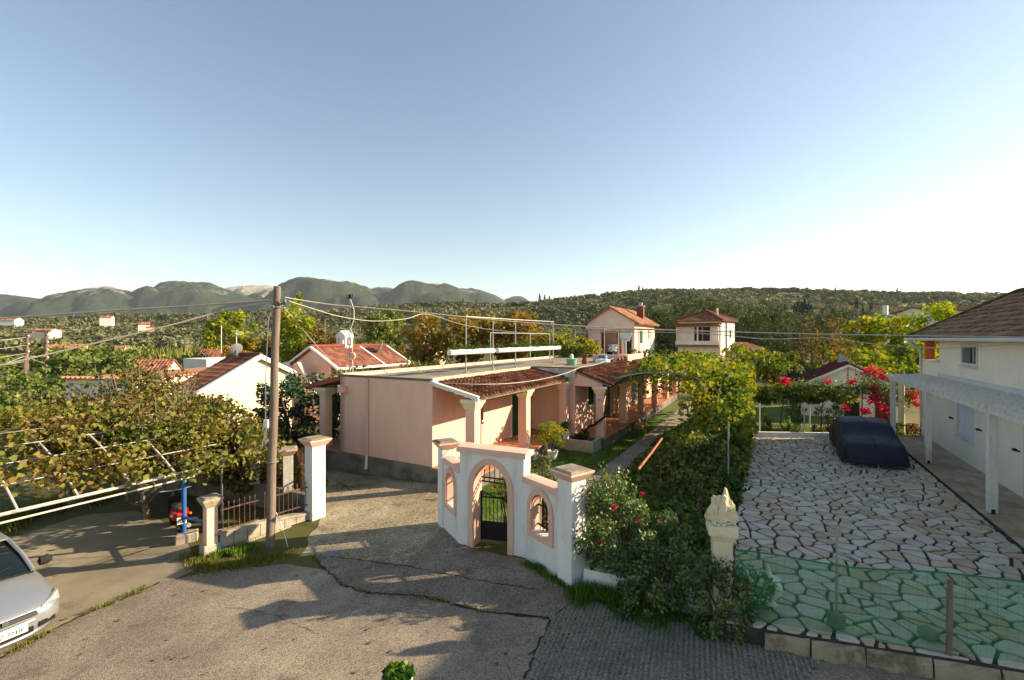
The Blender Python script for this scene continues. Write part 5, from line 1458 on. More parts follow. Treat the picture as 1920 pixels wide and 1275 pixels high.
# ================================================================== cream house with the pergola
M_house = surf('house_cream', hexc('#e4dece'), hexc('#dad3c1'), 1.0, .9, .2, 90, c3=hexc('#b9b09d'), s3=.4, t3=(.6, .8))
M_band = surf('house_band', hexc('#c9c8c6'), hexc('#bdbcba'), 2, .85, .2, 60)
M_shut = surf('shutter_white', hexc('#d8dade'), hexc('#c9cbd0'), 4, .6)
M_brown = tinted('roof_brown', fcol('#654d39', '#785c45', '#896c52', '#957a5f'), noise=.25, scale=5, rough=.95, bump=.4)
M_orange = surf('plaster_orange', hexc('#d26a45'), hexc('#c45f3c'), 2, .85, .2, 60)
ch = thing('cream_house', HF(8, 18, ZC), 'two storey cream house with brown hipped roof at the right edge', 'house')
WF = Frame(HF(0, 0, 0), E1, -E2)         # outwards is -d: use d' = -d
hole_lo = [(9.45, 10.9, 1.25, 2.35), (4.6, 5.75, ZC + .02, 2.5), (1.2, 2.3, 1.25, 2.35)]
hole_up = [(9.15, 10.45, 3.92, 4.5), (3.5, 4.8, 3.92, 4.5)]
mb = MB()
mb.wall(WF, -.9, 15.55, 0, 3.2, -16.4, .28, hole_lo)
mb.wall(WF, -.9, 13.05, 3.2, 4.85, -16.4, .28, hole_up)
mb.fbox(HF, 15.27, 15.55, 16.4, 20.6, 0, 3.75); mb.fbox(HF, 12.77, 13.05, 16.4, 20.6, 3.2, 4.85); mb.fbox(HF, -.9, -.62, 16.4, 20.6, 0, 4.85); mb.fbox(HF, -.9, 15.55, 20.3, 20.6, 0, 4.85)
mb.wall(WF, 13.05, 15.55, 3.2, 3.78, -16.38, .24)
mb.build('wall', M_house, ch)
mb = MB(); mb.fbox(HF, 13.0, 15.58, 16.08, 16.45, 3.78, 3.83); mb.build('balcony_coping', M_band, ch)
mb = MB(); mb.fbox(HF, -.9, 13.1, 16.08, 16.12, 3.08, 3.36); mb.build('band', M_band, ch)
mb = MB(); mb.fbox(HF, 15.2, 15.5, 16.2, 16.5, 3.83, 4.62); mb.frus(HF, 15.2, 15.5, 16.2, 16.5, 4.62, 4.84, .1); mb.build('balcony_column', M_orange, ch, bevel=.015)
mb = MB(); mb.fbox(HF, 15.56, 15.9, 16.6, 17.0, .0, 3.0);  mb.build('side_pier', M_house, ch)
for h in hole_up: window_in(ch, WF, *h, -16.12, fw=.11, frame_mat=M_band, pane_mat=M_glass, bars=2, depth=.2)
for h in (hole_lo[0], hole_lo[2]): window_in(ch, WF, *h, -16.12, fw=.07, frame_mat=M_band, shutters=M_shut)
w = window_in(ch, WF, *hole_lo[1], -16.12, fw=.07, frame_mat=M_band, shutters=M_shut, sill=False)
w.name = 'shuttered_door'
for l, z in ((11.5, 1.72), (8.85, 1.72), (6.2, 1.6)):
    m = MB(); m.fbox(WF, l - .13, l + .13, -16.12, -16.07, z - .02, z + .02); m.fbox(WF, l + .05, l + .13, -16.12, -16.04, z - .035, z + .035); m.build('shutter_stay', M_black, ch)
# hipped roof
zE, s_ = 4.83, .63; e0, e1_ = -1.55, 15.65; dE, dB = 15.65, 21.15; dm_ = (dE + dB) / 2; hh = (dm_ - dE) * s_; run = dm_ - dE
mb = MB()
c00, c01, c10, c11 = HF(e0, dE, zE), HF(e0, dB, zE), HF(e1_, dE, zE), HF(e1_, dB, zE); r0, r1_ = HF(e0 + run, dm_, zE + hh), HF(e1_ - run, dm_, zE + hh)
for poly in ([c00, c10, r1_, r0], [c10, c11, r1_], [c11, c01, r0, r1_], [c01, c00, r0]): mb.slab(poly, (0, 0, -.12))
rf = mb.build('roof', M_brown, ch, tint=.3)
rng = random.Random(31)
def shingles(F, lA, lB, d0, z0, d1, z1, tmax, mat, parent, row=.32, pitch=.3):
    o, ac, up, n, L = slope_basis(F, lA, d0, z0, d1, z1); W = (lB - lA); nr = int(L / row); nc = int(W / pitch); mb = MB(); tt = []
    for r_ in range(nr):
        for c in range(nc):
            s = (c + .5 + (.5 if r_ % 2 else 0)) / nc
            if s > 1: continue
            a, b = tmax(s)
            if not a <= (r_ + .5) / nr <= b: continue
            p = o + ac * (s * W) + up * (r_ * row - .04); w = pitch * .49; h1 = row * 1.2; t = .035 + rng.uniform(0, .012)
            q = [p - ac * w + n * .002, p + ac * w + n * .002, p + ac * w + up * h1 + n * .002, p - ac * w + up * h1 + n * .002, p - ac * w + n * (t + .03), p + ac * w + n * (t + .03), p + ac * w + up * h1 + n * .012, p - ac * w + up * h1 + n * .012]
            # a barrel swell along the middle
            mid0, mid1 = p + n * (t + .055), p + up * h1 + n * .035
            mb.add([q[4], mid0, q[5], q[6], mid1, q[7], q[0], q[1]], [(0, 1, 4, 5), (1, 2, 3, 4), (6, 7, 2, 1, 0)]); tt += [rng.random()] * 3
    return mb.build('tile', mat, parent, tint=tt)
Wd = e1_ - e0
tag(shingles(HF, e0, e1_, dE, zE, dm_, zE + hh, lambda s: (0, min(1, min(s, 1 - s) * Wd / run)), M_brown, rf), kind='stuff')
FB = Frame(HF(e1_, 0, 0), E2, E1)
tag(shingles(FB, dE, dB, 0, zE, -run, zE + hh, lambda s: (0, min(s, 1 - s) * 2), M_brown, rf), kind='stuff')
mb = MB(); mb.tube([c10 + EZ * .05, r1_ + EZ * .08], .09, 8); mb.tube([c00 + EZ * .05, r0 + EZ * .08], .09, 8); mb.tube([r0 + EZ * .08, r1_ + EZ * .08], .09, 8); mb.build('hip_ridge', surf('ridge_brown', hexc('#5b4533'), hexc('#48372a'), 4, .9), rf)
mb = MB(); mb.fbox(HF, e0, e1_, dE - .14, dE - .0, zE - .13, zE - .02); mb.fbox(HF, e1_, e1_ + .14, dE - .14, dB, zE - .13, zE - .02); mb.build('gutter', M_band, ch, bevel=.02)
mb = MB(); mb.tube([HF(15.4, dE - .05, zE - .12), HF(15.35, 15.9, 4.35), HF(15.3, 16.0, 4.25)], .05, 8); mb.tube([HF(15.3, 16.02, 4.25), HF(15.3, 16.04, .4)], .045, 8); mb.build('downpipe', M_band, ch, smooth=True)
mb = MB(); mb.slab([HF(e0 + .05, dE, zE - .14), HF(e1_, dE, zE - .14), HF(e1_, 16.12, zE - .14), HF(e0 + .05, 16.12, zE - .14)], (0, 0, .02)); mb.build('soffit', M_house, ch)

# ---- pergola
pg = thing('white_pergola', HF(9, 15.2, ZC), 'white timber pergola of square posts and slats along the cream house', 'pergola')
M_timber = surf('timber_white', hexc('#d5d1cb'), hexc('#c4bfb7'), 3, .8, .3, 30, c3=hexc('#a59f96'), s3=2, stretch=(4, 4, .6))
for l in (3.95, 9.3, 14.55, -1.2):
    mb = MB(); mb.fbox(HF, l - .09, l + .09, 14.80, 14.98, ZC + .06, 2.88); p = mb.build('post', M_timber, pg, bevel=.008)
    m = MB(); m.fbox(HF, l - .035, l + .035, 14.86, 14.92, ZC, ZC + .14); m.fbox(HF, l - .095, l - .091, 14.85, 14.93, ZC + .03, ZC + .16); m.build('post_shoe', M_black, p)
mb = MB(); mb.fbox(HF, -2.2, 14.9, 14.80, 14.98, 2.88, 3.04); mb.build('front_beam', M_timber, pg, bevel=.01)
mb = MB(); mb.fbox(HF, -.9, 14.9, 16.0, 16.08, 2.98, 3.12); mb.build('wall_plate', M_timber, pg)
l = -1.4; i = 0
while l < 15:
    mb = MB(); zz = 3.04; mb.hexa([HF(l - .035, 14.62, zz), HF(l - .035, 16.06, zz + .05), HF(l + .035, 16.06, zz + .05), HF(l + .035, 14.62, zz), HF(l - .035, 14.62, zz + .10), HF(l - .035, 16.06, zz + .17), HF(l + .035, 16.06, zz + .17), HF(l + .035, 14.62, zz + .10)]); mb.build('rafter', M_timber, pg, bevel=.006); l += .46
for l, d, h in ((15.6, 15.4, 2.75),):
    mb = MB(); mb.cyl(HF(l, d, .1), HF(l, d, h), .13, .12, 14); mb.lathe(HF(l, d, h), [(.13, 0), (.17, .06), (.17, .14)], 14); tag(mb.build('cream_pillar', M_cream, None, HF(l, d, .1), smooth=True), 'round cream garden pillar at the far end of the pergola', 'pillar')

# ================================================================== stone pillar with a rock on top
spb = Vector((3.50, 7.66, 0))
PF = Frame(spb, Vector((.96, -.28, 0)), Vector((.28, .96, 0)))
sp = thing('garden_pillar', spb, 'square cream pillar at the courtyard corner with a rock displayed on top', 'pillar')
M_sand = surf('sandstone_cream', hexc('#e4d8bb'), hexc('#d6c7a4'), 2.5, .9, .3, 60, c3=hexc('#a08d6c'), s3=1.5, t3=(.58, .74))
mb = MB(); mb.fbox(PF, -.15, .15, -.15, .15, -.1, 1.46); pp = mb.build('shaft', M_sand, sp, bevel=.012)
mb = MB(); mb.frus(PF, -.16, .16, -.16, .16, 1.46, 1.56, .04); mb.fbox(PF, -.22, .22, -.22, .22, 1.56, 1.72); mb.build('cap', M_sand, sp, bevel=.01)
def rock(name, c, sx, sy, sz, seed, mat, parent=None, sub=3, amp=.62):
    bm = bmesh.new(); bmesh.ops.create_icosphere(bm, subdivisions=sub, radius=1)
    for v in bm.verts:
        p = v.co.copy(); d = mnoise.noise(p * 1.3 + Vector((seed, 0, 0))) * amp + mnoise.noise(p * 3.4 + Vector((seed, 5, 0))) * amp * .5 + mnoise.noise(p * 8 + Vector((seed, 5, 0))) * amp * .2
        v.co = Vector((p.x * sx, p.y * sy, p.z * sz)) * (1 + d)
        if p.z > 0: v.co.x *= 1 - .34 * p.z; v.co.y *= 1 - .34 * p.z
    me = bpy.data.meshes.new(name); bm.to_mesh(me); bm.free(); me.materials.append(mat)
    return link(name, me, parent, c)
M_rock = surf('limestone', hexc('#e0d3b4'), hexc('#cdb993'), 5, .95, .8, 22, c3=hexc('#a58c68'), s3=6, t3=(.55, .7))
r = rock('display_rock', PF(.05, 0, 1.95), .17, .13, .30, 3, M_rock); tag(r, 'tall jagged pale rock standing on the cream pillar', 'rock')
r = rock('display_rock', PF(-.12, .0, 1.90), .09, .1, .22, 8, M_rock); tag(r, 'smaller rough rock leaning beside the tall rock on the pillar', 'rock')
M_pebble = surf('pebble_white', hexc('#dcd8cf'), hexc('#c9c3b8'), 9, .8)
mb = MB(); rng = random.Random(5)
for i in range(34):
    a = rng.uniform(0, 6.28); rr = rng.uniform(.10, .19); c = PF(max(-.19, min(.19, rr * math.cos(a) * 1.1)), max(-.19, min(.19, rr * math.sin(a) * 1.1)), 1.745)
    mb.lathe(c, [(.004, -.02), (.025, -.008), (.026, .006), (.004, .02)], 6, rng.uniform(.6, 1))
o = mb.build('pebbles', M_pebble, None, PF(0, 0, 1.73), smooth=True); tag(o, kind='stuff')

# ================================================================== green mesh fence along the street edge
nf = thing('net_fence', HF(front_l(13), 13, ZC), 'sagging green plastic net stretched between thin posts along the courtyard edge', 'fence')
def net_mat():
    m = bpy.data.materials.new('green_net'); m.use_nodes = True; nt = m.node_tree; N = nt.nodes; Lk = nt.links; b = N['Principled BSDF']; out = N['Material Output']
    b.inputs['Base Color'].default_value = (*hexc('#1f8a55'), 1); b.inputs['Roughness'].default_value = .6
    tr = N.new('ShaderNodeBsdfTransparent'); mx = N.new('ShaderNodeMixShader')
    uv = N.new('ShaderNodeUVMap'); uv.uv_map = 'UVMap'
    sp_ = N.new('ShaderNodeSeparateXYZ'); Lk.new(uv.outputs[0], sp_.inputs[0]); facs = []
    for k in range(2):
        mu = N.new('ShaderNodeMath'); mu.operation = 'MULTIPLY'; mu.inputs[1].default_value = 140 if k == 0 else 130
        Lk.new(sp_.outputs[k], mu.inputs[0]); fr_ = N.new('ShaderNodeMath'); fr_.operation = 'FRACT'; Lk.new(mu.outputs[0], fr_.inputs[0])
        ls = N.new('ShaderNodeMath'); ls.operation = 'LESS_THAN'; ls.inputs[1].default_value = .21 if k == 0 else .17; Lk.new(fr_.outputs[0], ls.inputs[0]); facs.append(ls.outputs[0])
    mxm = N.new('ShaderNodeMath'); mxm.operation = 'MAXIMUM'; Lk.new(facs[0], mxm.inputs[0]); Lk.new(facs[1], mxm.inputs[1])
    tl = N.new('ShaderNodeBsdfTranslucent'); tl.inputs[0].default_value = (*hexc('#2fa868'), 1); m2 = N.new('ShaderNodeMixShader'); m2.inputs[0].default_value = .35; Lk.new(b.outputs[0], m2.inputs[1]); Lk.new(tl.outputs[0], m2.inputs[2])
    for k, f, w in ((0, 9.0, .035), (0, 26.0, .03), (1, 6.0, .03)):
        mu = N.new('ShaderNodeMath'); mu.operation = 'MULTIPLY'; mu.inputs[1].default_value = f; Lk.new(sp_.outputs[k], mu.inputs[0]); fr_ = N.new('ShaderNodeMath'); fr_.operation = 'FRACT'; Lk.new(mu.outputs[0], fr_.inputs[0]); ls = N.new('ShaderNodeMath'); ls.operation = 'LESS_THAN'; ls.inputs[1].default_value = w; Lk.new(fr_.outputs[0], ls.inputs[0])
        m3 = N.new('ShaderNodeMath'); m3.operation = 'MULTIPLY_ADD'; m3.inputs[1].default_value = .45; m3.use_clamp = True; Lk.new(ls.outputs[0], m3.inputs[0]); Lk.new(mxm.outputs[0], m3.inputs[2]); mxm = m3
    Lk.new(mxm.outputs[0], mx.inputs[0]); Lk.new(tr.outputs[0], mx.inputs[1]); Lk.new(m2.outputs[0], mx.inputs[2]); Lk.new(mx.outputs[0], out.inputs[0])
    return m
M_net = net_mat()
dn0, dn1 = 9.45, 17.0; nu, nv = 110, 12; vs, fs, uvs = [], [], []
for i in range(nu + 1):
    t = i / nu; d = dn0 + (dn1 - dn0) * t; top = 1.10 - .05 * math.sin(t * 9) + .02 * math.sin(t * 23)
    for j in range(nv + 1):
        h = j / nv; off = (.045 * math.sin(t * 31 + h * 3) + .03 * math.sin(t * 77 + h * 5)) * (1 - abs(2 * h - 1)) + .02 * math.sin(t * 11)
        vs.append(HF(front_l(d) + .12 + off, d, ZC + .02 + top * h)); uvs.append((t * 7.5, top * h))
for i in range(nu):
    for j in range(nv): fs.append((i * (nv + 1) + j, (i + 1) * (nv + 1) + j, (i + 1) * (nv + 1) + j + 1, i * (nv + 1) + j + 1))
mb = MB(); mb.add(vs, fs); no = mb.build('net', M_net, nf, (0, 0, 0) if False else WO[nf.name], smooth=True)
ul = no.data.uv_layers.new(name='UVMap')
for lp in no.data.loops: ul.data[lp.index].uv = uvs[lp.vertex_index]
mb = MB(); mb.tube([HF(front_l(dn0 + (dn1 - dn0) * i / 40) + .12 + .02 * math.sin(i / 40 * 11), dn0 + (dn1 - dn0) * i / 40, ZC + .02 + 1.10 - .05 * math.sin(i / 40 * 9) + .02 * math.sin(i / 40 * 23)) for i in range(41)], .012, 5); mb.build('top_cord', surf('cord_green', hexc('#1f7a4b'), hexc('#1a6a40'), 5, .7), nf)
for k, (d, h, r_, mt) in enumerate(((10.83, 1.62, .018, M_metal), (12.15, 1.06, .035, M_wood), (13.7, 1.1, .035, M_wood))):
    mb = MB(); b_ = HF(front_l(d) + (.06 if k else .32), d, ZC); mb.tube([b_, b_ + Vector((.01, 0, h))], r_, 8); mb.build('post', mt, nf, smooth=True)
mb = MB(); b_ = HF(front_l(10.83) + .36, 10.83, ZC + .005); mb.box(b_, .2, .2, .2, .3); pf_ = mb.build('post_footing', M_plinth, nf, bevel=.04)
mb = MB(); mb.box(HF(front_l(12.0) + .42, 12.0, ZC + .005), .2, .22, .15, .2); tag(mb.build('concrete_weight', M_plinth, None, HF(front_l(12.0) + .42, 12.0, ZC), bevel=.05), 'squat grey concrete weight behind the green net near the wooden post', 'weight')
# white garden ornament behind the net: a small swan-like urn
og = thing('garden_ornament', HF(-3.35, 9.95, ZC), 'small white scalloped garden ornament behind the green net', 'ornament')
mb = MB(); c = WO[og.name]; mb.lathe(c, [(.06, 0), (.1, .02), (.04, .08), (.05, .12), (.13, .22), (.15, .34), (.11, .42), (.13, .46)], 14); mb.v = [(x + .03 * math.sin((z - .3) * 6), y, z) for x, y, z in mb.v]
mb.lathe(c + Vector((-.05, 0, .44)), [(.05, 0), (.06, .08), (.03, .18), (.01, .24)], 10); mb.build('body', M_white, og, smooth=True)

# ================================================================== garden shed with dark red roof
shF = Frame(Pt(1590, 720, 27.5).to_2d().to_3d(), E2, E1)     # l across the gable, d away
shd = thing('garden_shed', shF(0, 1.5, 0), 'small white garden shed with dark red gabled roof behind the bougainvillea', 'shed')
hw_, he, hp, dp_ = 2.35, 2.05, 3.25, 4.0
mb = MB()
mb.slab([shF(-hw_, 0, -.1), shF(hw_, 0, -.1), shF(hw_, 0, he), shF(0, 0, hp - .12), shF(-hw_, 0, he)], shF.b * .2)
mb.fbox(shF, -hw_, -hw_ + .2, .2, dp_, -.1, he); mb.fbox(shF, hw_ - .2, hw_, .2, dp_, -.1, he)
mb.build('wall', M_white, shd)
M_shroof = tinted('roof_dark_red', fcol('#4a1f1c', '#5c2a25', '#6a332b'), noise=.2, scale=8, bump=.3)
for s in (-1, 1):
    A, B = shF(0, -.25, hp), shF(s * (hw_ + .45), -.25, he - .28); C2, D2 = shF(s * (hw_ + .45), dp_, he - .28), shF(0, dp_, hp)
    mb = MB(); mb.slab([A, B, C2, D2], (0, 0, .08)); rr = mb.build('roof', M_shroof, shd, tint=.4)
    mb = MB(); tt = []
    k = 17
    for i in range(k):
        a = -.25 + (dp_ + .25) * (i + .5) / k; mb.tube([shF(0, a, hp + .09), shF(s * (hw_ + .45), a, he - .19)], .07, 6)
    mb.build('tile', M_shroof, rr, tint=.6)['kind'] = 'stuff'
mb = MB()
for s in (-1, 1): mb.hexa([shF(0, -.27, hp - .16), shF(s * (hw_ + .4), -.27, he - .42), shF(s * (hw_ + .4), -.2, he - .42), shF(0, -.2, hp - .16), shF(0, -.27, hp - .01), shF(s * (hw_ + .4), -.27, he - .27), shF(s * (hw_ + .4), -.2, he - .27), shF(0, -.2, hp - .01)])
mb.build('bargeboard', M_white, shd)
mb = MB(); mb.fbox(shF, -.03, .03, -.03, .0, he + .2, hp - .15); mb.build('gable_strip', M_metal, shd)
door_in(shd, Frame(shF.o, shF.a, -shF.b), -.2, .55, 0, 1.85, .0 + .02, M_dark, depth=.06)
M_redwood = surf('red_brown_paint', hexc('#6b2c22'), hexc('#58241c'), 3, .8)
mb = MB(); mb.fbox(shF, 1.3, 2.1, -.06, 0, 0, 1.9); mb.build('red_panel', M_redwood, shd)
mb = MB(); mb.hexa([shF(-.35, 1.0, 3.3), shF(.25, .8, 3.3), shF(.25, 1.4, 3.3), shF(-.35, 1.5, 3.3), shF(-.3, 1.2, 3.75), shF(-.2, 1.1, 3.75), shF(-.2, 1.3, 3.75), shF(-.3, 1.3, 3.75)]); tag(mb.build('roof_cowl', surf('zinc_green', hexc('#5a7d78'), hexc('#b8bdb8'), 3, .5), None, shF(0, 1.2, 3.3)), 'small grey green metal cowl standing above the shed ridge', 'cowl')
# ================================================================== other houses
M_offw = surf('wall_offwhite', hexc('#e2dccf'), hexc('#d5cec0'), 1, .9, .2, 40, c3=hexc('#b5ab9b'), s3=.5, t3=(.6, .8))
M_cream2 = surf('wall_pale_cream', hexc('#ecd9b8'), hexc('#e3ceaa'), 1, .9, .2, 40)
M_yellow = surf('wall_yellow', hexc('#e3c27e'), hexc('#d9b772'), 1, .9)
M_rtile = tinted('roof_orange', fcol('#84523a', '#9a6548', '#b07d5e', '#bd8c6e'), noise=.2, scale=3, bump=.2)
M_rred = tinted('roof_red', fcol('#7a4a3a', '#935e4a', '#a6725c'), noise=.15, scale=3, bump=.2)
M_rdark = tinted('roof_rust', fcol('#6d4431', '#83553f', '#97694f'), noise=.2, scale=3, bump=.2)
def roof_plane(F, lA, lB, d0, z0, d1, z1, mat, parent, tm=None, pitch=.25, row=.38, th=.1, body=True, barrel=True):
    """slope with rows of tiles: slab plus a joined field of raised tiles"""
    o, ac, up, n, L = slope_basis(F, lA, d0, z0, d1, z1); W = lB - lA
    mb = MB()
    if tm is None: mb.slab([o, o + ac * W, o + ac * W + up * L, o + up * L], n * -th)
    else:
        pts = tm('poly'); mb.slab([o + ac * (W * s) + up * (L * t) for s, t in pts], n * -th)
    r = mb.build('roof', mat, parent, tint=.35)
    nr = max(2, round(L / row)); nc = max(2, round(W / pitch)); rl, w = L / nr, W / nc; mb = MB(); tt = []
    for i in range(nr):
        for c in range(nc):
            s = (c + .5) / nc
            a, b = (0, 1) if tm is None else tm(s)
            if not a - .01 <= (i + .5) / nr <= b + .01: continue
            p = o + ac * ((c + .5) * w) + up * (i * rl - .03)
            q = [p - ac * w * .5 + n * .035, p + n * (.10 if barrel else .05), p + ac * w * .5 + n * .035, p + ac * w * .5 + up * (rl * 1.1) + n * .005, p + up * (rl * 1.1) + n * (.07 if barrel else .012), p - ac * w * .5 + up * (rl * 1.1) + n * .005, p - ac * w * .5, p + ac * w * .5]
            mb.add(q, [(0, 1, 4, 5), (1, 2, 3, 4), (6, 7, 2, 1, 0)]); tt += [random.random()] * 3
    t = mb.build('tile', mat, r, tint=tt); tag(t, kind='stuff')
    return r
def tri_t(s):
    if s == 'poly': return [(0, 0), (1, 0), (.5, 1)]
    return (0, 1 - abs(2 * s - 1))
def trap(k):
    def f(s):
        if s == 'poly': return [(0, 0), (1, 0), (1 - k, 1), (k, 1)]
        return (0, min(1, min(s, 1 - s) / k))
    return f

# ---- house with the red ridged roof and bright peach gable (left)
g0 = Pt(485, 668, 24.0); zp = g0.z; gb = Vector((g0.x, g0.y, 0))
P2 = Frame(gb, E1, E2)          # l away along the gable, d towards the right; ridge runs to -d
p2 = thing('peach_house', P2(0, -3, -1), 'pale peach house with ridged rust red roof and bright sunlit gable', 'house')
nl, fl_ = -3.05, 2.0; zn, zf_ = 2.2, 2.85
mb = MB()
mb.slab([P2(nl + .15, 0, -1.2), P2(fl_ - .1, 0, -1.2), P2(fl_ - .1, 0, zf_ - .12), P2(0, 0, zp - .14), P2(nl + .15, 0, zn - .1)], E2 * -.25)
mb.fbox(P2, nl + .15, nl + .4, -2.4, -.25, -1.2, zn - .1); mb.fbox(P2, fl_ - .35, fl_ - .1, -2.4, -.25, -1.2, zf_ - .12); mb.fbox(P2, nl + .4, fl_ - .35, -2.4, -2.15, -1.2, 2.3)
M_p2 = surf('plaster_pale_peach', hexc('#f0dcbb'), hexc('#e9d2ae'), 1.2, .9, .2, 60); mb.build('wall', M_p2, p2)
PR = Frame(gb, -E2, E1)         # for slopes: l along the ridge (to the left), d across
roof_plane(PR, -.2, 2.5, nl, zn, 0, zp, M_rdark, p2, pitch=.26, row=.34)
roof_plane(PR, -.2, 2.5, fl_, zf_, 0, zp, M_rdark, p2, pitch=.26, row=.34)
roof_plane(PR, .1, 2.7, nl - 2.2, zn - 1.0, nl + .1, zn - .28, M_rdark, p2, pitch=.26, row=.34)
mb = MB()
for (a, za), (b, zb) in (((nl - .05, zn - .02), (0, zp)), ((0, zp), (fl_ + .05, zf_ - .02))):
    mb.hexa([P2(a, .02, za - .12), P2(a, .24, za - .12), P2(b, .24, zb - .12), P2(b, .02, zb - .12), P2(a, .02, za + .12), P2(a, .24, za + .12), P2(b, .24, zb + .12), P2(b, .02, zb + .12)])
mb.hexa([P2(nl - 2.2, .02, zn - 1.1), P2(nl - 2.2, .2, zn - 1.1), P2(nl, .2, zn - .35), P2(nl, .02, zn - .35), P2(nl - 2.2, .02, zn - .9), P2(nl - 2.2, .2, zn - .9), P2(nl, .2, zn - .15), P2(nl, .02, zn - .15)])
mb.build('verge', M_white, p2)
mb = MB(); mb.tube([P2(0, .2, zp + .09), P2(0, -2.5, zp + .09)], .11, 8); mb.build('ridge', M_terra, p2)
def dish(name, c, r, label, az, mat=None):
    t = thing(name, c, label, 'satellite dish', 'satellite dishes on roofs')
    q = Vector((math.cos(az), math.sin(az), .45)).to_track_quat('Z', 'Y'); mb = MB()
    mb.lathe((0, 0, 0), [(.01, 0), (r * .5, r * .06), (r * .85, r * .18), (r, r * .26), (r * .98, r * .28), (r * .8, r * .19), (.02, .02)], 20); mb.v = [tuple(Vector(c) + EZ * (r * 1.25) + q @ Vector(p)) for p in mb.v]; mb.build('reflector', mat or surf('dish_grey', hexc('#77777a'), hexc('#6a6a6d'), 3, .6), t, smooth=True)
    cc2 = Vector(c) + EZ * (r * 1.25); mb = MB(); f = cc2 + q @ Vector((0, -.2 * r, r * .95)); mb.tube([cc2 + q @ Vector((0, -r * .9, r * .2)), f], .012 + r * .012, 5); mb.tube([c, cc2], .02 + r * .02, 6); mb.tube([Vector(c) + q @ Vector((.0, 0, -.0)) + Vector((.3, 0, 0)) * r, cc2], .015, 5); mb.box(f - EZ * .04, .08, .08, .1); mb.build('arm', M_metal, t)
    return t
dish('satellite_dish', P2(-.3, -1.45, zp - .15), .36, 'grey satellite dish on the ridge of the rust red roof', R(150))
ae = thing('roof_aerial', P2(.0, -2.0, zp), 'thin white comb-like aerial beside the dish on the rust red roof', 'aerial')
mb = MB(); b_ = WO[ae.name]; mb.tube([b_, b_ + EZ * 1.25], .022, 5); mb.build('mast', M_whitepipe, ae)
mb = MB(); mb.tube([b_ + Vector((-.05, 0, 1.2)), b_ + Vector((.25, 0, 1.15))], .012, 4)
for k in range(6): mb.tube([b_ + Vector((.0 + .05 * k, -.15 + .02 * k, 1.19 - .01 * k)), b_ + Vector((.0 + .05 * k, .15 - .02 * k, 1.19 - .01 * k))], .008, 4)
mb.build('antenna_rods', M_whitepipe, ae)
# ---- house with two red roof planes, shaded gable and white bell-cote chimney (centre left)
q0 = Pt(585, 652, 31.0); Q = Frame(Vector((q0.x, q0.y, 0)), E2, E1)    # l to the right along the gable, d away (ridge)
q2 = thing('red_roof_house', Q(2, 3, -1), 'pink house with orange red roof and white bell-cote chimney', 'house')
Qz = q0.z
mb = MB(); mb.slab([Q(-2.2, 0, -1), Q(1.9, 0, -1), Q(1.9, 0, Qz - 1.0), Q(0, 0, Qz - .1), Q(-2.2, 0, Qz - 1.15)], E1 * .25); mb.fbox(Q, 1.65, 1.9, .25, 6.5, -1, Qz - 1.0); mb.fbox(Q, -2.2, -1.95, .25, 6.5, -1, Qz - 1.15); mb.fbox(Q, -2.2, 1.9, 6.5, 6.7, -1, Qz - .9)
mb.build('wall', M_peach, q2)
QR = Frame(Q.o, E1, E2)
roof_plane(QR, -.15, 6.8, 2.6, Qz - 1.35, 0, Qz, M_rred, q2, pitch=.3, row=.4)
roof_plane(QR, -.15, 6.8, -2.5, Qz - 1.3, 0, Qz, M_rred, q2, pitch=.3, row=.4)
mb = MB()
for l0, l1 in ((-.25, -.05), (6.75, 6.95), (4.0, 4.15)):
    mb.hexa([Q(0, l0, Qz - .02), Q(0, l1, Qz - .02), Q(2.65, l1, Qz - 1.38), Q(2.65, l0, Qz - 1.38), Q(0, l0, Qz + .13), Q(0, l1, Qz + .13), Q(2.65, l1, Qz - 1.22), Q(2.65, l0, Qz - 1.22)])
mb.hexa([Q(0, -.25, Qz - .02), Q(0, -.05, Qz - .02), Q(-2.55, -.05, Qz - 1.33), Q(-2.55, -.25, Qz - 1.33), Q(0, -.25, Qz + .12), Q(0, -.05, Qz + .12), Q(-2.55, -.05, Qz - 1.2), Q(-2.55, -.25, Qz - 1.2)])
mb.fbox(Q, 2.56, 2.7, -.2, 6.9, Qz - 1.42, Qz - 1.26); mb.build('verge', M_white, q2)
mb = MB(); mb.tube([Q(0, -.2, Qz + .1), Q(0, 6.9, Qz + .1)], .12, 8); mb.build('ridge', M_terra, q2)
roof_plane(QR, 3.5, 9.0, 5.0, Qz - 2.3, 2.7, Qz - 1.45, M_rdark, q2, pitch=.3, row=.4)
mb = MB(); mb.fbox(Q, 3.0, 4.8, 3.6, 8.8, -1, Qz - 2.2); mb.build('porch', M_peach, q2)
for a in (0.1, 1.35):   # sloping stair cheek walls
    mb = MB(); mb.slab([Q(a - 1.6, -1.2, -1), Q(a + 1.2, -1.2, -1), Q(a + 1.2, -1.2, .5), Q(a + .9, -1.2, .9), Q(a - 1.2, -1.2, Qz - 1.0), Q(a - 1.6, -1.2, Qz - 1.0)], E1 * .18); cw2 = mb.build('stair_wall', M_peach, q2)
    mb = MB(); mb.hexa([Q(a + .9, -1.23, .9), Q(a + .9, -.99, .9), Q(a - 1.2, -.99, Qz - 1.0), Q(a - 1.2, -1.23, Qz - 1.0), Q(a + .9, -1.23, .98), Q(a + .9, -.99, .98), Q(a - 1.2, -.99, Qz - .92), Q(a - 1.2, -1.23, Qz - .92)]); mb.build('coping', M_p2, cw2)
cb = Q(-.3, 3.0, Qz - .25); FCb = Frame(cb, E2, E1)
mb = MB(); mb.fbox(FCb, -.45, .45, -.35, .35, 0, .35)
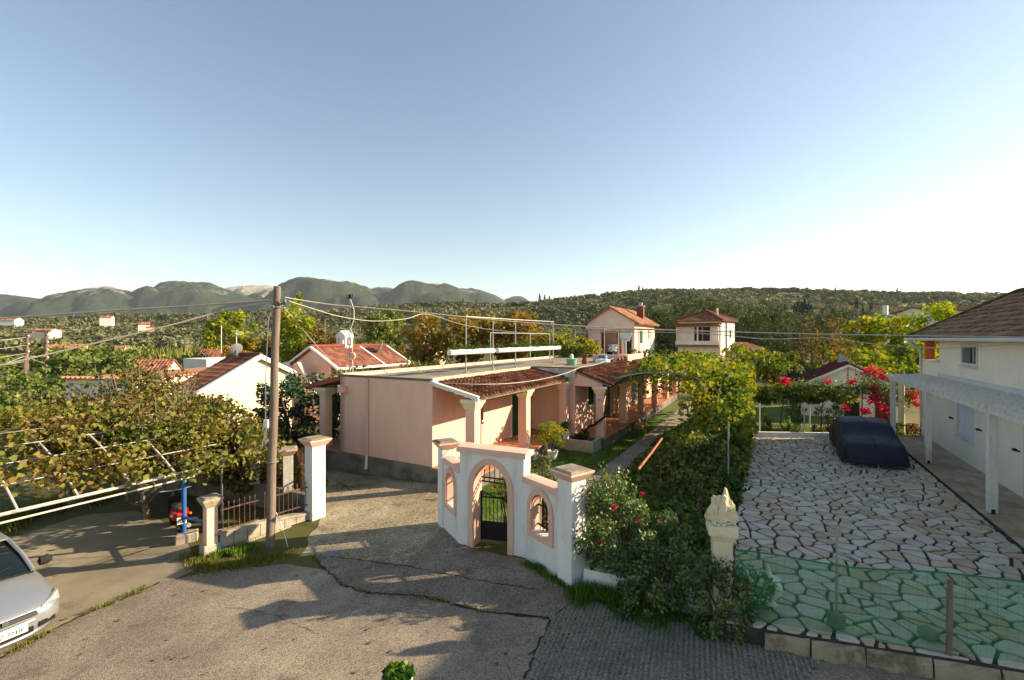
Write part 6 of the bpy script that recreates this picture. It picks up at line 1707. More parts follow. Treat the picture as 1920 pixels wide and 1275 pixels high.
for a in (-.38, .38):
    for b in (-.28, .28): mb.fbox(FCb, a - .08, a + .08, b - .08, b + .08, .35, .95)
mb.fbox(FCb, -.16, .16, -.35, .35, .35, .95)
mb.slab([FCb(-.5, -.4, .95), FCb(.5, -.4, .95), FCb(.5, -.4, 1.1), FCb(0, -.4, 1.45), FCb(-.5, -.4, 1.1)], FCb.b * .8); mb.build('chimney', M_white, q2)
dish('satellite_dish', QR(5.2, 1.2, Qz - .65), .5, 'grey satellite dish on the slope of the orange red roof', R(200))
# ---- long white block and small neighbours
def flat_block(name, cu, Y, w, dep, ztop, label, wall, edge=None, yaw=0, zb=-1.5, cat='house', group=None, wins=0):
    c = Pt(cu, 700, Y); F = Frame(Vector((c.x, c.y, 0)), Vector((math.cos(yaw), math.sin(yaw), 0)), Vector((-math.sin(yaw), math.cos(yaw), 0)))
    t = thing(name, F(0, dep / 2, zb), label, cat, group)
    mb = MB(); mb.fbox(F, -w / 2, w / 2, 0, dep, zb, ztop); wl = mb.build('wall', wall, t)
    if edge:
        mb = MB(); mb.fbox(F, -w / 2 - .2, w / 2 + .2, -.2, dep + .2, ztop, ztop + .12); r = mb.build('roof', edge, t, tint=.5)
    for i in range(wins):
        x = -w / 2 + w * (i + .5) / wins; window_in(t, Frame(F.o, F.a, -F.b), x - .45, x + .45, ztop - 1.9, ztop - .8, .0, frame_mat=M_white, depth=.02, sill=False)
    return t, F
t, F = flat_block('white_block', 184, 26.2, 4.5, 11.5, 2.42, 'long low white building with terracotta roof edge behind the fig trees', M_offw, None, yaw=R(-9))
mb = MB()
mb.fbox(F, -2.4, 2.4, -.15, 11.6, 2.42, 2.5)
for i in range(36): mb.tube([F(2.1, i * .32, 2.53), F(2.45, i * .32, 2.5)], .09, 6)
for i in range(14): mb.tube([F(-2.3 + i * .34, .2, 2.53), F(-2.3 + i * .34, -.2, 2.5)], .09, 6)
mb.build('roof', M_rtile, t, tint=.6)
mb = MB(); mb.fbox(F, 2.6, 6.2, 5, 10.5, -1.5, 2.0); mb.build('annex', M_offw, t); mb = MB(); mb.fbox(F, 2.5, 6.4, 4.8, 10.7, 2.0, 2.07); mb.build('sheet_roof', M_metal, t)
t, F = flat_block('white_box_house', 365, 40, 4.2, 4, 3.0, 'plain white cube of a house with one grey shaded side beyond the ridged roof', M_offw, None, yaw=R(-32))
for cu, v, Y, w, lab, mt in ((252, 676, 52, 5.6, 'small red roofed house peeping out of shrubs beyond the white building', M_offw), (396, 655, 70, 4.0, 'tiny red roof behind the white box house and the dish', M_offw)):
    c = Pt(cu, v, Y); F = Frame(Vector((c.x, c.y, 0)), Vector((1, .25, 0)), Vector((-.25, 1, 0))); t = thing('small_house', F(0, 2, -1.5), lab, 'house', 'houses in the valley')
    mb = MB(); mb.fbox(F, -w / 2, w / 2, 0, 5, -1.6, c.z - 1.5); mb.slab([F(w / 2 - .2, 0, c.z - 1.5), F(w / 2 - .2, 5, c.z - 1.5), F(w / 2 - .2, 2.5, c.z - .1)], F.a * .2); mb.build('wall', mt, t)
    roof_plane(F, -w / 2 - .3, w / 2 + .2, -.4, c.z - 1.7, 2.5, c.z, M_rred, t, pitch=.35, row=.45); roof_plane(F, -w / 2 - .3, w / 2 + .2, 5.4, c.z - 1.7, 2.5, c.z, M_rred, t, pitch=.35, row=.45)
    window_in(t, Frame(F.o, F.a, -F.b), -w / 4 - .4, -w / 4 + .4, c.z - 2.9, c.z - 1.9, 0, depth=.02, sill=False)
def cottage(cu, vr, ve, Y, w, dep, lab, wall, roof, yaw=0, hip=False, wins=2, zb=None):
    """distant house placed by its ridge row; sits on the terrain"""
    c = Pt(cu, vr, Y); zr_ = c.z; ze = Pt(cu, ve, Y).z
    F = Frame(Vector((c.x, c.y, 0)), Vector((math.cos(yaw), math.sin(yaw), 0)), Vector((-math.sin(yaw), math.cos(yaw), 0)))
    zb = min(tz(c.x, c.y), tz(c.x, c.y + dep), tz(c.x - w / 2, c.y)) - .6 if zb is None else zb
    t = thing('hillside_house', F(0, dep / 2, zb), lab, 'house', 'houses scattered over the valley and hillside')
    zb2 = min(zb, ze - 2)
    mb = MB(); mb.fbox(F, -w / 2, w / 2, 0, dep, zb2, ze)
    if not hip:
        for x in (-w / 2, w / 2 - .15): mb.slab([F(x, 0, ze), F(x, dep, ze), F(x, dep / 2, zr_ - .1)], F.a * .15)
    mb.build('wall', wall, t)
    pt_, rw_ = max(.35, Y / 250), max(.5, Y / 180)
    if hip:
        k = min(.5, (dep / 2) / w)
        roof_plane(F, -w / 2 - .4, w / 2 + .4, -.4, ze, dep / 2, zr_, roof, t, trap(k), pt_, rw_); roof_plane(F, -w / 2 - .4, w / 2 + .4, dep + .4, ze, dep / 2, zr_, roof, t, trap(k), pt_, rw_)
        for s in (-1, 1):
            FS = Frame(F.o, F.b, F.a * s); roof_plane(FS, -.4, dep + .4, w / 2 + .4, ze, w / 2 - dep / 2 * .98, zr_, roof, t, tri_t, pt_, rw_)
    else:
        roof_plane(F, -w / 2 - .3, w / 2 + .3, -.4, ze - .1, dep / 2, zr_, roof, t, None, pt_, rw_); roof_plane(F, -w / 2 - .3, w / 2 + .3, dep + .4, ze - .1, dep / 2, zr_, roof, t, None, pt_, rw_)
    for i in range(wins):
        x = -w / 2 + w * (i + .5) / wins; window_in(t, Frame(F.o, F.a, -F.b), x - .5, x + .5, ze - 2.0, ze - .8, .0, frame_mat=M_white, depth=.02, sill=False)
    return t, F
cottage(0, 594, 600, 400, 21, 10, 'long white house with orange roof high at the left edge of the wooded hill', M_white, M_rtile, R(12), wins=5)
cottage(198, 591.5, 595, 410, 8.5, 7, 'white house alone among the olive trees on the hillside', M_white, M_rtile, R(25))
cottage(270, 604, 608.5, 300, 6, 6, 'small house with red roof low on the olive hillside', M_cream2, M_rred, R(40))
cottage(282, 612, 614, 285, 4, 4, 'tiny pinkish outbuilding just below the small red roofed hillside house', M_peach, M_rtile, R(40), wins=1)
cottage(72, 616, 619, 190, 8, 6, 'pale yellow building on the slope behind the far utility poles', M_cream2, M_rtile, R(5))
cottage(112, 646, 652, 96, 7.2, 5, 'yellow house with low orange roof near the far utility poles', M_yellow, M_rtile, R(8), zb=-1.5)
cottage(186, 649, 653, 100, 8.6, 5.5, 'low cream house with long orange roof right of the yellow house', M_cream2, M_rtile, R(4), zb=-1.5, wins=3)
t, F = cottage(768, 616, 627, 96, 6.2, 6, 'cream villa with hipped tiled roof and terrace beyond the red roof', M_cream2, M_rtile, R(-18), hip=True, zb=-1)
mb = MB(); mb.fbox(F, 3.1, 5.8, -.5, 5, -1, 2.6); mb.fbox(F, 3.2, 3.5, -.4, -.1, 2.6, 4.4); mb.fbox(F, 4.6, 4.9, -.4, -.1, 2.6, 4.4); mb.fbox(F, 3.1, 5.0, -.5, 4, 4.4, 4.6); mb.build('terrace', M_cream2, t)
mb = MB(); mb.fbox(F, 4.9, 6.8, -2, 2, -1, 1.9); mb.build('lower_terrace', M_peach, t)
cottage(725, 624, 632, 105, 6, 5, 'brownish red roof partly hidden by bare trees left of the cream villa', M_cream2, M_rred, R(10), zb=-1)
t, F = cottage(1698, 588, 597, 60, 4.4, 5, 'grey roofed house hidden between the yellow green trees', M_offw, tinted('roof_grey', fcol('#6f6a66', '#7d7873', '#8d8883'), noise=.2, scale=3), R(35), zb=-.5)
mb = MB(); mb.fbox(F, .2, .7, 2, 2.5, 6, 9.2); mb.build('chimney', M_offw, t)
cottage(1815, 572, 580, 62, 9, 7, 'dark red roof showing above the brown roof at the right', M_offw, M_rdark, R(-10), zb=-.5)

# ---- pink gabled house at the far end of the flat roof
UF = Frame(HF(29.7, 0, 0), E2, E1)     # l to the right along the gable, d away
uh = thing('gabled_house', UF(-2.5, 3, 3.3), 'pink upper house with terracotta gable roof and tall chimney beyond the flat roof', 'house')
ul_, ur, uz, up_ = -5.2, -.7, 6.25, 7.75; um = (ul_ + ur) / 2
mb = MB()
fr_h = [(-3.9, -1.9, 3.35, 5.45)]
mb.wall(Frame(UF.o, UF.a, -UF.b), ul_, ur, -.1, uz, -.25, .25, fr_h)
mb.slab([UF(ul_, 0, uz), UF(ur, 0, uz), UF(um, 0, up_ - .1)], UF.b * .25)
mb.fbox(UF, ul_, ul_ + .25, .25, 8.5, -.1, uz)
SFr = Frame(UF.o, UF.b, UF.a); wn_ = [(1.8, 3.0, 4.3, 5.5), (5.4, 5.9, 4.7, 5.6)]
mb.wall(SFr, .25, 8.5, -.1, uz, ur - .25, .25, wn_)
mb.fbox(UF, ul_, ur, 8.25, 8.5, -.1, uz); mb.fbox(UF, -4.2, -1.6, 2.2, 2.4, 3.3, 5.5); mb.fbox(UF, ul_ + .3, ur - .3, .3, 8.2, 3.2, 3.35)
mb.build('wall', surf('plaster_pale_pink', hexc('#ecd2be'), hexc('#e4c6b0'), 1.2, .9, .2, 60), uh)
RF2 = Frame(UF(um, 0, 0), UF.b, UF.a)
hw2 = (ur - ul_) / 2
for s in (-1, 1): roof_plane(Frame(UF(um, 0, 0), UF.b, UF.a * s), -.3, 8.8, hw2 + .45, uz - .12, 0, up_, M_rtile, uh, pitch=.32, row=.42)
mb = MB(); cF = Frame(UF(ur - .7, 5.2, 0), UF.a, UF.b); mb.fbox(cF, -.32, .32, -.3, .3, 6.0, 8.05); chm = mb.build('chimney', surf('brick_brown', hexc('#7a4a36'), hexc('#66402f'), 3, .9), uh)
mb = MB(); mb.cyl(cF(0, 0, 8.05), cF(0, 0, 8.4), .2, None, 10); mb.fbox(cF, -.38, .38, -.36, .36, 8.0, 8.08); mb.build('chimney_cap', M_metal, chm)
for a in wn_: window_in(uh, SFr, *a, ur, shutters=M_green, frame_mat=M_cream)
door_in(uh, Frame(UF.o, UF.a, -UF.b), -1.6, -.95, 3.35, 5.4, .0 + .02, M_dark, depth=.04)
mb = MB()
for l in (-4.6, -1.75): mb.fbox(UF, l - .1, l + .1, -1.9, -1.7, 3.3, 5.4)
mb.build('porch_post', M_wood, uh)
# roof terrace pergola in front of it
tp = thing('terrace_pergola', UF(-3, -2.2, 3.3), 'pergola of thin poles and wires with sparse vine before the pink gabled house', 'pergola')
for l in (-4.9, -2.3, .6, 1.6):
    mb = MB(); mb.tube([UF(l, -3.9, 3.3), UF(l, -3.9, 5.55)], .035, 6); mb.build('post', M_metal, tp)
mb = MB()
for k in range(6): mb.tube([UF(-5.4, -.6 - k * .65, 5.55), UF(2.0, -.6 - k * .65, 5.5)], .02, 5)
for l in (-5, -2.3, .6): mb.tube([UF(l, -.3, 5.55), UF(l, -3.9, 5.55)], .025, 5)
mb.build('rail', M_metal, tp)
# things on the terrace
hp = thing('basketball_hoop', UF(-.2, -4.8, 3.3), 'white basketball backboard on a pole standing on the roof terrace', 'basketball hoop')
b_ = WO[hp.name]
mb = MB(); mb.tube([b_, b_ + EZ * 1.9], .05, 8); mb.build('pole', M_whitepipe, hp)
mb = MB(); FH = Frame(b_, UF.a, UF.b); mb.slab([FH(-.32, -.1, 1.25), FH(.32, -.1, 1.25), FH(.48, -.1, 1.75), FH(.48, -.1, 1.95), FH(-.48, -.1, 1.95), FH(-.48, -.1, 1.75)], FH.b * .05); mb.build('backboard', M_whitepipe, hp)
mb = MB(); mb.tube([FH(.2 * math.cos(a), -.36 + .2 * math.sin(a), 1.42) for a in np.linspace(0, 6.28, 15)], .012, 5); mb.build('rim', M_rust, hp)
wp_ = thing('firewood_stack', UF(-4.3, -1.2, 3.36), 'stack of split firewood leaning under the terrace vine', 'firewood')
rng = random.Random(2)
for i in range(24):
    a = i % 6; b2 = i // 6
    mb = MB(); c = UF(-5.0 + a * .24 + rng.uniform(-.04, .04), -1.3 + rng.uniform(-.1, .1), 3.36 + b2 * .24); mb.tube([c, c + Vector((rng.uniform(-.06, .06), .1, .52))], [.1, .085], 6); mb.build('log', surf('log_end', hexc('#9a6a42'), hexc('#7a5233'), 5, .9), wp_)
def plastic_chair(o, F, lab):
    t = thing('garden_chair', o, lab, 'chair'); W_ = Frame(o, F.a, F.b); mb = MB(); mb.fbox(W_, -.25, .25, -.25, .25, .40, .44); mb.build('seat', M_whitepipe, t, bevel=.02)
    mb = MB(); mb.slab([W_(-.25, .24, .44), W_(.25, .24, .44), W_(.26, .36, .85), W_(.15, .38, .95), W_(-.15, .38, .95), W_(-.26, .36, .85)], W_.b * .03); mb.build('backrest', M_whitepipe, t)
    for a in (-.23, .23):
        for b in (-.22, .22):
            mb = MB(); mb.cyl(W_(a * 1.1, b * 1.1, 0), W_(a, b, .42), .022, .028, 6); mb.build('leg', M_whitepipe, t)
        mb = MB(); mb.tube([W_(a * 1.1, -.2, .42), W_(a * 1.15, -.2, .64), W_(a * 1.12, .28, .66)], .022, 5); mb.build('armrest', M_whitepipe, t)
plastic_chair(UF(-1.9, -2.6, 3.3), Frame((0, 0, 0), UF.a, UF.b), 'white plastic garden chair on the roof terrace before the gabled house')
wm = thing('washing_machine', UF(-3.3, 1.7, 3.36), 'white washing machine inside the open porch of the gabled house', 'washing machine'); mb = MB(); mb.fbox(UF, -3.6, -3.0, 1.4, 2.0, 3.36, 4.21); mb.build('casing', M_whitepipe, wm, bevel=.02); mb = MB(); mb.cyl(UF(-3.3, 1.4, 3.8), UF(-3.3, 1.37, 3.8), .18, None, 18); mb.build('drum_door', M_glass, wm)
for i, (l, d, r_, mt, lab) in enumerate(((-1.5, -4.9, .26, M_black, 'black round tub on the terrace edge below the white chair'), (-.95, -4.9, .24, M_metal, 'grey round tub beside the black tub on the terrace edge'))):
    t = thing('terrace_tub', UF(l, d, 3.3), lab, 'tub', 'tubs on the terrace edge'); mb = MB(); mb.lathe(WO[t.name], [(r_ * .85, 0), (r_, .38), (r_ * 1.05, .4), (r_ * .92, .4)], 16); mb.build('tub', mt, t, smooth=True)
for i in range(9):
    pot(UF(.2 + i * .38, -5.0 + .25 * i * 0, 3.3), .15, .24, M_plinth if i % 3 else M_terra, 'potted_plant', ('first', 'second', 'third', 'fourth', 'fifth', 'sixth', 'seventh', 'eighth', 'last')[i] + ' small potted plant of the row along the roof terrace edge, from the left', 'potted plant', 'potted plants along the roof terrace', plant=1.7, seed=60 + i, n=90, ph=.42, leaf=.10)

# ---- white house with hipped tiled roof (right of centre)
wc = Vector((21.8, 48, 0)); d1_ = Vector((-.71, .70, 0)).normalized(); d2_ = Vector((.70, .71, 0)).normalized()
WH = Frame(wc, d1_, d2_)     # l along the front wall to the left, d along the lit side
wh = thing('hip_roof_house', WH(2.2, 2, 0), 'small white two storey house with hipped tiled roof above the vines', 'house')
FRf = Frame(wc, d1_, -d2_)
mb = MB()
fo = [(1.05, 2.75, 4.45, 6.0)]
mb.wall(FRf, 0, 4.6, 4.1, 6.4, -.2, .2, fo); mb.fbox(WH, 0, 4.6, 0, 4.2, -.1, 4.1)
SDf = Frame(wc, d2_, -d1_); so_ = [(2.6, 3.1, 4.8, 5.7)]
mb.wall(SDf, .0, 4.2, 4.1, 6.5, -.2, .2, so_); mb.fbox(WH, 4.4, 4.6, .2, 4.2, 4.1, 6.5); mb.fbox(WH, 0.2, 4.4, 4.0, 4.2, 4.1, 6.5)
mb.fbox(WH, -.02, 4.62, -.0, .2, 6.4, 6.62)
mb.build('wall', M_offw, wh)
mb = MB(); mb.fbox(WH, -.05, 4.65, -.5, .0, 3.85, 4.1); mb.build('balcony_slab', M_plinth, wh)
mb = MB(); mb.fbox(WH, -.05, 4.65, -.5, -.42, 4.1, 4.5);  mb.build('balcony_parapet', M_offw, wh)
mb = MB()
for l in (.05, 2.2, 4.5): mb.fbox(WH, l - .06, l + .06, -.5, -.38, 4.5, 6.1)
mb.build('balcony_post', M_white, wh)
roof_plane(FRf, -.2, 4.8, .75, 6.12, .0, 6.38, M_rdark, wh, pitch=.27, row=.4)
mw, md = 4.6, 4.2; zr2 = 7.72; ze2 = 6.66
roof_plane(FRf, -.3, 4.9, .3, ze2, -2.1, zr2, M_rdark, wh, trap(.44), .3, .42); roof_plane(Frame(WH(0, 0, 0), d1_, d2_), -.3, 4.9, 4.5, ze2, 2.1, zr2, M_rdark, wh, trap(.44), .3, .42)
roof_plane(SDf, -.3, 4.5, .3, ze2, -2.1, zr2, M_rdark, wh, tri_t, .3, .42); roof_plane(Frame(WH(4.6, 0, 0), d2_, d1_), -.3, 4.5, .3, ze2, -2.1, zr2, M_rdark, wh, tri_t, .3, .42)
mb = MB(); mb.tube([WH(-.3, -.3, ze2 + .08), WH(2.1, 2.1, zr2 + .1)], .1, 6); mb.tube([WH(4.9, -.3, ze2 + .08), WH(2.5, 2.1, zr2 + .1)], .1, 6); mb.tube([WH(-.3, 4.5, ze2 + .08), WH(2.1, 2.1, zr2 + .1)], .1, 6); mb.lathe(WH(2.3, 2.1, zr2), [(.16, 0), (.18, .15), (.05, .3)], 8); mb.build('hip_tile', M_terra, wh)
mb = MB(); mb.cyl(WH(1.2, 2.4, 7.2), WH(1.2, 2.4, 8.1), .11, None, 8); mb.build('flue', M_white, wh)
window_in(wh, FRf, *fo[0], 0, frame_mat=M_white, pane_mat=M_dark, depth=.15, bars=1, sill=False)
window_in(wh, SDf, *so_[0], 0, shutters=M_green, frame_mat=M_white)
mb = MB(); mb.cyl(WH(-.06, 1.6, 2), WH(-.06, 1.6, 6.5), .07); mb.build('downpipe', M_metal, wh)
roof_plane(SDf, 3.5, 8.5, 1.9, 3.6, -.3, 4.3, M_rdark, wh, pitch=.3, row=.42)
# ================================================================== leaf materials
L_vine = tinted('leaf_vine_autumn', fcol('#47531f', '#5f6a2b', '#787a34', '#8c833a', '#8f753d', '#6d5631'), noise=0, transl=.36)
L_vine2 = tinted('leaf_vine_yellow', fcol('#3a4d1e', '#526828', '#6d7d2f', '#878d38', '#a0923c', '#7d6630'), noise=0, transl=.38)
L_fig = tinted('leaf_fig_dry', fcol('#3f3f1e', '#5d5a2a', '#787036', '#6f5a33', '#55432a'), noise=0, transl=.28)
L_citrus = tinted('leaf_citrus', fcol('#14280d', '#1f3a12', '#2d4d17', '#3d6120'), noise=0, transl=.25, gloss=.07)
L_rose = tinted('leaf_rose', fcol('#2a4019', '#3c5421', '#52692b', '#6d803b', '#88944c'), noise=0, transl=.3, gloss=.06)
L_hedge = tinted('leaf_hedge', fcol('#33461f', '#4d602a', '#687638', '#868a45', '#9c964e'), noise=0, transl=.32)
L_poplar = tinted('leaf_poplar', fcol('#5a6b1f', '#7c8a27', '#9a9c2c', '#b3a632'), noise=0, transl=.4)
L_yellow = tinted('leaf_yellow_green', fcol('#42661c', '#6d8a22', '#9aa324', '#c2ad26', '#c9962a'), noise=0, transl=.42)
L_brown = tinted('leaf_brown', fcol('#5c4a28', '#756034', '#7a6a35', '#6b5a30', '#8b6a3a'), noise=0, transl=.3)
L_orange = tinted('leaf_orange', fcol('#5c5a28', '#787030', '#8f7c38', '#97703c', '#7a5636'), noise=0, transl=.38)
L_olive = tinted('leaf_olive', fcol('#2f371d', '#414a28', '#525c35', '#666c42'), noise=0, transl=.2)
L_pine = tinted('leaf_dark_pine', fcol('#1f2c16', '#2b3a1c', '#3a4a24'), noise=0, transl=.15)
L_grass = tinted('grass_blade', fcol('#31501a', '#456a20', '#5f842a', '#7f9a38'), noise=0, transl=.35)
L_grass2 = tinted('grass_dry', fcol('#42501f', '#5f6a2a', '#84803a', '#9a8a4a'), noise=0, transl=.3)
L_red = tinted('petal_red', fcol('#b81a34', '#cc2c46', '#d84a60', '#c22848'), noise=0, transl=.4)

def tree(name, base, H, rad, cz, label, cat='tree', group=None, mat=None, n=2500, k=45, leaf=.3, tr=.14, seed=1, hollow=.5, cr=.28, fork=.3, limbs=7, spread=.4, shape='diamond', up=.35, low=-.75, cn='crown', bark=None, sides=7):
    """tree: crown of leaf clumps on a tapered trunk with limbs. rad = crown radii, cz = crown centre above the base"""
    t = thing(name, base, label, cat, group)
    b = Vector(base)
    mb = MB(); branchy(mb, (b.x, b.y, b.z - .15), H * .82, tr, seed, limbs, spread, fork, sides); mb.build('trunk', bark or M_bark, t, smooth=True)
    P, o, ti = clumps(n, k, (0, 0, cz), rad, seed, hollow, cr, low)
    me = leaf_mesh(cn, P, leaf, up, seed, shape, ti, o, .5); tag(link(cn, me, t, None, [mat]), kind='stuff')
    return t
def again(t, loc, s, rz, label=None):
    c = copy_tree(t); c.location = loc; c.rotation_euler = (0, 0, rz); c.scale = (s, s, s * random.uniform(.92, 1.1))
    if label: c['label'] = label
    return c
def at(u, Y, dz=0): 
    x = (u - UC) / FPX * Y; return Vector((x, Y, tz(x, Y) + dz))

# ------------------------------------------------------------------ arched tube pergola with the grape vine (left)
P0 = G(345, 998, .24); z0 = Pt(345, 886, P0.y).z
VF = Frame(Vector((P0.x, P0.y, 0)), -E1, -E2)        # l towards the camera, d up the arch to the left
def arch_z(s): return z0 + 1.2 * (1 - (1 - s / 4.5) ** 2)
ap = thing('arched_pergola', VF(1, 0, P0.z - .24), 'low arched pergola of white tubes over the parking place, carried by a blue post', 'pergola')
M_tube = surf('tube_white', hexc('#c4c0b7'), hexc('#aba69b'), 5, .5, .1, 40, c3=hexc('#93826c'), s3=3, t3=(.6, .68))
M_bluep = surf('post_blue', hexc('#2f62a0'), hexc('#28568f'), 6, .5)
mb = MB(); mb.tube([VF(-1.0, 0, z0), VF(7.5, 0, z0)], .038, 10); mb.build('main_tube', M_tube, ap, smooth=True)
mb = MB(); mb.tube([VF(-.2, -.10, z0 - .13), VF(7.5, -.12, z0 - .14)], .022, 8); mb.build('lower_tube', M_tube, ap, smooth=True)
for l in (-.75, .18, 1.12, 2.07, 3.0, 3.95, 4.9, 5.9):
    mb = MB(); mb.tube([VF(l, s, arch_z(s)) for s in np.linspace(0, 6.2, 15)], .024, 8); mb.build('hoop', M_tube, ap, smooth=True)
for s in (.75, 1.5, 2.3, 3.2, 4.2):
    mb = MB(); mb.tube([VF(-1.2, s, arch_z(s) + .04), VF(7.5, s, arch_z(s) + .04)], .012, 6); mb.build('purlin', M_tube, ap, smooth=True)
mb = MB(); b_ = WO[ap.name]
mb.tube([VF(0, 0, P0.z), VF(0, 0, z0)], .055, 12); mb.build('blue_post', M_bluep, ap, smooth=True)
e = Vector((pB.x, pB.y, P0.z + .58))
mb = MB(); mb.tube([VF(0, 0, P0.z + .38), e], .035, 8); mb.build('blue_rail', M_bluep, ap, smooth=True)
mb = MB(); c = VF(0, 0, P0.z - .30); mb.box(c, .34, .40, .30, .5); mb.box(c + Vector((.14, .06, 0)), .30, .36, .298, .5); mb.build('footing', M_block, ap, bevel=.03)
mb = MB(); mb.tube([VF(-1.1, .3, gz(-7) - .3), VF(-1.1, .3, z0 + .25)], .025, 6); mb.tube([VF(4.5, 5.8, -1), VF(4.5, 5.8, arch_z(5.8))], .03, 6); mb.tube([VF(-1, 5.8, -1), VF(-1, 5.8, arch_z(5.8))], .03, 6); mb.build('post', M_metal, ap)
# vine on top
gv = thing('grape_vine', VF(0, 3, gz(-10)), 'large grape vine with autumn leaves sprawling over the white tube pergola', 'grape vine')
rg = np.random.default_rng(5); n = 22000
l = -3.0 + 10.5 * rg.random(n); s = -.35 + 6.6 * rg.random(n)
dens = np.array([mnoise.noise(Vector((a * .85, b * .85, 2.0))) + .5 * mnoise.noise(Vector((a * 2.3, b * 2.3, 7.0))) for a, b in zip(l, s)])
bare = np.clip((l - .6) / 2.2, 0, 1) * np.clip((2.6 - s) / 1.7, 0, 1)      # sparse near the street end
edge = np.clip((.7 - s) / .9, 0, 1) * .1
keep = dens + .36 - bare * .32 - edge > rg.random(n) * .42
l, s, dens = l[keep], s[keep], dens[keep]
z = np.array([arch_z(max(x, 0)) for x in s]) + rg.normal(.10, .12, len(s)) + np.clip(dens, 0, 1) * .25 - np.where(l < -1, (-1 - l) * .06, 0)
hang = rg.random(len(s)) < .10; z = np.where(hang, z - rg.random(len(s)) * .5, z)
P = np.array([VF(a, b, c) for a, b, c in zip(l, s, z)])
ti = np.clip(.5 + .55 * np.array([mnoise.noise(Vector((a * .9, b * .9, 11))) for a, b in zip(l, s)]) + rg.normal(0, .22, len(s)), 0, 1)
me = leaf_mesh('foliage', P - np.array(WO[gv.name]), .102, .75, 9, 'vine', ti); tag(link('foliage', me, gv, None, [L_vine]), kind='stuff')
mb = MB(); rng = random.Random(6)
mb.tube([VF(-.9, .2, -.6), VF(-.7, .35, .3), VF(-.8, .5, 1.0), VF(-.3, .7, z0 + .3)], [.06, .05, .045, .035], 7)
for k_ in range(46):
    a, b = rng.uniform(-2.6, 5.5), rng.uniform(0, 5); pts = []
    for q in range(7): pts.append(VF(a, b, arch_z(max(b, 0)) + rng.uniform(.0, .14))); a += rng.uniform(-.1, .45); b += rng.uniform(-.3, .32)
    mb.tube(pts, [.014 - .0015 * q for q in range(7)], 4, caps=False)
tag(mb.build('stem', M_bark, gv), kind='stuff')

# ------------------------------------------------------------------ fig trees with half bare crowns behind the pergola
M_twig = surf('bark_grey', hexc('#8b8274'), hexc('#6d6557'), 8, .95, .4, 30)
for i, (u, Y, H, r_, n_, sd) in enumerate(((135, 15.2, 3.9, 2.1, 1100, 3), (235, 16.5, 4.5, 2.5, 1500, 4), (325, 15.6, 3.9, 2.0, 1700, 5), (425, 15.3, 2.5, 1.5, 1300, 6), (280, 13.8, 3.5, 1.9, 1500, 7))):
    lab = ('half bare fig tree with pale twigs, leftmost of the row behind the tube pergola', 'tallest half bare fig tree right before the long white building', 'leafy fig tree before the lower slope of the rust red roof', 'small leafy fig tree in front of the bright peach gable', 'low fig bush in front of the others directly behind the tube pergola')[i]
    t = tree('fig_tree', at(u, Y), H, (r_, r_ * .8, H * .36), H * .66, lab, 'tree', 'fig trees behind the tube pergola', L_fig, n_ * 4, 44, .10, .09, sd, .35, .34, .12, 12, .62, 'vine', .4, -.9, bark=M_twig)
    mb = MB(); rng = random.Random(sd); b_ = WO[t.name]
    for k_ in range(110):
        d = Vector((rng.gauss(0, 1), rng.gauss(0, 1), rng.uniform(-.2, 1.2))).normalized(); p = b_ + Vector((d.x * r_ * .45, d.y * r_ * .4, H * .6 + d.z * H * .18)); e_ = b_ + Vector((d.x * r_ * rng.uniform(.8, 1.05), d.y * r_ * .9, H * .62 + d.z * H * rng.uniform(.28, .42)))
        m_ = (p + e_) / 2 + Vector((rng.uniform(-.15, .15), rng.uniform(-.15, .15), rng.uniform(-.2, .05))); mb.tube([p, m_, e_, e_ + Vector((rng.uniform(-.1, .1), 0, .2))], [.022, .017, .011, .005], 4, caps=False)
    mb.build('twig', M_twig, t)
# leaves over the retaining wall and stucco posts
t = tree('shrub', at(452, 14.6, .2), 2.2, (1.3, .8, 1.0), 1.1, 'leafy shrub tangled round the stucco posts behind the utility pole', 'shrub', None, L_fig, 1700, 26, .13, .05, 21, .3, .36, .1, 8, .5, 'vine', .4, -.95)
t = tree('shrub', at(545, 14.2, .2), 1.2, (.6, .4, .65), .65, 'small creeper clump on the retaining wall between stucco post and white post', 'shrub', None, L_fig, 420, 12, .11, .03, 22, .2, .4, .1, 6, .5, 'vine', .4, -.95)
# ------------------------------------------------------------------ evergreen beside the pink house
tree('orange_tree', at(562, 20.5), 3.9, (1.75, 1.7, 1.75), 2.15, 'dense dark green orange tree beside the flat-roofed pink house', 'tree', None, L_citrus, 5200, 75, .17, .14, 31, .62, .22, .2, 8, .4, 'diamond', .3, -1.0)
tree('shrub', at(672, 23.5), 3.6, (1.7, 1.3, 1.5), 2.3, 'olive green shrub showing over the roof edge before the red roof', 'shrub', None, L_hedge, 2600, 36, .18, .1, 32, .45, .3, .15, 8, .4, 'diamond', .35, -.9)
tree('shrub', at(618, 22.5), 2.9, (.9, .9, 1.2), 1.8, 'pale leafy shrub beside the left porch of the pink house', 'shrub', None, L_vine2, 900, 20, .16, .06, 33, .4, .3, .15, 8, .4, 'diamond', .35, -.9)
tree('shrub', at(440, 19.5), 2.2, (1.2, .8, .9), 1.2, 'reddish leaved bush growing against the bright peach gable', 'shrub', None, L_brown, 900, 22, .14, .06, 34, .3, .34, .1, 9, .5, 'diamond', .35, -.95)
tree('shrub', at(505, 19.8), 2.8, (.55, .6, 1.3), 1.5, 'slim reddish shrub hidden partly by the utility pole', 'shrub', None, L_brown, 700, 20, .14, .06, 35, .3, .34, .1, 9, .5, 'diamond', .35, -.95)

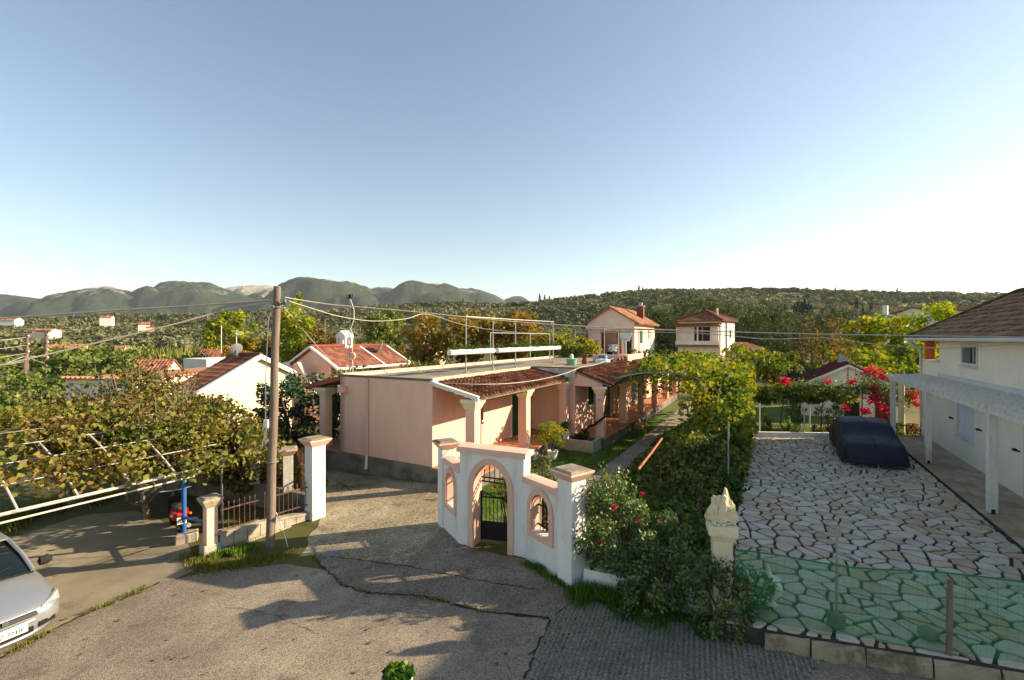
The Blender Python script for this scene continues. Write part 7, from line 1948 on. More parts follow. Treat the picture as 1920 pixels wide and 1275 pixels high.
# ------------------------------------------------------------------ middle distance trees, left and centre
MID = 'trees in the valley beyond the houses'
tree('poplar_tree', at(556, 62), 10.5, (2.5, 2.4, 4.6), 5.9, 'tall yellow green poplar right of the utility pole', 'tree', MID, L_poplar, 3400, 60, .5, .25, 41, .45, .24, .15, 10, .25, 'diamond', .2, -1)
tree('bare_tree', at(618, 60), 7.5, (2.9, 2.6, 3.2), 4.2, 'brown half bare tree right of the tall yellow poplar', 'tree', MID, L_brown, 2600, 50, .42, .2, 42, .3, .3, .15, 12, .4, 'diamond', .2, -1)
tree('willow_tree', at(430, 78), 9.8, (4.2, 4.0, 4.2), 5.4, 'large round yellow green willow behind the satellite dish', 'tree', MID, L_poplar, 3600, 65, .55, .3, 43, .5, .25, .15, 10, .35, 'diamond', .2, -1)
tree('round_tree', at(452, 60), 5.6, (2.6, 2.4, 2.4), 3.1, 'smaller ochre round tree in front of the large willow', 'tree', MID, tinted('leaf_ochre', fcol('#7a6a22', '#998126', '#a88a2c', '#8d7a2a'), noise=0, transl=.36), 2200, 46, .42, .2, 44, .5, .25, .15, 10, .35, 'diamond', .2, -1)
tree('bare_tree', at(492, 64), 6.8, (2.2, 2.2, 2.8), 3.7, 'brownish round tree just left of the utility pole', 'tree', MID, L_brown, 2400, 46, .42, .2, 45, .4, .28, .15, 10, .4, 'diamond', .2, -1)
tree('pine_tree', at(708, 84), 10.8, (3.0, 3, 4.3), 6.3, 'dark bushy tree, left half of a pair behind the cream villa', 'tree', MID, L_hedge, 3000, 50, .52, .3, 46, .5, .26, .15, 10, .35, 'diamond', .2, -1)
tree('pine_tree', at(738, 88), 10.6, (2.6, 2.6, 4.2), 6.4, 'yellowish green tall tree, right half of a pair behind the cream villa', 'tree', MID, L_hedge, 2600, 50, .52, .3, 47, .5, .26, .15, 10, .35, 'diamond', .2, -1)
bt = tree('bare_tree', at(705, 52), 5.2, (2.6, 2.2, 2.2), 3.3, 'leafless brown tree before the cream villa, nearest the red roof', 'tree', 'bare trees before the cream villa', L_brown, 1500, 40, .3, .16, 48, .3, .3, .12, 14, .5, 'diamond', .2, -1)
again(bt, at(672, 54), .85, 2, 'leafless brown tree behind the ridge of the orange red roof'); again(bt, at(752, 50), .9, 4, 'leafless brown tree right below the cream villa terrace'); again(bt, at(795, 47), .8, 1, 'leafless brown tree between cream villa and orange leaved trees')
sh = tree('shrub', at(735, 34), 2.9, (2.0, 1.6, 1.4), 1.6, 'loose green shrub beyond the far roof edge, below the cream villa', 'shrub', 'shrubs beyond the flat roof', L_hedge, 1500, 34, .26, .08, 49, .35, .3, .12, 9, .4, 'diamond', .3, -1)
again(sh, at(790, 36), 1.1, 2.1, 'loose green shrub right of the thin roof post'); again(sh, at(690, 30), .8, 3.3, 'low green shrub in front of the orange red roof'); again(sh, at(845, 34), 1.0, 4.4, 'green shrub under the orange leaved trees'); again(sh, at(1010, 38), 1.1, 5.0, 'green shrub below the long white pipe planter')
ORG = 'orange leaved trees behind the pipe frame'
for i, (u, Y, H, r_, sd) in enumerate(((800, 41, 7.6, 2.2, 51), (862, 39, 7.0, 2.3, 52), (925, 40, 7.2, 2.4, 53), (985, 39, 7.3, 1.9, 54), (900, 44, 7.5, 2.4, 55))):
    tree('autumn_tree', at(u, Y), H, (r_, r_, H * .32), H * .66, ('orange brown leaved tree, leftmost and tallest of the row behind the pipe frame', 'orange leaved tree behind the short white pipe planter', 'yellowish orange tree in the middle of the pipe frame', 'orange tipped tree behind the right end of the pipe frame', 'rear orange leaved tree in the row behind the pipe frame')[i], 'tree', ORG, L_orange, 2600, 44, .3, .16, sd, .4, .3, .12, 11, .45, 'diamond', .35, -.9)
for i, (u, Y, H, r_, sd, lab) in enumerate(((1045, 37, 5.6, 1.9, 56, 'yellow green leafy tree right of the pipe frame'), (1095, 36, 4.9, 1.6, 57, 'yellow green leafy tree before the shaded gable'), (1010, 48, 6, 2.2, 58, 'green tree behind the right top corner of the pipe frame'))):
    tree('garden_tree', at(u, Y), H, (r_, r_, H * .36), H * .6, lab, 'tree', 'green trees left of the gabled house', L_vine2, 2300, 40, .28, .14, sd, .4, .3, .12, 10, .4, 'diamond', .35, -.95)
# hedgerows and scrub at the left
sc_ = tree('scrub_bush', at(60, 30), 2.6, (2.2, 1.8, 1.5), 1.3, 'dark green bush at the left edge behind the vine', 'bush', 'bushes in the left field', L_hedge, 1600, 34, .24, .08, 61, .45, .3, .1, 8, .4, 'diamond', .3, -1)
LB = ['dark bush left of the two far utility poles', 'round bush right behind the far utility poles', 'bush below the yellow house with orange roof', 'bush before the low cream house', 'bush left of the long white building', 'bush above the long white building, left', 'bush above the long white building, middle', 'bush above the long white building, right', 'bush beside the small red roofed house', 'bush in front of the white box house', 'bush behind the white box house', 'bush near the far left edge of the field']
for i, (u, Y, s_) in enumerate(((20, 36, 1.2), (125, 60, 1.7), (100, 70, 1.6), (190, 72, 1.6), (140, 33, 1.3), (170, 42, 1.7), (205, 44, 1.6), (240, 40, 1.2), (215, 58, 1.9), (318, 46, .9), (350, 60, 1.5), (-40, 44, 1.8))):
    again(sc_, at(u, Y), s_, i * 1.7, LB[i])
rd = []
rg = np.random.default_rng(77); n = 2600; U = 130 + 260 * rg.random(n); Y = 66 + 26 * rg.random(n); X = (U - UC) / FPX * Y
me = leaf_mesh('reed_bed', np.stack([X, Y, np.array([tz(a, b) for a, b in zip(X, Y)])], 1), 3.2, 0, 8, 'blade'); tag(link('reed_bed', me, None, None, [L_grass2]), kind='stuff')

# ------------------------------------------------------------------ big olives and mixed trees at the right
OL = 'old olive trees behind the white hip-roofed house'
o1 = tree('olive_tree', at(1262, 78), 10.2, (5.2, 4.6, 4.4), 5.9, 'massive dark olive tree between the gabled house and the hip roof', 'tree', OL, L_olive, 5200, 70, .5, .4, 71, .55, .25, .2, 9, .4, 'lance', .2, -.9)
o2 = tree('olive_tree', at(1345, 84), 11.6, (5.6, 4.6, 5.0), 6.6, 'tallest dark olive tree directly behind the hip roof', 'tree', OL, L_olive, 5200, 70, .5, .4, 72, .55, .25, .2, 9, .4, 'lance', .2, -.9)
for i, (p, u, Y, s_, rz, lab) in enumerate(((o1, 1410, 76, 1.0, 2.2, 'dark olive tree right of the hip-roofed house'), (o2, 1455, 88, .95, 1.0, 'pale topped olive tree above the small grey post'), (o1, 1225, 92, 1.0, 4.0, 'dark olive tree behind the brick chimney'), (o2, 1300, 96, 1.05, 3.0, 'olive tree showing behind the hip roof ridge, left'), (o1, 1385, 100, 1.2, 5.0, 'olive tree showing high behind the hip roof, right'), (o2, 1505, 82, .8, 2.0, 'olive tree left of the leafless orchard tree'), (o1, 1560, 90, .95, 1.2, 'olive tree behind the yellow green trees, left'), (o2, 1640, 105, .95, .3, 'olive tree far behind the yellow green trees'), (o1, 1440, 64, .75, 3.9, 'low olive tree in the shade behind the thin grey post'), (o1, 1310, 66, .8, .8, 'low dark olive tree beside the shaded wall of the hip-roofed house'), (o2, 1740, 120, 1.1, 4.2, 'dark olive tree above the cream house roof, far'), (o1, 1860, 110, 1.2, 2.9, 'dark olive tree at the far right above the brown roof'))):
    again(p, at(u, Y), s_, rz, lab)
for i, (u, Y, s_, lab) in enumerate(((-6, 388, .62, 'olive tree at the foot of the long white hillside house, left'), (10, 390, .55, 'olive tree at the foot of the long white hillside house, right'), (193, 398, .55, 'olive tree at the foot of the lone white house, left'), (203, 397, .5, 'olive tree at the foot of the lone white house, right'), (265, 288, .42, 'olive tree at the foot of the small red roofed hillside house, left'), (275, 289, .42, 'olive tree at the foot of the small red roofed hillside house, right'), (60, 178, .42, 'olive tree below the pale yellow slope building, left'), (76, 178, .46, 'olive tree below the pale yellow slope building, right'), (90, 180, .4, 'olive tree at the right end of the pale yellow slope building'), (284, 280, .3, 'olive tree before the tiny pinkish outbuilding'))):
    again(o1 if i % 2 else o2, at(u, Y), s_, i * 1.1, lab)['group'] = 'olive trees before the hillside houses'
YG = 'yellow green trees left of the cream house'
for i, (u, Y, H, r_, sd, lab) in enumerate(((1612, 52, 7.2, 2.1, 81, 'leftmost yellow green tree beyond the orchard'), (1655, 54, 7.4, 2.0, 82, 'middle yellow green tree beyond the orchard'), (1738, 50, 9.0, 2.9, 83, 'largest golden yellow tree beside the brown roof'), (1785, 53, 7.6, 1.8, 84, 'golden topped tree partly hidden by the brown roof'))):
    tree('yellow_tree', at(u, Y), H, (r_, r_, H * .36), H * .64, lab, 'tree', YG, L_yellow, 3000, 52, .34, .15, sd, .5, .27, .25, 9, .35, 'diamond', .35, -.9)
tree('bare_tree', at(1543, 38), 6.6, (2.3, 2.0, 2.6), 4.0, 'leafless greyish orchard tree standing above the cables', 'tree', None, L_brown, 1300, 40, .22, .15, 85, .3, .3, .1, 16, .5, 'diamond', .2, -1)
tree('lemon_tree', at(1502, 36), 2.7, (1.0, 1.0, 1.0), 1.7, 'small dark lemon tree on the sunny lawn', 'tree', None, L_citrus, 1000, 22, .2, .09, 86, .5, .3, .3, 7, .4, 'diamond', .3, -.9)
ob = tree('vine_bush', at(1620, 34), 2.6, (2.0, 1.4, 1.2), 1.6, 'yellowish vine bush behind the garden shed, left', 'bush', 'vine bushes round the garden shed', L_vine2, 1500, 32, .2, .07, 87, .35, .32, .1, 9, .45, 'vine', .4, -.95)
for i, (u, Y, s_, lab) in enumerate(((1665, 32, 1.05, 'yellowish vine bush behind the bougainvillea blossoms'), (1705, 33, 1.1, 'yellowish vine bush beside the cream house balcony'), (1565, 35, 1.0, 'yellowish vine bush left of the grey green cowl'), (1530, 30, .8, 'yellowish vine bush at the left corner of the shed roof'), (1640, 40, 1.2, 'tall vine bush in the shade under the yellow trees'), (1450, 42, 1.3, 'leafy bush at the back of the sunny lawn'), (1400, 46, 1.4, 'leafy bush below the white hip-roofed house'), (1590, 44, 1.5, 'dark bush below the leftmost yellow green tree'), (1700, 46, 1.6, 'dark bush below the largest golden tree'))):
    again(ob, at(u, Y), s_, i * 1.3, lab)
# shrubs along wires left of the shed
for i, (u, Y, s_) in enumerate(((1425, 25, .55), (1462, 25.5, .55), (1500, 25, .6), (1538, 24.5, .6), (1575, 24, .55))):
    t = tree('trained_vine', at(u, Y), 2.2, (1.0, .7, .5), 1.75, ('low trained vine on wires, first from the hedge', 'low trained vine on wires, second from the hedge', 'low trained vine on wires, middle of five', 'low trained vine under the left red blossoms', 'low trained vine next to the shed corner')[i], 'vine', 'trained vines on wires in the garden', L_vine2 if i % 2 else L_hedge, 900, 20, .14, .04, 90 + i, .3, .36, .5, 6, .35, 'vine', .4, -1)
for i, (u, vt, vb, Y, lab) in enumerate(((1508, 755, 798, 22.8, 'white stake in the lawn behind the courtyard'), (1424, 757, 812, 21.3, 'thin stake at the corner of the courtyard kerb'), (1518, 745, 790, 25, 'thin white stake beside the shed wall'), (1478, 740, 785, 25, 'thin trunk-like stake under the trained vines'))):
    b_, t_ = Pt(u, vb, Y), Pt(u, vt, Y); b_.z = 0; mb = MB(); mb.tube([b_, t_], .03, 6); tag(mb.build('garden_stake', M_whitepipe, None, b_), lab, 'stake', 'stakes in the garden')

# ------------------------------------------------------------------ arbour vine over the path and the hedge beside the courtyard
av = thing('arbour_vine', HF(14, 6, 0), 'yellow green vine arbour covering the path beside the second porch', 'vine')
def arb_z(d): return 2.75 + .55 * math.sin(math.pi * min(max((d - 3.2) / 5.2, 0), 1))
mb = MB()
for l in (8.6, 11.5, 14.5, 17.5, 20.5):
    mb.tube([HF(l, 3.2, 2.55)] + [HF(l, d, arb_z(d)) for d in np.linspace(3.4, 8.4, 10)] + [HF(l, 8.6, 0)], .035, 7)
for d in (4, 5.2, 6.4, 7.6): mb.tube([HF(8.6, d, arb_z(d) + .03), HF(21, d, arb_z(d) + .03)], .018, 5)
ao = mb.build('arbour_frame', M_metal, av)
rg = np.random.default_rng(15); n = 13000
l = 8.4 + 13.5 * rg.random(n); d = 4.2 + 5.0 * rg.random(n)
den = np.array([mnoise.noise(Vector((a * .7, b * .7, 5.0))) for a, b in zip(l, d)])
kp = den + .45 - np.clip((10.5 - l) / 3, 0, 1) * np.clip((6.5 - d) / 3, 0, 1) * .5 > rg.random(n) * .5
l, d, den = l[kp], d[kp], den[kp]
z = np.array([arb_z(x) for x in d]) + rg.normal(.1, .2, len(l)) + den * .35
hang = rg.random(len(l)) < .22; z = np.where(hang, z - rg.random(len(l)) * 1.0 - .1, z)
l2 = 5.0 + 11 * rg.random(11000); d2 = 7.1 + 2.1 * rg.random(11000); tp = np.array([mnoise.noise(Vector((a * .8, 3, 1))) for a in l2]); d2 = d2 + .5 * np.array([mnoise.noise(Vector((a * .9, 8, 1))) for a in l2]); z2 = .4 + (2.6 + 1.1 * tp) * rg.random(11000) ** .8 * np.clip((l2 - 3.5) / 4, .3, 1)
k2 = np.array([mnoise.noise(Vector((a * .9, b * .9, c * .9))) for a, b, c in zip(l2, d2, z2)]) > -.12
l, d, z = np.concatenate([l, l2[k2]]), np.concatenate([d, d2[k2]]), np.concatenate([z, z2[k2]])
P = np.array([HF(a, b, c) for a, b, c in zip(l, d, z)])
ti = np.clip(.45 + .7 * np.array([mnoise.noise(Vector((a * .6, b * .6, 21))) for a, b in zip(l, d)]) + rg.normal(0, .2, len(l)), 0, 1)
me = leaf_mesh('foliage', P - np.array(WO[av.name]), .15, .6, 19, 'vine', ti); tag(link('foliage', me, av, None, [L_vine2]), kind='stuff')
mb = MB(); mb.tube([HF(6.6, 2.9, .4), HF(6.6, 2.95, .75), HF(6.85, 3.1, .95), HF(7.15, 3.25, 1.0), HF(7.3, 3.65, 1.35), HF(7.3, 3.72, 2.0), HF(7.5, 3.75, 2.6), HF(8.4, 4.3, 3.0), HF(9.5, 5.0, 3.15)], [.07, .065, .06, .06, .055, .05, .05, .04, .03], 8)
mb.build('trunk', surf('vine_bark', hexc('#3a2c22'), hexc('#2a2019'), 10, .95, .6, 30), av, smooth=True)
rng = random.Random(9); mb = MB()
for k_ in range(9):
    l_, d_ = rng.uniform(9, 15), rng.uniform(7.2, 8.6); pts = [HF(l_, d_, 0)]
    for q in range(4): l_ += rng.uniform(-.2, .2); d_ += rng.uniform(-.25, .15); pts.append(HF(l_, d_, .75 * (q + 1)))
    mb.tube(pts, [.045, .035, .03, .022, .015], 6)
mb.build('stem', M_bark, av)
hv = thing('hedge_vine', HF(5, 7.8, 0), 'overgrown vine hedge between the garden path and the stone courtyard', 'hedge')
rg = np.random.default_rng(25); n = 26000
l = -1.2 + 13.0 * rg.random(n); d = 5.5 + 3.75 * rg.random(n); hgt = .4 + 1.7 * np.clip((l - 1.5) / 4.5, 0, 1)
hgt = hgt * (.85 + .45 * np.array([mnoise.noise(Vector((a * .8, b * .9, 1.0))) for a, b in zip(l, d)])) * np.where(d > 7.6, np.sqrt(np.clip(1 - ((d - 8.0) / 1.35) ** 2, .05, 1)), np.clip((d - 5.3) / 2.5, .12, 1) ** 1.3 * (np.clip(l / 3, .2, 1)))
z = hgt * rg.random(n) ** .55
P = np.array([HF(a, b, c) for a, b, c in zip(l, d, z)]) + rg.normal(0, .07, (n, 3))
ti = np.clip(.3 + .35 * (l > 4) * rg.random(n) + .4 * np.array([mnoise.noise(Vector((a * .9, b * .9, 31))) for a, b in zip(l, d)]) + rg.normal(0, .2, n), 0, 1)
me = leaf_mesh('foliage', P - np.array(WO[hv.name]), .12, .4, 29, 'vine', ti); tag(link('foliage', me, hv, None, [L_hedge]), kind='stuff')
mb = MB(); rng = random.Random(19)
for k_ in range(14):
    l_, d_ = rng.uniform(-.5, 11), rng.uniform(7.4, 8.8); z_ = 0; pts = [HF(l_, d_, 0)]
    for q in range(4): l_ += rng.uniform(-.3, .3); d_ += rng.uniform(-.2, .2); z_ += rng.uniform(.3, .6); pts.append(HF(l_, d_, z_))
    mb.tube(pts, [.022, .018, .013, .009, .005], 5, caps=False)
tag(mb.build('stem', M_bark, hv), kind='stuff')
for i, (l_, h) in enumerate(((3.2, 2.2), (8.0, 2.6))):
    mb = MB(); mb.tube([HF(l_, 8.85, 0), HF(l_, 8.85, h)], .022, 6); tag(mb.build('hedge_post', M_metal, None, HF(l_, 8.85, 0)), ('thin grey post in the vine hedge, nearer the rock pillar', 'thin grey post in the vine hedge, farther along')[i], 'post', 'thin posts in the vine hedge')
a, b = Pt(1197, 880, 13.4), Pt(1222, 848, 14.8); c = Pt(1241, 822, 16)
mb = MB(); mb.tube([a, b, c], .035, 8); tag(mb.build('clay_pipe', surf('pipe_orange', hexc('#b8704a'), hexc('#a7623f'), 4, .8), None, b, smooth=True), 'slanting orange brown pole lying over the hedge beside the path', 'pole')

# ------------------------------------------------------------------ rose bushes over the mesh fence
def bush(name, c, rad, n, label, mat, seed, leaf=.085, k=60, cr=.2, flowers=0, hollow=.55, cat='bush', shape='diamond', stems=14, low=-1.0, group=None, h0=0):
    t = thing(name, (c[0], c[1], h0), label, cat, group)
    P, o, ti = clumps(n, k, (0, 0, c[2] - h0), rad, seed, hollow, cr, low); P[:, 2] = np.maximum(P[:, 2], .03)
    me = leaf_mesh('foliage', P, leaf, .3, seed, shape, ti, o, .6); tag(link('foliage', me, t, None, [mat]), kind='stuff')
    mb = MB(); rng = random.Random(seed)
    for i in range(stems):
        a = rng.uniform(0, 6.28); r1 = rng.uniform(.3, .95); e = Vector((c[0] + rad[0] * r1 * math.cos(a), c[1] + rad[1] * r1 * math.sin(a), c[2] + rad[2] * rng.uniform(.2, 1.0)))
        b0 = Vector((c[0] + rng.uniform(-.15, .15), c[1] + rng.uniform(-.1, .1), h0 - .05)); mb.tube([b0, b0.lerp(e, .5) + Vector((0, 0, .2 * rad[2])), e], [.016, .011, .004], 5, caps=False)
    mb.build('stem', M_bark, t)
    rng = random.Random(seed + 5)
    for i in range(flowers):
        v = Vector((rng.gauss(0, 1), rng.gauss(0, 1), abs(rng.gauss(0, .8)))).normalized(); p = Vector((c[0] + v.x * rad[0] * .98, c[1] + v.y * rad[1] * .98, c[2] + v.z * rad[2] * .98))
        Pf = np.random.default_rng(seed + i).normal(0, .015, (12, 3)); me = leaf_mesh('flower', Pf, .045, .6, seed + i, 'vine'); link('flower', me, t, p, [L_red])
    return t
bush('rose_bush', (2.05, 8.95, 1.05), (.85, .72, 1.0), 8500, 'tall rose bush with red blooms beside the right white gate pillar', L_rose, 101, .062, 80, .2, 5)
bush('rose_bush', (2.85, 8.15, .72), (.80, .55, .82), 8500, 'flowerless rose bush spilling over the mesh fence', L_rose, 102, .062, 70, .22, 0)
bush('rose_bush', (3.35, 7.38, .55), (.52, .36, .72), 4600, 'glossy rose shoots wrapped round the cream rock pillar', L_rose, 103, .06, 46, .25, 0)
bush('low_shrub', (2.15, 7.95, .25), (.5, .35, .38), 2200, 'dark low shrub at the foot of the whitewashed wall', L_rose, 104, .06, 30, .25, 0)
bush('garden_shrub', (3.9, 8.55, .45), (.35, .7, .5), 1300, 'fine leaved shrub between rock pillar and courtyard edge', L_rose, 105, .07, 30, .25, 0)
bush('creeper', (HF(-3.6, 9.72)).to_tuple()[:2] + (.6,), (.3, .3, .42), 350, 'creeper behind the green net beside the rock pillar', L_rose, 106, .075, 24, .3, 0, h0=.3)
# wild rose shoots near the arch
bush('climbing_rose', tuple(Fc(1.0, .62, 0))[:2] + (1.12,), (.42, .16, .30), 700, 'climbing rose wreath with pink blooms seen through the gate arch', L_rose, 107, .085, 18, .3, 3, hollow=.2)
bush('climbing_rose', tuple(Fc(1.85, .7, 0))[:2] + (1.25,), (.35, .25, 1.1), 700, 'thin climbing rose rising beside the gate coping', L_rose, 108, .085, 26, .24, 0, hollow=.1)
bush('climbing_rose', tuple(Fr_(.62, .42, 0))[:2] + (1.1,), (.30, .16, .50), 520, 'climbing rose pressing through the right barred window', L_rose, 109, .08, 18, .28, 0, hollow=.2)
bush('garden_rose', tuple(Fr_(.2, 2.2, 0))[:2] + (.85,), (.5, .5, .8), 700, 'loose garden rose behind the right window wing', L_hedge, 110, .08, 26, .22, 0, hollow=.2)
bush('garden_rose', tuple(HF(.2, 3.1))[:2] + (.55,), (.3, .3, .6), 420, 'slender young rose on the lawn behind the gateway', L_hedge, 111, .08, 18, .25, 0, hollow=.2)
bush('garden_rose', tuple(HF(-1.0, 6.5))[:2] + (.6,), (.5, .5, .6), 700, 'wispy rose with small red blooms at the edge of the garden path', L_hedge, 112, .07, 22, .25, 4, hollow=.25)

# ------------------------------------------------------------------ bougainvillea
bg = thing('bougainvillea', HF(17, 14.2, 0), 'bougainvillea with bright red blossoms on a frame behind the covered car', 'bougainvillea')
mb = MB()
for l_, d_ in ((16.6, 11.4), (16.2, 14.0), (16.0, 15.2)): mb.tube([HF(l_, d_, 0), HF(l_, d_, 2.3)], .03, 6)
mb.tube([HF(16.7, 10.8, 2.3), HF(16.0, 15.6, 2.3)], .02, 5); mb.tube([HF(16.1, 15.3, 0), HF(16.3, 15.0, 1), HF(16.2, 14.6, 1.9), HF(16.2, 14.2, 2.4)], [.06, .05, .04, .03], 7); mb.build('frame', M_bark, bg)
rg = np.random.default_rng(33)
def arm(n, p0, p1, r_, sg): 
    t = rg.random(n); return np.array(p0)[None] + (np.array(p1) - np.array(p0))[None] * t[:, None] + rg.normal(0, r_, (n, 3)) * np.array([1, 1, .8])
G1 = np.concatenate([arm(2600, HF(16.6, 11.0, 2.25), HF(16.1, 15.4, 2.25), .22, 1), arm(900, HF(16.2, 14.2, 2.9), HF(16.2, 14.6, 2.3), .35, 1), arm(700, HF(16.1, 15.2, 1.7), HF(16.1, 15.7, 2.3), .28, 1)])
me = leaf_mesh('foliage', G1 - np.array(WO[bg.name]), .10, .3, 34); tag(link('foliage', me, bg, None, [L_rose]), kind='stuff')
FLW = [(HF(16.6, 10.7, 2.45), .26, 170), (HF(16.7, 12.6, 2.5), .2, 90), (HF(16.3, 13.6, 2.6), .18, 80), (HF(16.2, 14.35, 3.1), .34, 260), (HF(16.2, 14.9, 2.9), .22, 120), (HF(16.0, 14.4, 1.8), .33, 260), (HF(15.9, 14.1, 1.2), .22, 140), (HF(15.9, 13.3, 1.3), .16, 70), (HF(16.0, 14.9, 1.35), .22, 120), (HF(16.0, 15.9, 2.1), .26, 150), (HF(16.1, 14.5, 2.35), .2, 100), (HF(16.1, 16.1, 1.7), .2, 80), (HF(16.0, 14.75, .75), .12, 40)]
for i, (c, r_, n_) in enumerate(FLW):
    Pf = rg.normal(0, r_ * .55, (n_, 3)) * np.array([1, 1, .75]); me = leaf_mesh('blossom', Pf, .085, .4, 200 + i, 'vine'); tag(link('blossom', me, bg, c, [L_red]), kind='stuff')
bush('garden_shrub', tuple(HF(15.3, 12.6))[:2] + (.8,), (.7, .5, .8), 900, 'dark green shrub before the shed wall', L_rose, 113, .11, 26, .25, 0)
bush('garden_shrub', tuple(HF(15.2, 11.2))[:2] + (.95,), (.55, .5, .55), 700, 'round headed young tree before the shed wall', L_rose, 114, .11, 22, .25, 0)
bush('yellow_shrub', tuple(HF(15.2, 15.5))[:2] + (.5,), (.5, .7, .5), 900, 'yellow green shrub between the pergola posts', L_vine2, 115, .10, 24, .28, 0)
bush('geranium', tuple(HF(13.0, 11.9))[:2] + (.55,), (.28, .28, .36), 380, 'geranium with red flowers beside the covered car', L_rose, 116, .09, 16, .3, 4)
bush('geranium', tuple(HF(12.5, 11.0))[:2] + (.5,), (.14, .14, .16), 80, 'tiny red flower on the low white kerb wall', L_rose, 117, .07, 8, .3, 3)
bush('yellow_plant', tuple(HF(13.2, 9.9))[:2] + (.65,), (.22, .22, .6), 300, 'upright yellow green plant at the back of the courtyard', L_vine2, 118, .11, 14, .3, 0)
rg = np.random.default_rng(88); c = HF(12.9, 10.75, .2); Pb = np.array([c + Vector((rg.normal(0, .1), rg.normal(0, .1), 0)) for _ in range(40)]); me = leaf_mesh('iris_clump', Pb - np.array(c), .75, 0, 3, 'blade'); o = link('iris_clump', me, None, c, [L_grass]); tag(o, 'clump of upright sword leaves behind the low white kerb', 'plant'); tag(o, group='garden plants by the kerb')
pot(HF(16.6, 16.0, .1), .3, .55, surf('pot_pinkish', hexc('#b98a74'), hexc('#a87963'), 5, .8), 'flowerpot', 'large pinkish clay pot standing beyond the pergola posts', 'flowerpot')
pot(HF(6.05, 2.35, .5), .17, .3, M_white, 'potted_plant', 'white pot with bushy green plant on the stone flower bed', 'potted plant', plant=1.6, seed=121, n=260, ph=.5, leaf=.11)
pot(HF(13.0, 2.9, ZF), .16, .34, M_white, 'potted_plant', 'white pot with leafy plant on the second porch', 'potted plant', plant=1.7, seed=122, n=200, ph=.5, leaf=.11)
bush('bed_plant', tuple(HF(6.6, 2.9))[:2] + (.6,), (.32, .5, .22), 420, 'dark succulent leaves filling the stone flower bed', L_citrus, 123, .12, 16, .3, 0, h0=.45)
wp2 = pot(G(1036, 862), .21, .36, M_white, 'potted_plant', 'white bucket with tall feathery yellow plant on the front lawn', 'potted plant')
c = WO[wp2.name]; rg = np.random.default_rng(91)
P, o_, ti = clumps(900, 26, (0, 0, 1.05), (.72, .65, .55), 92, .2, .3, -.9); me = leaf_mesh('foliage', P, .13, .2, 92, 'lance', ti, None, 0, .3, .4); tag(link('foliage', me, wp2, None, [L_poplar]), kind='stuff')
mb = MB()
for k_ in range(12): a = k_ * .52; mb.tube([c + EZ * .3, c + Vector((.25 * math.cos(a), .25 * math.sin(a), .75)), c + Vector((.6 * math.cos(a), .6 * math.sin(a), 1.2))], [.012, .009, .004], 4)
mb.build('stem', M_bark, wp2)
pot(G(1001, 862), .16, .30, M_white, 'flowerpot', 'white empty pot half hidden beside the feathery potted plant', 'flowerpot')
tb_ = thing('planter_tub', Vector((-1.49, 5.93, gz(-1.49))), 'round planter full of green leaves at the bottom edge of the picture', 'planter'); c = WO[tb_.name]
mb = MB(); mb.lathe(c, [(.15, 0), (.19, .40), (.205, .40), (.205, .44), (.18, .44), (.17, .36)], 24); mb.build('tub', surf('tub_cream', hexc('#d9cdb8'), hexc('#c7baa2'), 5, .7), tb_, smooth=True)
P, o_, ti = clumps(420, 26, (0, 0, .48), (.18, .18, .10), 131, .3, .35, -.4); me = leaf_mesh('foliage', P, .075, .6, 131, 'vine', ti); tag(link('foliage', me, tb_, None, [L_leafp := tinted('leaf_planter', fcol('#26421a', '#3f6322', '#628230', '#8a9a3c'), noise=0, transl=.3)]), kind='stuff')

# ------------------------------------------------------------------ grass and weeds
def grass(name, n, fn, h, mat, seed):
    rg = np.random.default_rng(seed); pts = []
    while len(pts) < n:
        p = fn(rg)
        if p is not None: pts.append(p)
    me = leaf_mesh(name, np.array(pts), h, 0, seed, 'blade', jitter=.5); o = link(name, me, None, None, [mat]); tag(o, kind='stuff'); return o
def in_house(l0, l1, d0, d1, sc=1.5):
    def f(rg):
        l, d = l0 + (l1 - l0) * rg.random(), d0 + (d1 - d0) * rg.random()
        if mnoise.noise(Vector((l * sc, d * sc, 4))) < -.25: return None
        p = HF(l, d); return (p.x, p.y, gz(p.x))
    return f
M_lawn = surf('lawn', hexc('#4a5c24'), hexc('#5d6c2e'), 2.5, .95, .6, 60, c3=hexc('#6f6a35'), s3=.8, t3=(.55, .7))
sheet('lawn', [HF(-1.9, 1.95), HF(1.1, 1.95), HF(2.5, 4.55), HF(-2.2, 4.45)], .011, M_lawn, .3, .06, 11); sheet('lawn', [HF(2.3, 2.0), HF(5.9, 1.95), HF(6.4, 3.7), HF(25, 3.8), HF(25, 4.66), HF(3.7, 4.56)], .011, M_lawn, .3, .06, 12)
sheet('lawn', [HF(12, 9.0), HF(14.2, 14.5), HF(21, 13), HF(34, 9), HF(32, 6.4), HF(16, 6.4)], .009, M_lawn, .6, .1, 13)
grass('lawn_grass', 8000, in_house(-1.9, 2.4, 2.0, 4.5), .085, L_grass, 1); grass('lawn_grass', 9000, in_house(2.6, 14, 3.8, 4.6), .09, L_grass, 2); grass('lawn_grass', 4500, in_house(2.5, 6, 2.1, 3.7), .09, L_grass, 3)
grass('hedge_grass', 7000, in_house(-2.6, 3.5, 6.2, 9.05), .22, L_grass, 4); grass('garden_grass', 6000, in_house(12.2, 17, 9.2, 14.5), .1, L_grass2, 5)
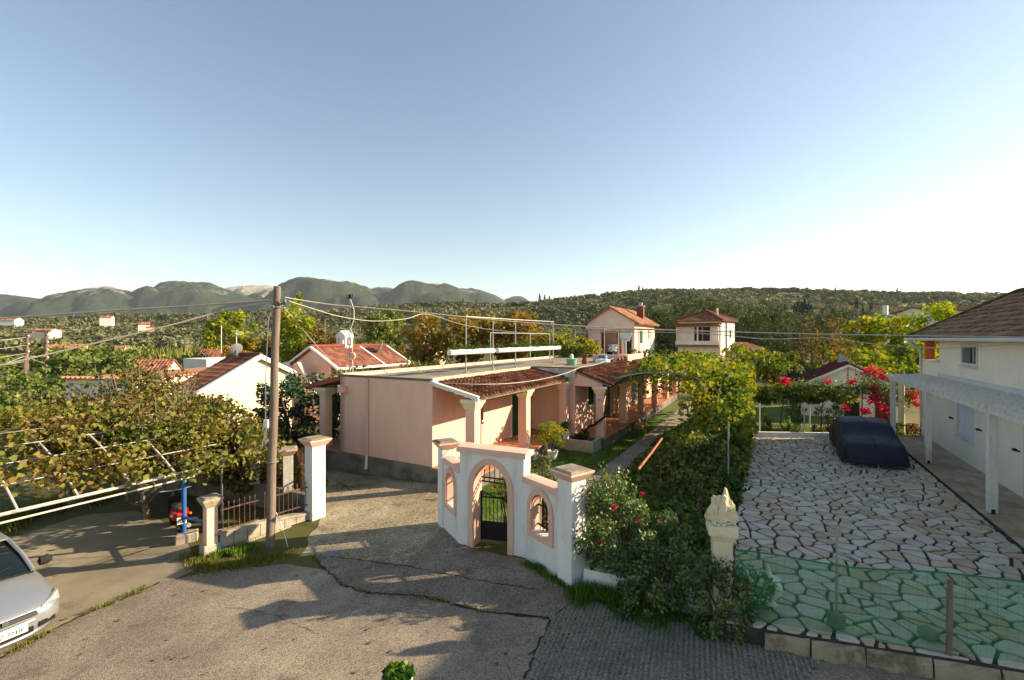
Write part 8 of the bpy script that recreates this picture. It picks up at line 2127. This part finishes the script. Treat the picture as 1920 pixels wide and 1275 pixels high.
def along(pxs, w, up=0):
    P = [G(u, v) for u, v in pxs]
    def f(rg):
        i = rg.integers(0, len(P) - 1); t = rg.random(); p = P[i].lerp(P[i + 1], t); x, y = p.x + rg.normal(0, w), p.y + rg.normal(0, w)
        if mnoise.noise(Vector((x * 1.6, y * 1.6, 2))) < -.1: return None
        return (x, y, gz(x) + .01)
    return f
grass('verge_grass', 4500, along([(355, 1045), (385, 1055), (420, 1062), (470, 1052), (520, 1045)], .22), .09, L_grass2, 6)
grass('verge_grass', 1600, along([(390, 1045), (430, 1040), (470, 1030)], .12), .13, L_grass, 7)
grass('crack_weeds', 700, along([(590, 1048), (612, 1070), (640, 1097), (690, 1113), (820, 1127), (900, 1146), (1030, 1162)], .035), .06, L_grass2, 8)
grass('wall_foot_weeds', 2200, along([(985, 1056), (1030, 1080), (1080, 1112), (1100, 1122)], .07), .10, L_grass, 9)
grass('street_weeds', 6500, along([(1085, 1125), (1120, 1135), (1170, 1150), (1230, 1162), (1290, 1175), (1360, 1180), (1420, 1190), (1470, 1192)], .16), .10, L_grass, 10)
grass('street_weeds', 2500, along([(1095, 1118), (1150, 1135), (1210, 1150)], .10), .2, L_grass, 14)
grass('pad_weeds', 900, along([(20, 1228), (120, 1170), (210, 1132), (300, 1092)], .06), .07, L_grass2, 11)
grass('field_grass', 6000, along([(-60, 1010), (0, 985), (60, 960), (130, 945), (180, 940)], .35), .22, L_grass2, 12)
grass('drive_grass', 3500, along([(620, 876), (680, 886), (740, 893), (800, 902)], .22), .08, L_grass, 13); grass('drive_grass', 1200, along([(620, 910), (660, 912), (690, 915)], .25), .06, L_grass2, 15)
# fallen leaves on the road
rg = np.random.default_rng(44); pts = []
for _ in range(90):
    u, v = rg.uniform(100, 1500), rg.uniform(1040, 1270); p = G(u, v); pts.append((p.x, p.y, gz(p.x) + .03))
me = leaf_mesh('fallen_leaves', np.array(pts), .05, 3.0, 45, 'vine'); tag(link('fallen_leaves', me, None, None, [L_brown]), kind='stuff')

# ------------------------------------------------------------------ cypresses on the far slopes
def cyp():
    t = thing('cypress_tree', at(1503, 330), 'dark cypress on the right hand slope, third in the tall clump', 'cypress', 'cypresses on the right hand slope')
    mb = MB(); mb.cyl(WO[t.name], WO[t.name] + EZ * 3, .3, .2, 6); mb.build('trunk', M_bark, t)
    rg = np.random.default_rng(3); n = 420; h = rg.random(n); a = rg.random(n) * 6.28; r_ = 1.45 * np.sin(np.pi * np.clip(h * .93 + .07, 0, 1)) ** .7 * (1 - .35 * h)
    P = np.stack([r_ * np.cos(a), r_ * np.sin(a), 1 + h * 13], 1); me = leaf_mesh('crown', P, 1.1, .6, 4, 'diamond'); tag(link('crown', me, t, None, [L_pine]), kind='stuff'); return t
cy = cyp()
for i, (u, Y, s_) in enumerate(((1496, 335, .9), (1509, 340, 1.05), (1516, 330, 1.0), (1521, 335, .8), (1490, 345, .8), (1606, 360, .9), (1618, 300, 1.0), (1633, 360, .7), (1472, 350, .7))):
    again(cy, at(u, Y), s_, i, 'dark cypress on the right hand slope, ' + ('second in the tall clump', 'fourth in the tall clump', 'fifth in the tall clump', 'last in the tall clump', 'first in the tall clump', 'alone right of the clump', 'tallest right of the clump', 'smallest at the far right', 'alone left of the clump')[i])
for i, (u, Y, s_) in enumerate(((1012, 640, 1.2), (1021, 650, 1.0), (1030, 640, .9), (868, 660, .9), (893, 650, .8), (1198, 660, 1.0), (1205, 665, .8), (1566, 690, .9), (1634, 690, .8), (1682, 690, 1.0))):
    c = again(cy, at(u, Y), s_, i, 'dark cypress on the distant ridge, ' + ('left of three above the pipe frame', 'middle of three above the pipe frame', 'right of three above the pipe frame', 'left of the pair behind the orange trees', 'right of the pair behind the orange trees', 'left of the pair above the brick chimney', 'right of the pair above the brick chimney', 'above the leafless orchard tree', 'above the grey roofed house', 'nearest the brown roof')[i]); c['group'] = 'cypresses on the distant ridge'
# ================================================================== haze in the air
hm = bpy.data.materials.new('air_haze'); hm.use_nodes = True; nt = hm.node_tree
nt.nodes.remove(nt.nodes['Principled BSDF'])
pv = nt.nodes.new('ShaderNodeVolumePrincipled'); pv.inputs['Color'].default_value = (.80, .90, 1, 1); pv.inputs['Density'].default_value = .000045; pv.inputs['Anisotropy'].default_value = .2
nt.links.new(pv.outputs[0], nt.nodes['Material Output'].inputs['Volume'])
mb = MB(); mb.hexa([(-6800, -600, -4), (6800, -600, -4), (6800, 6900, -4), (-6800, 6900, -4), (-6800, -600, 900), (6800, -600, 900), (6800, 6900, 900), (-6800, 6900, 900)])
tag(mb.build('haze', hm), kind='stuff')
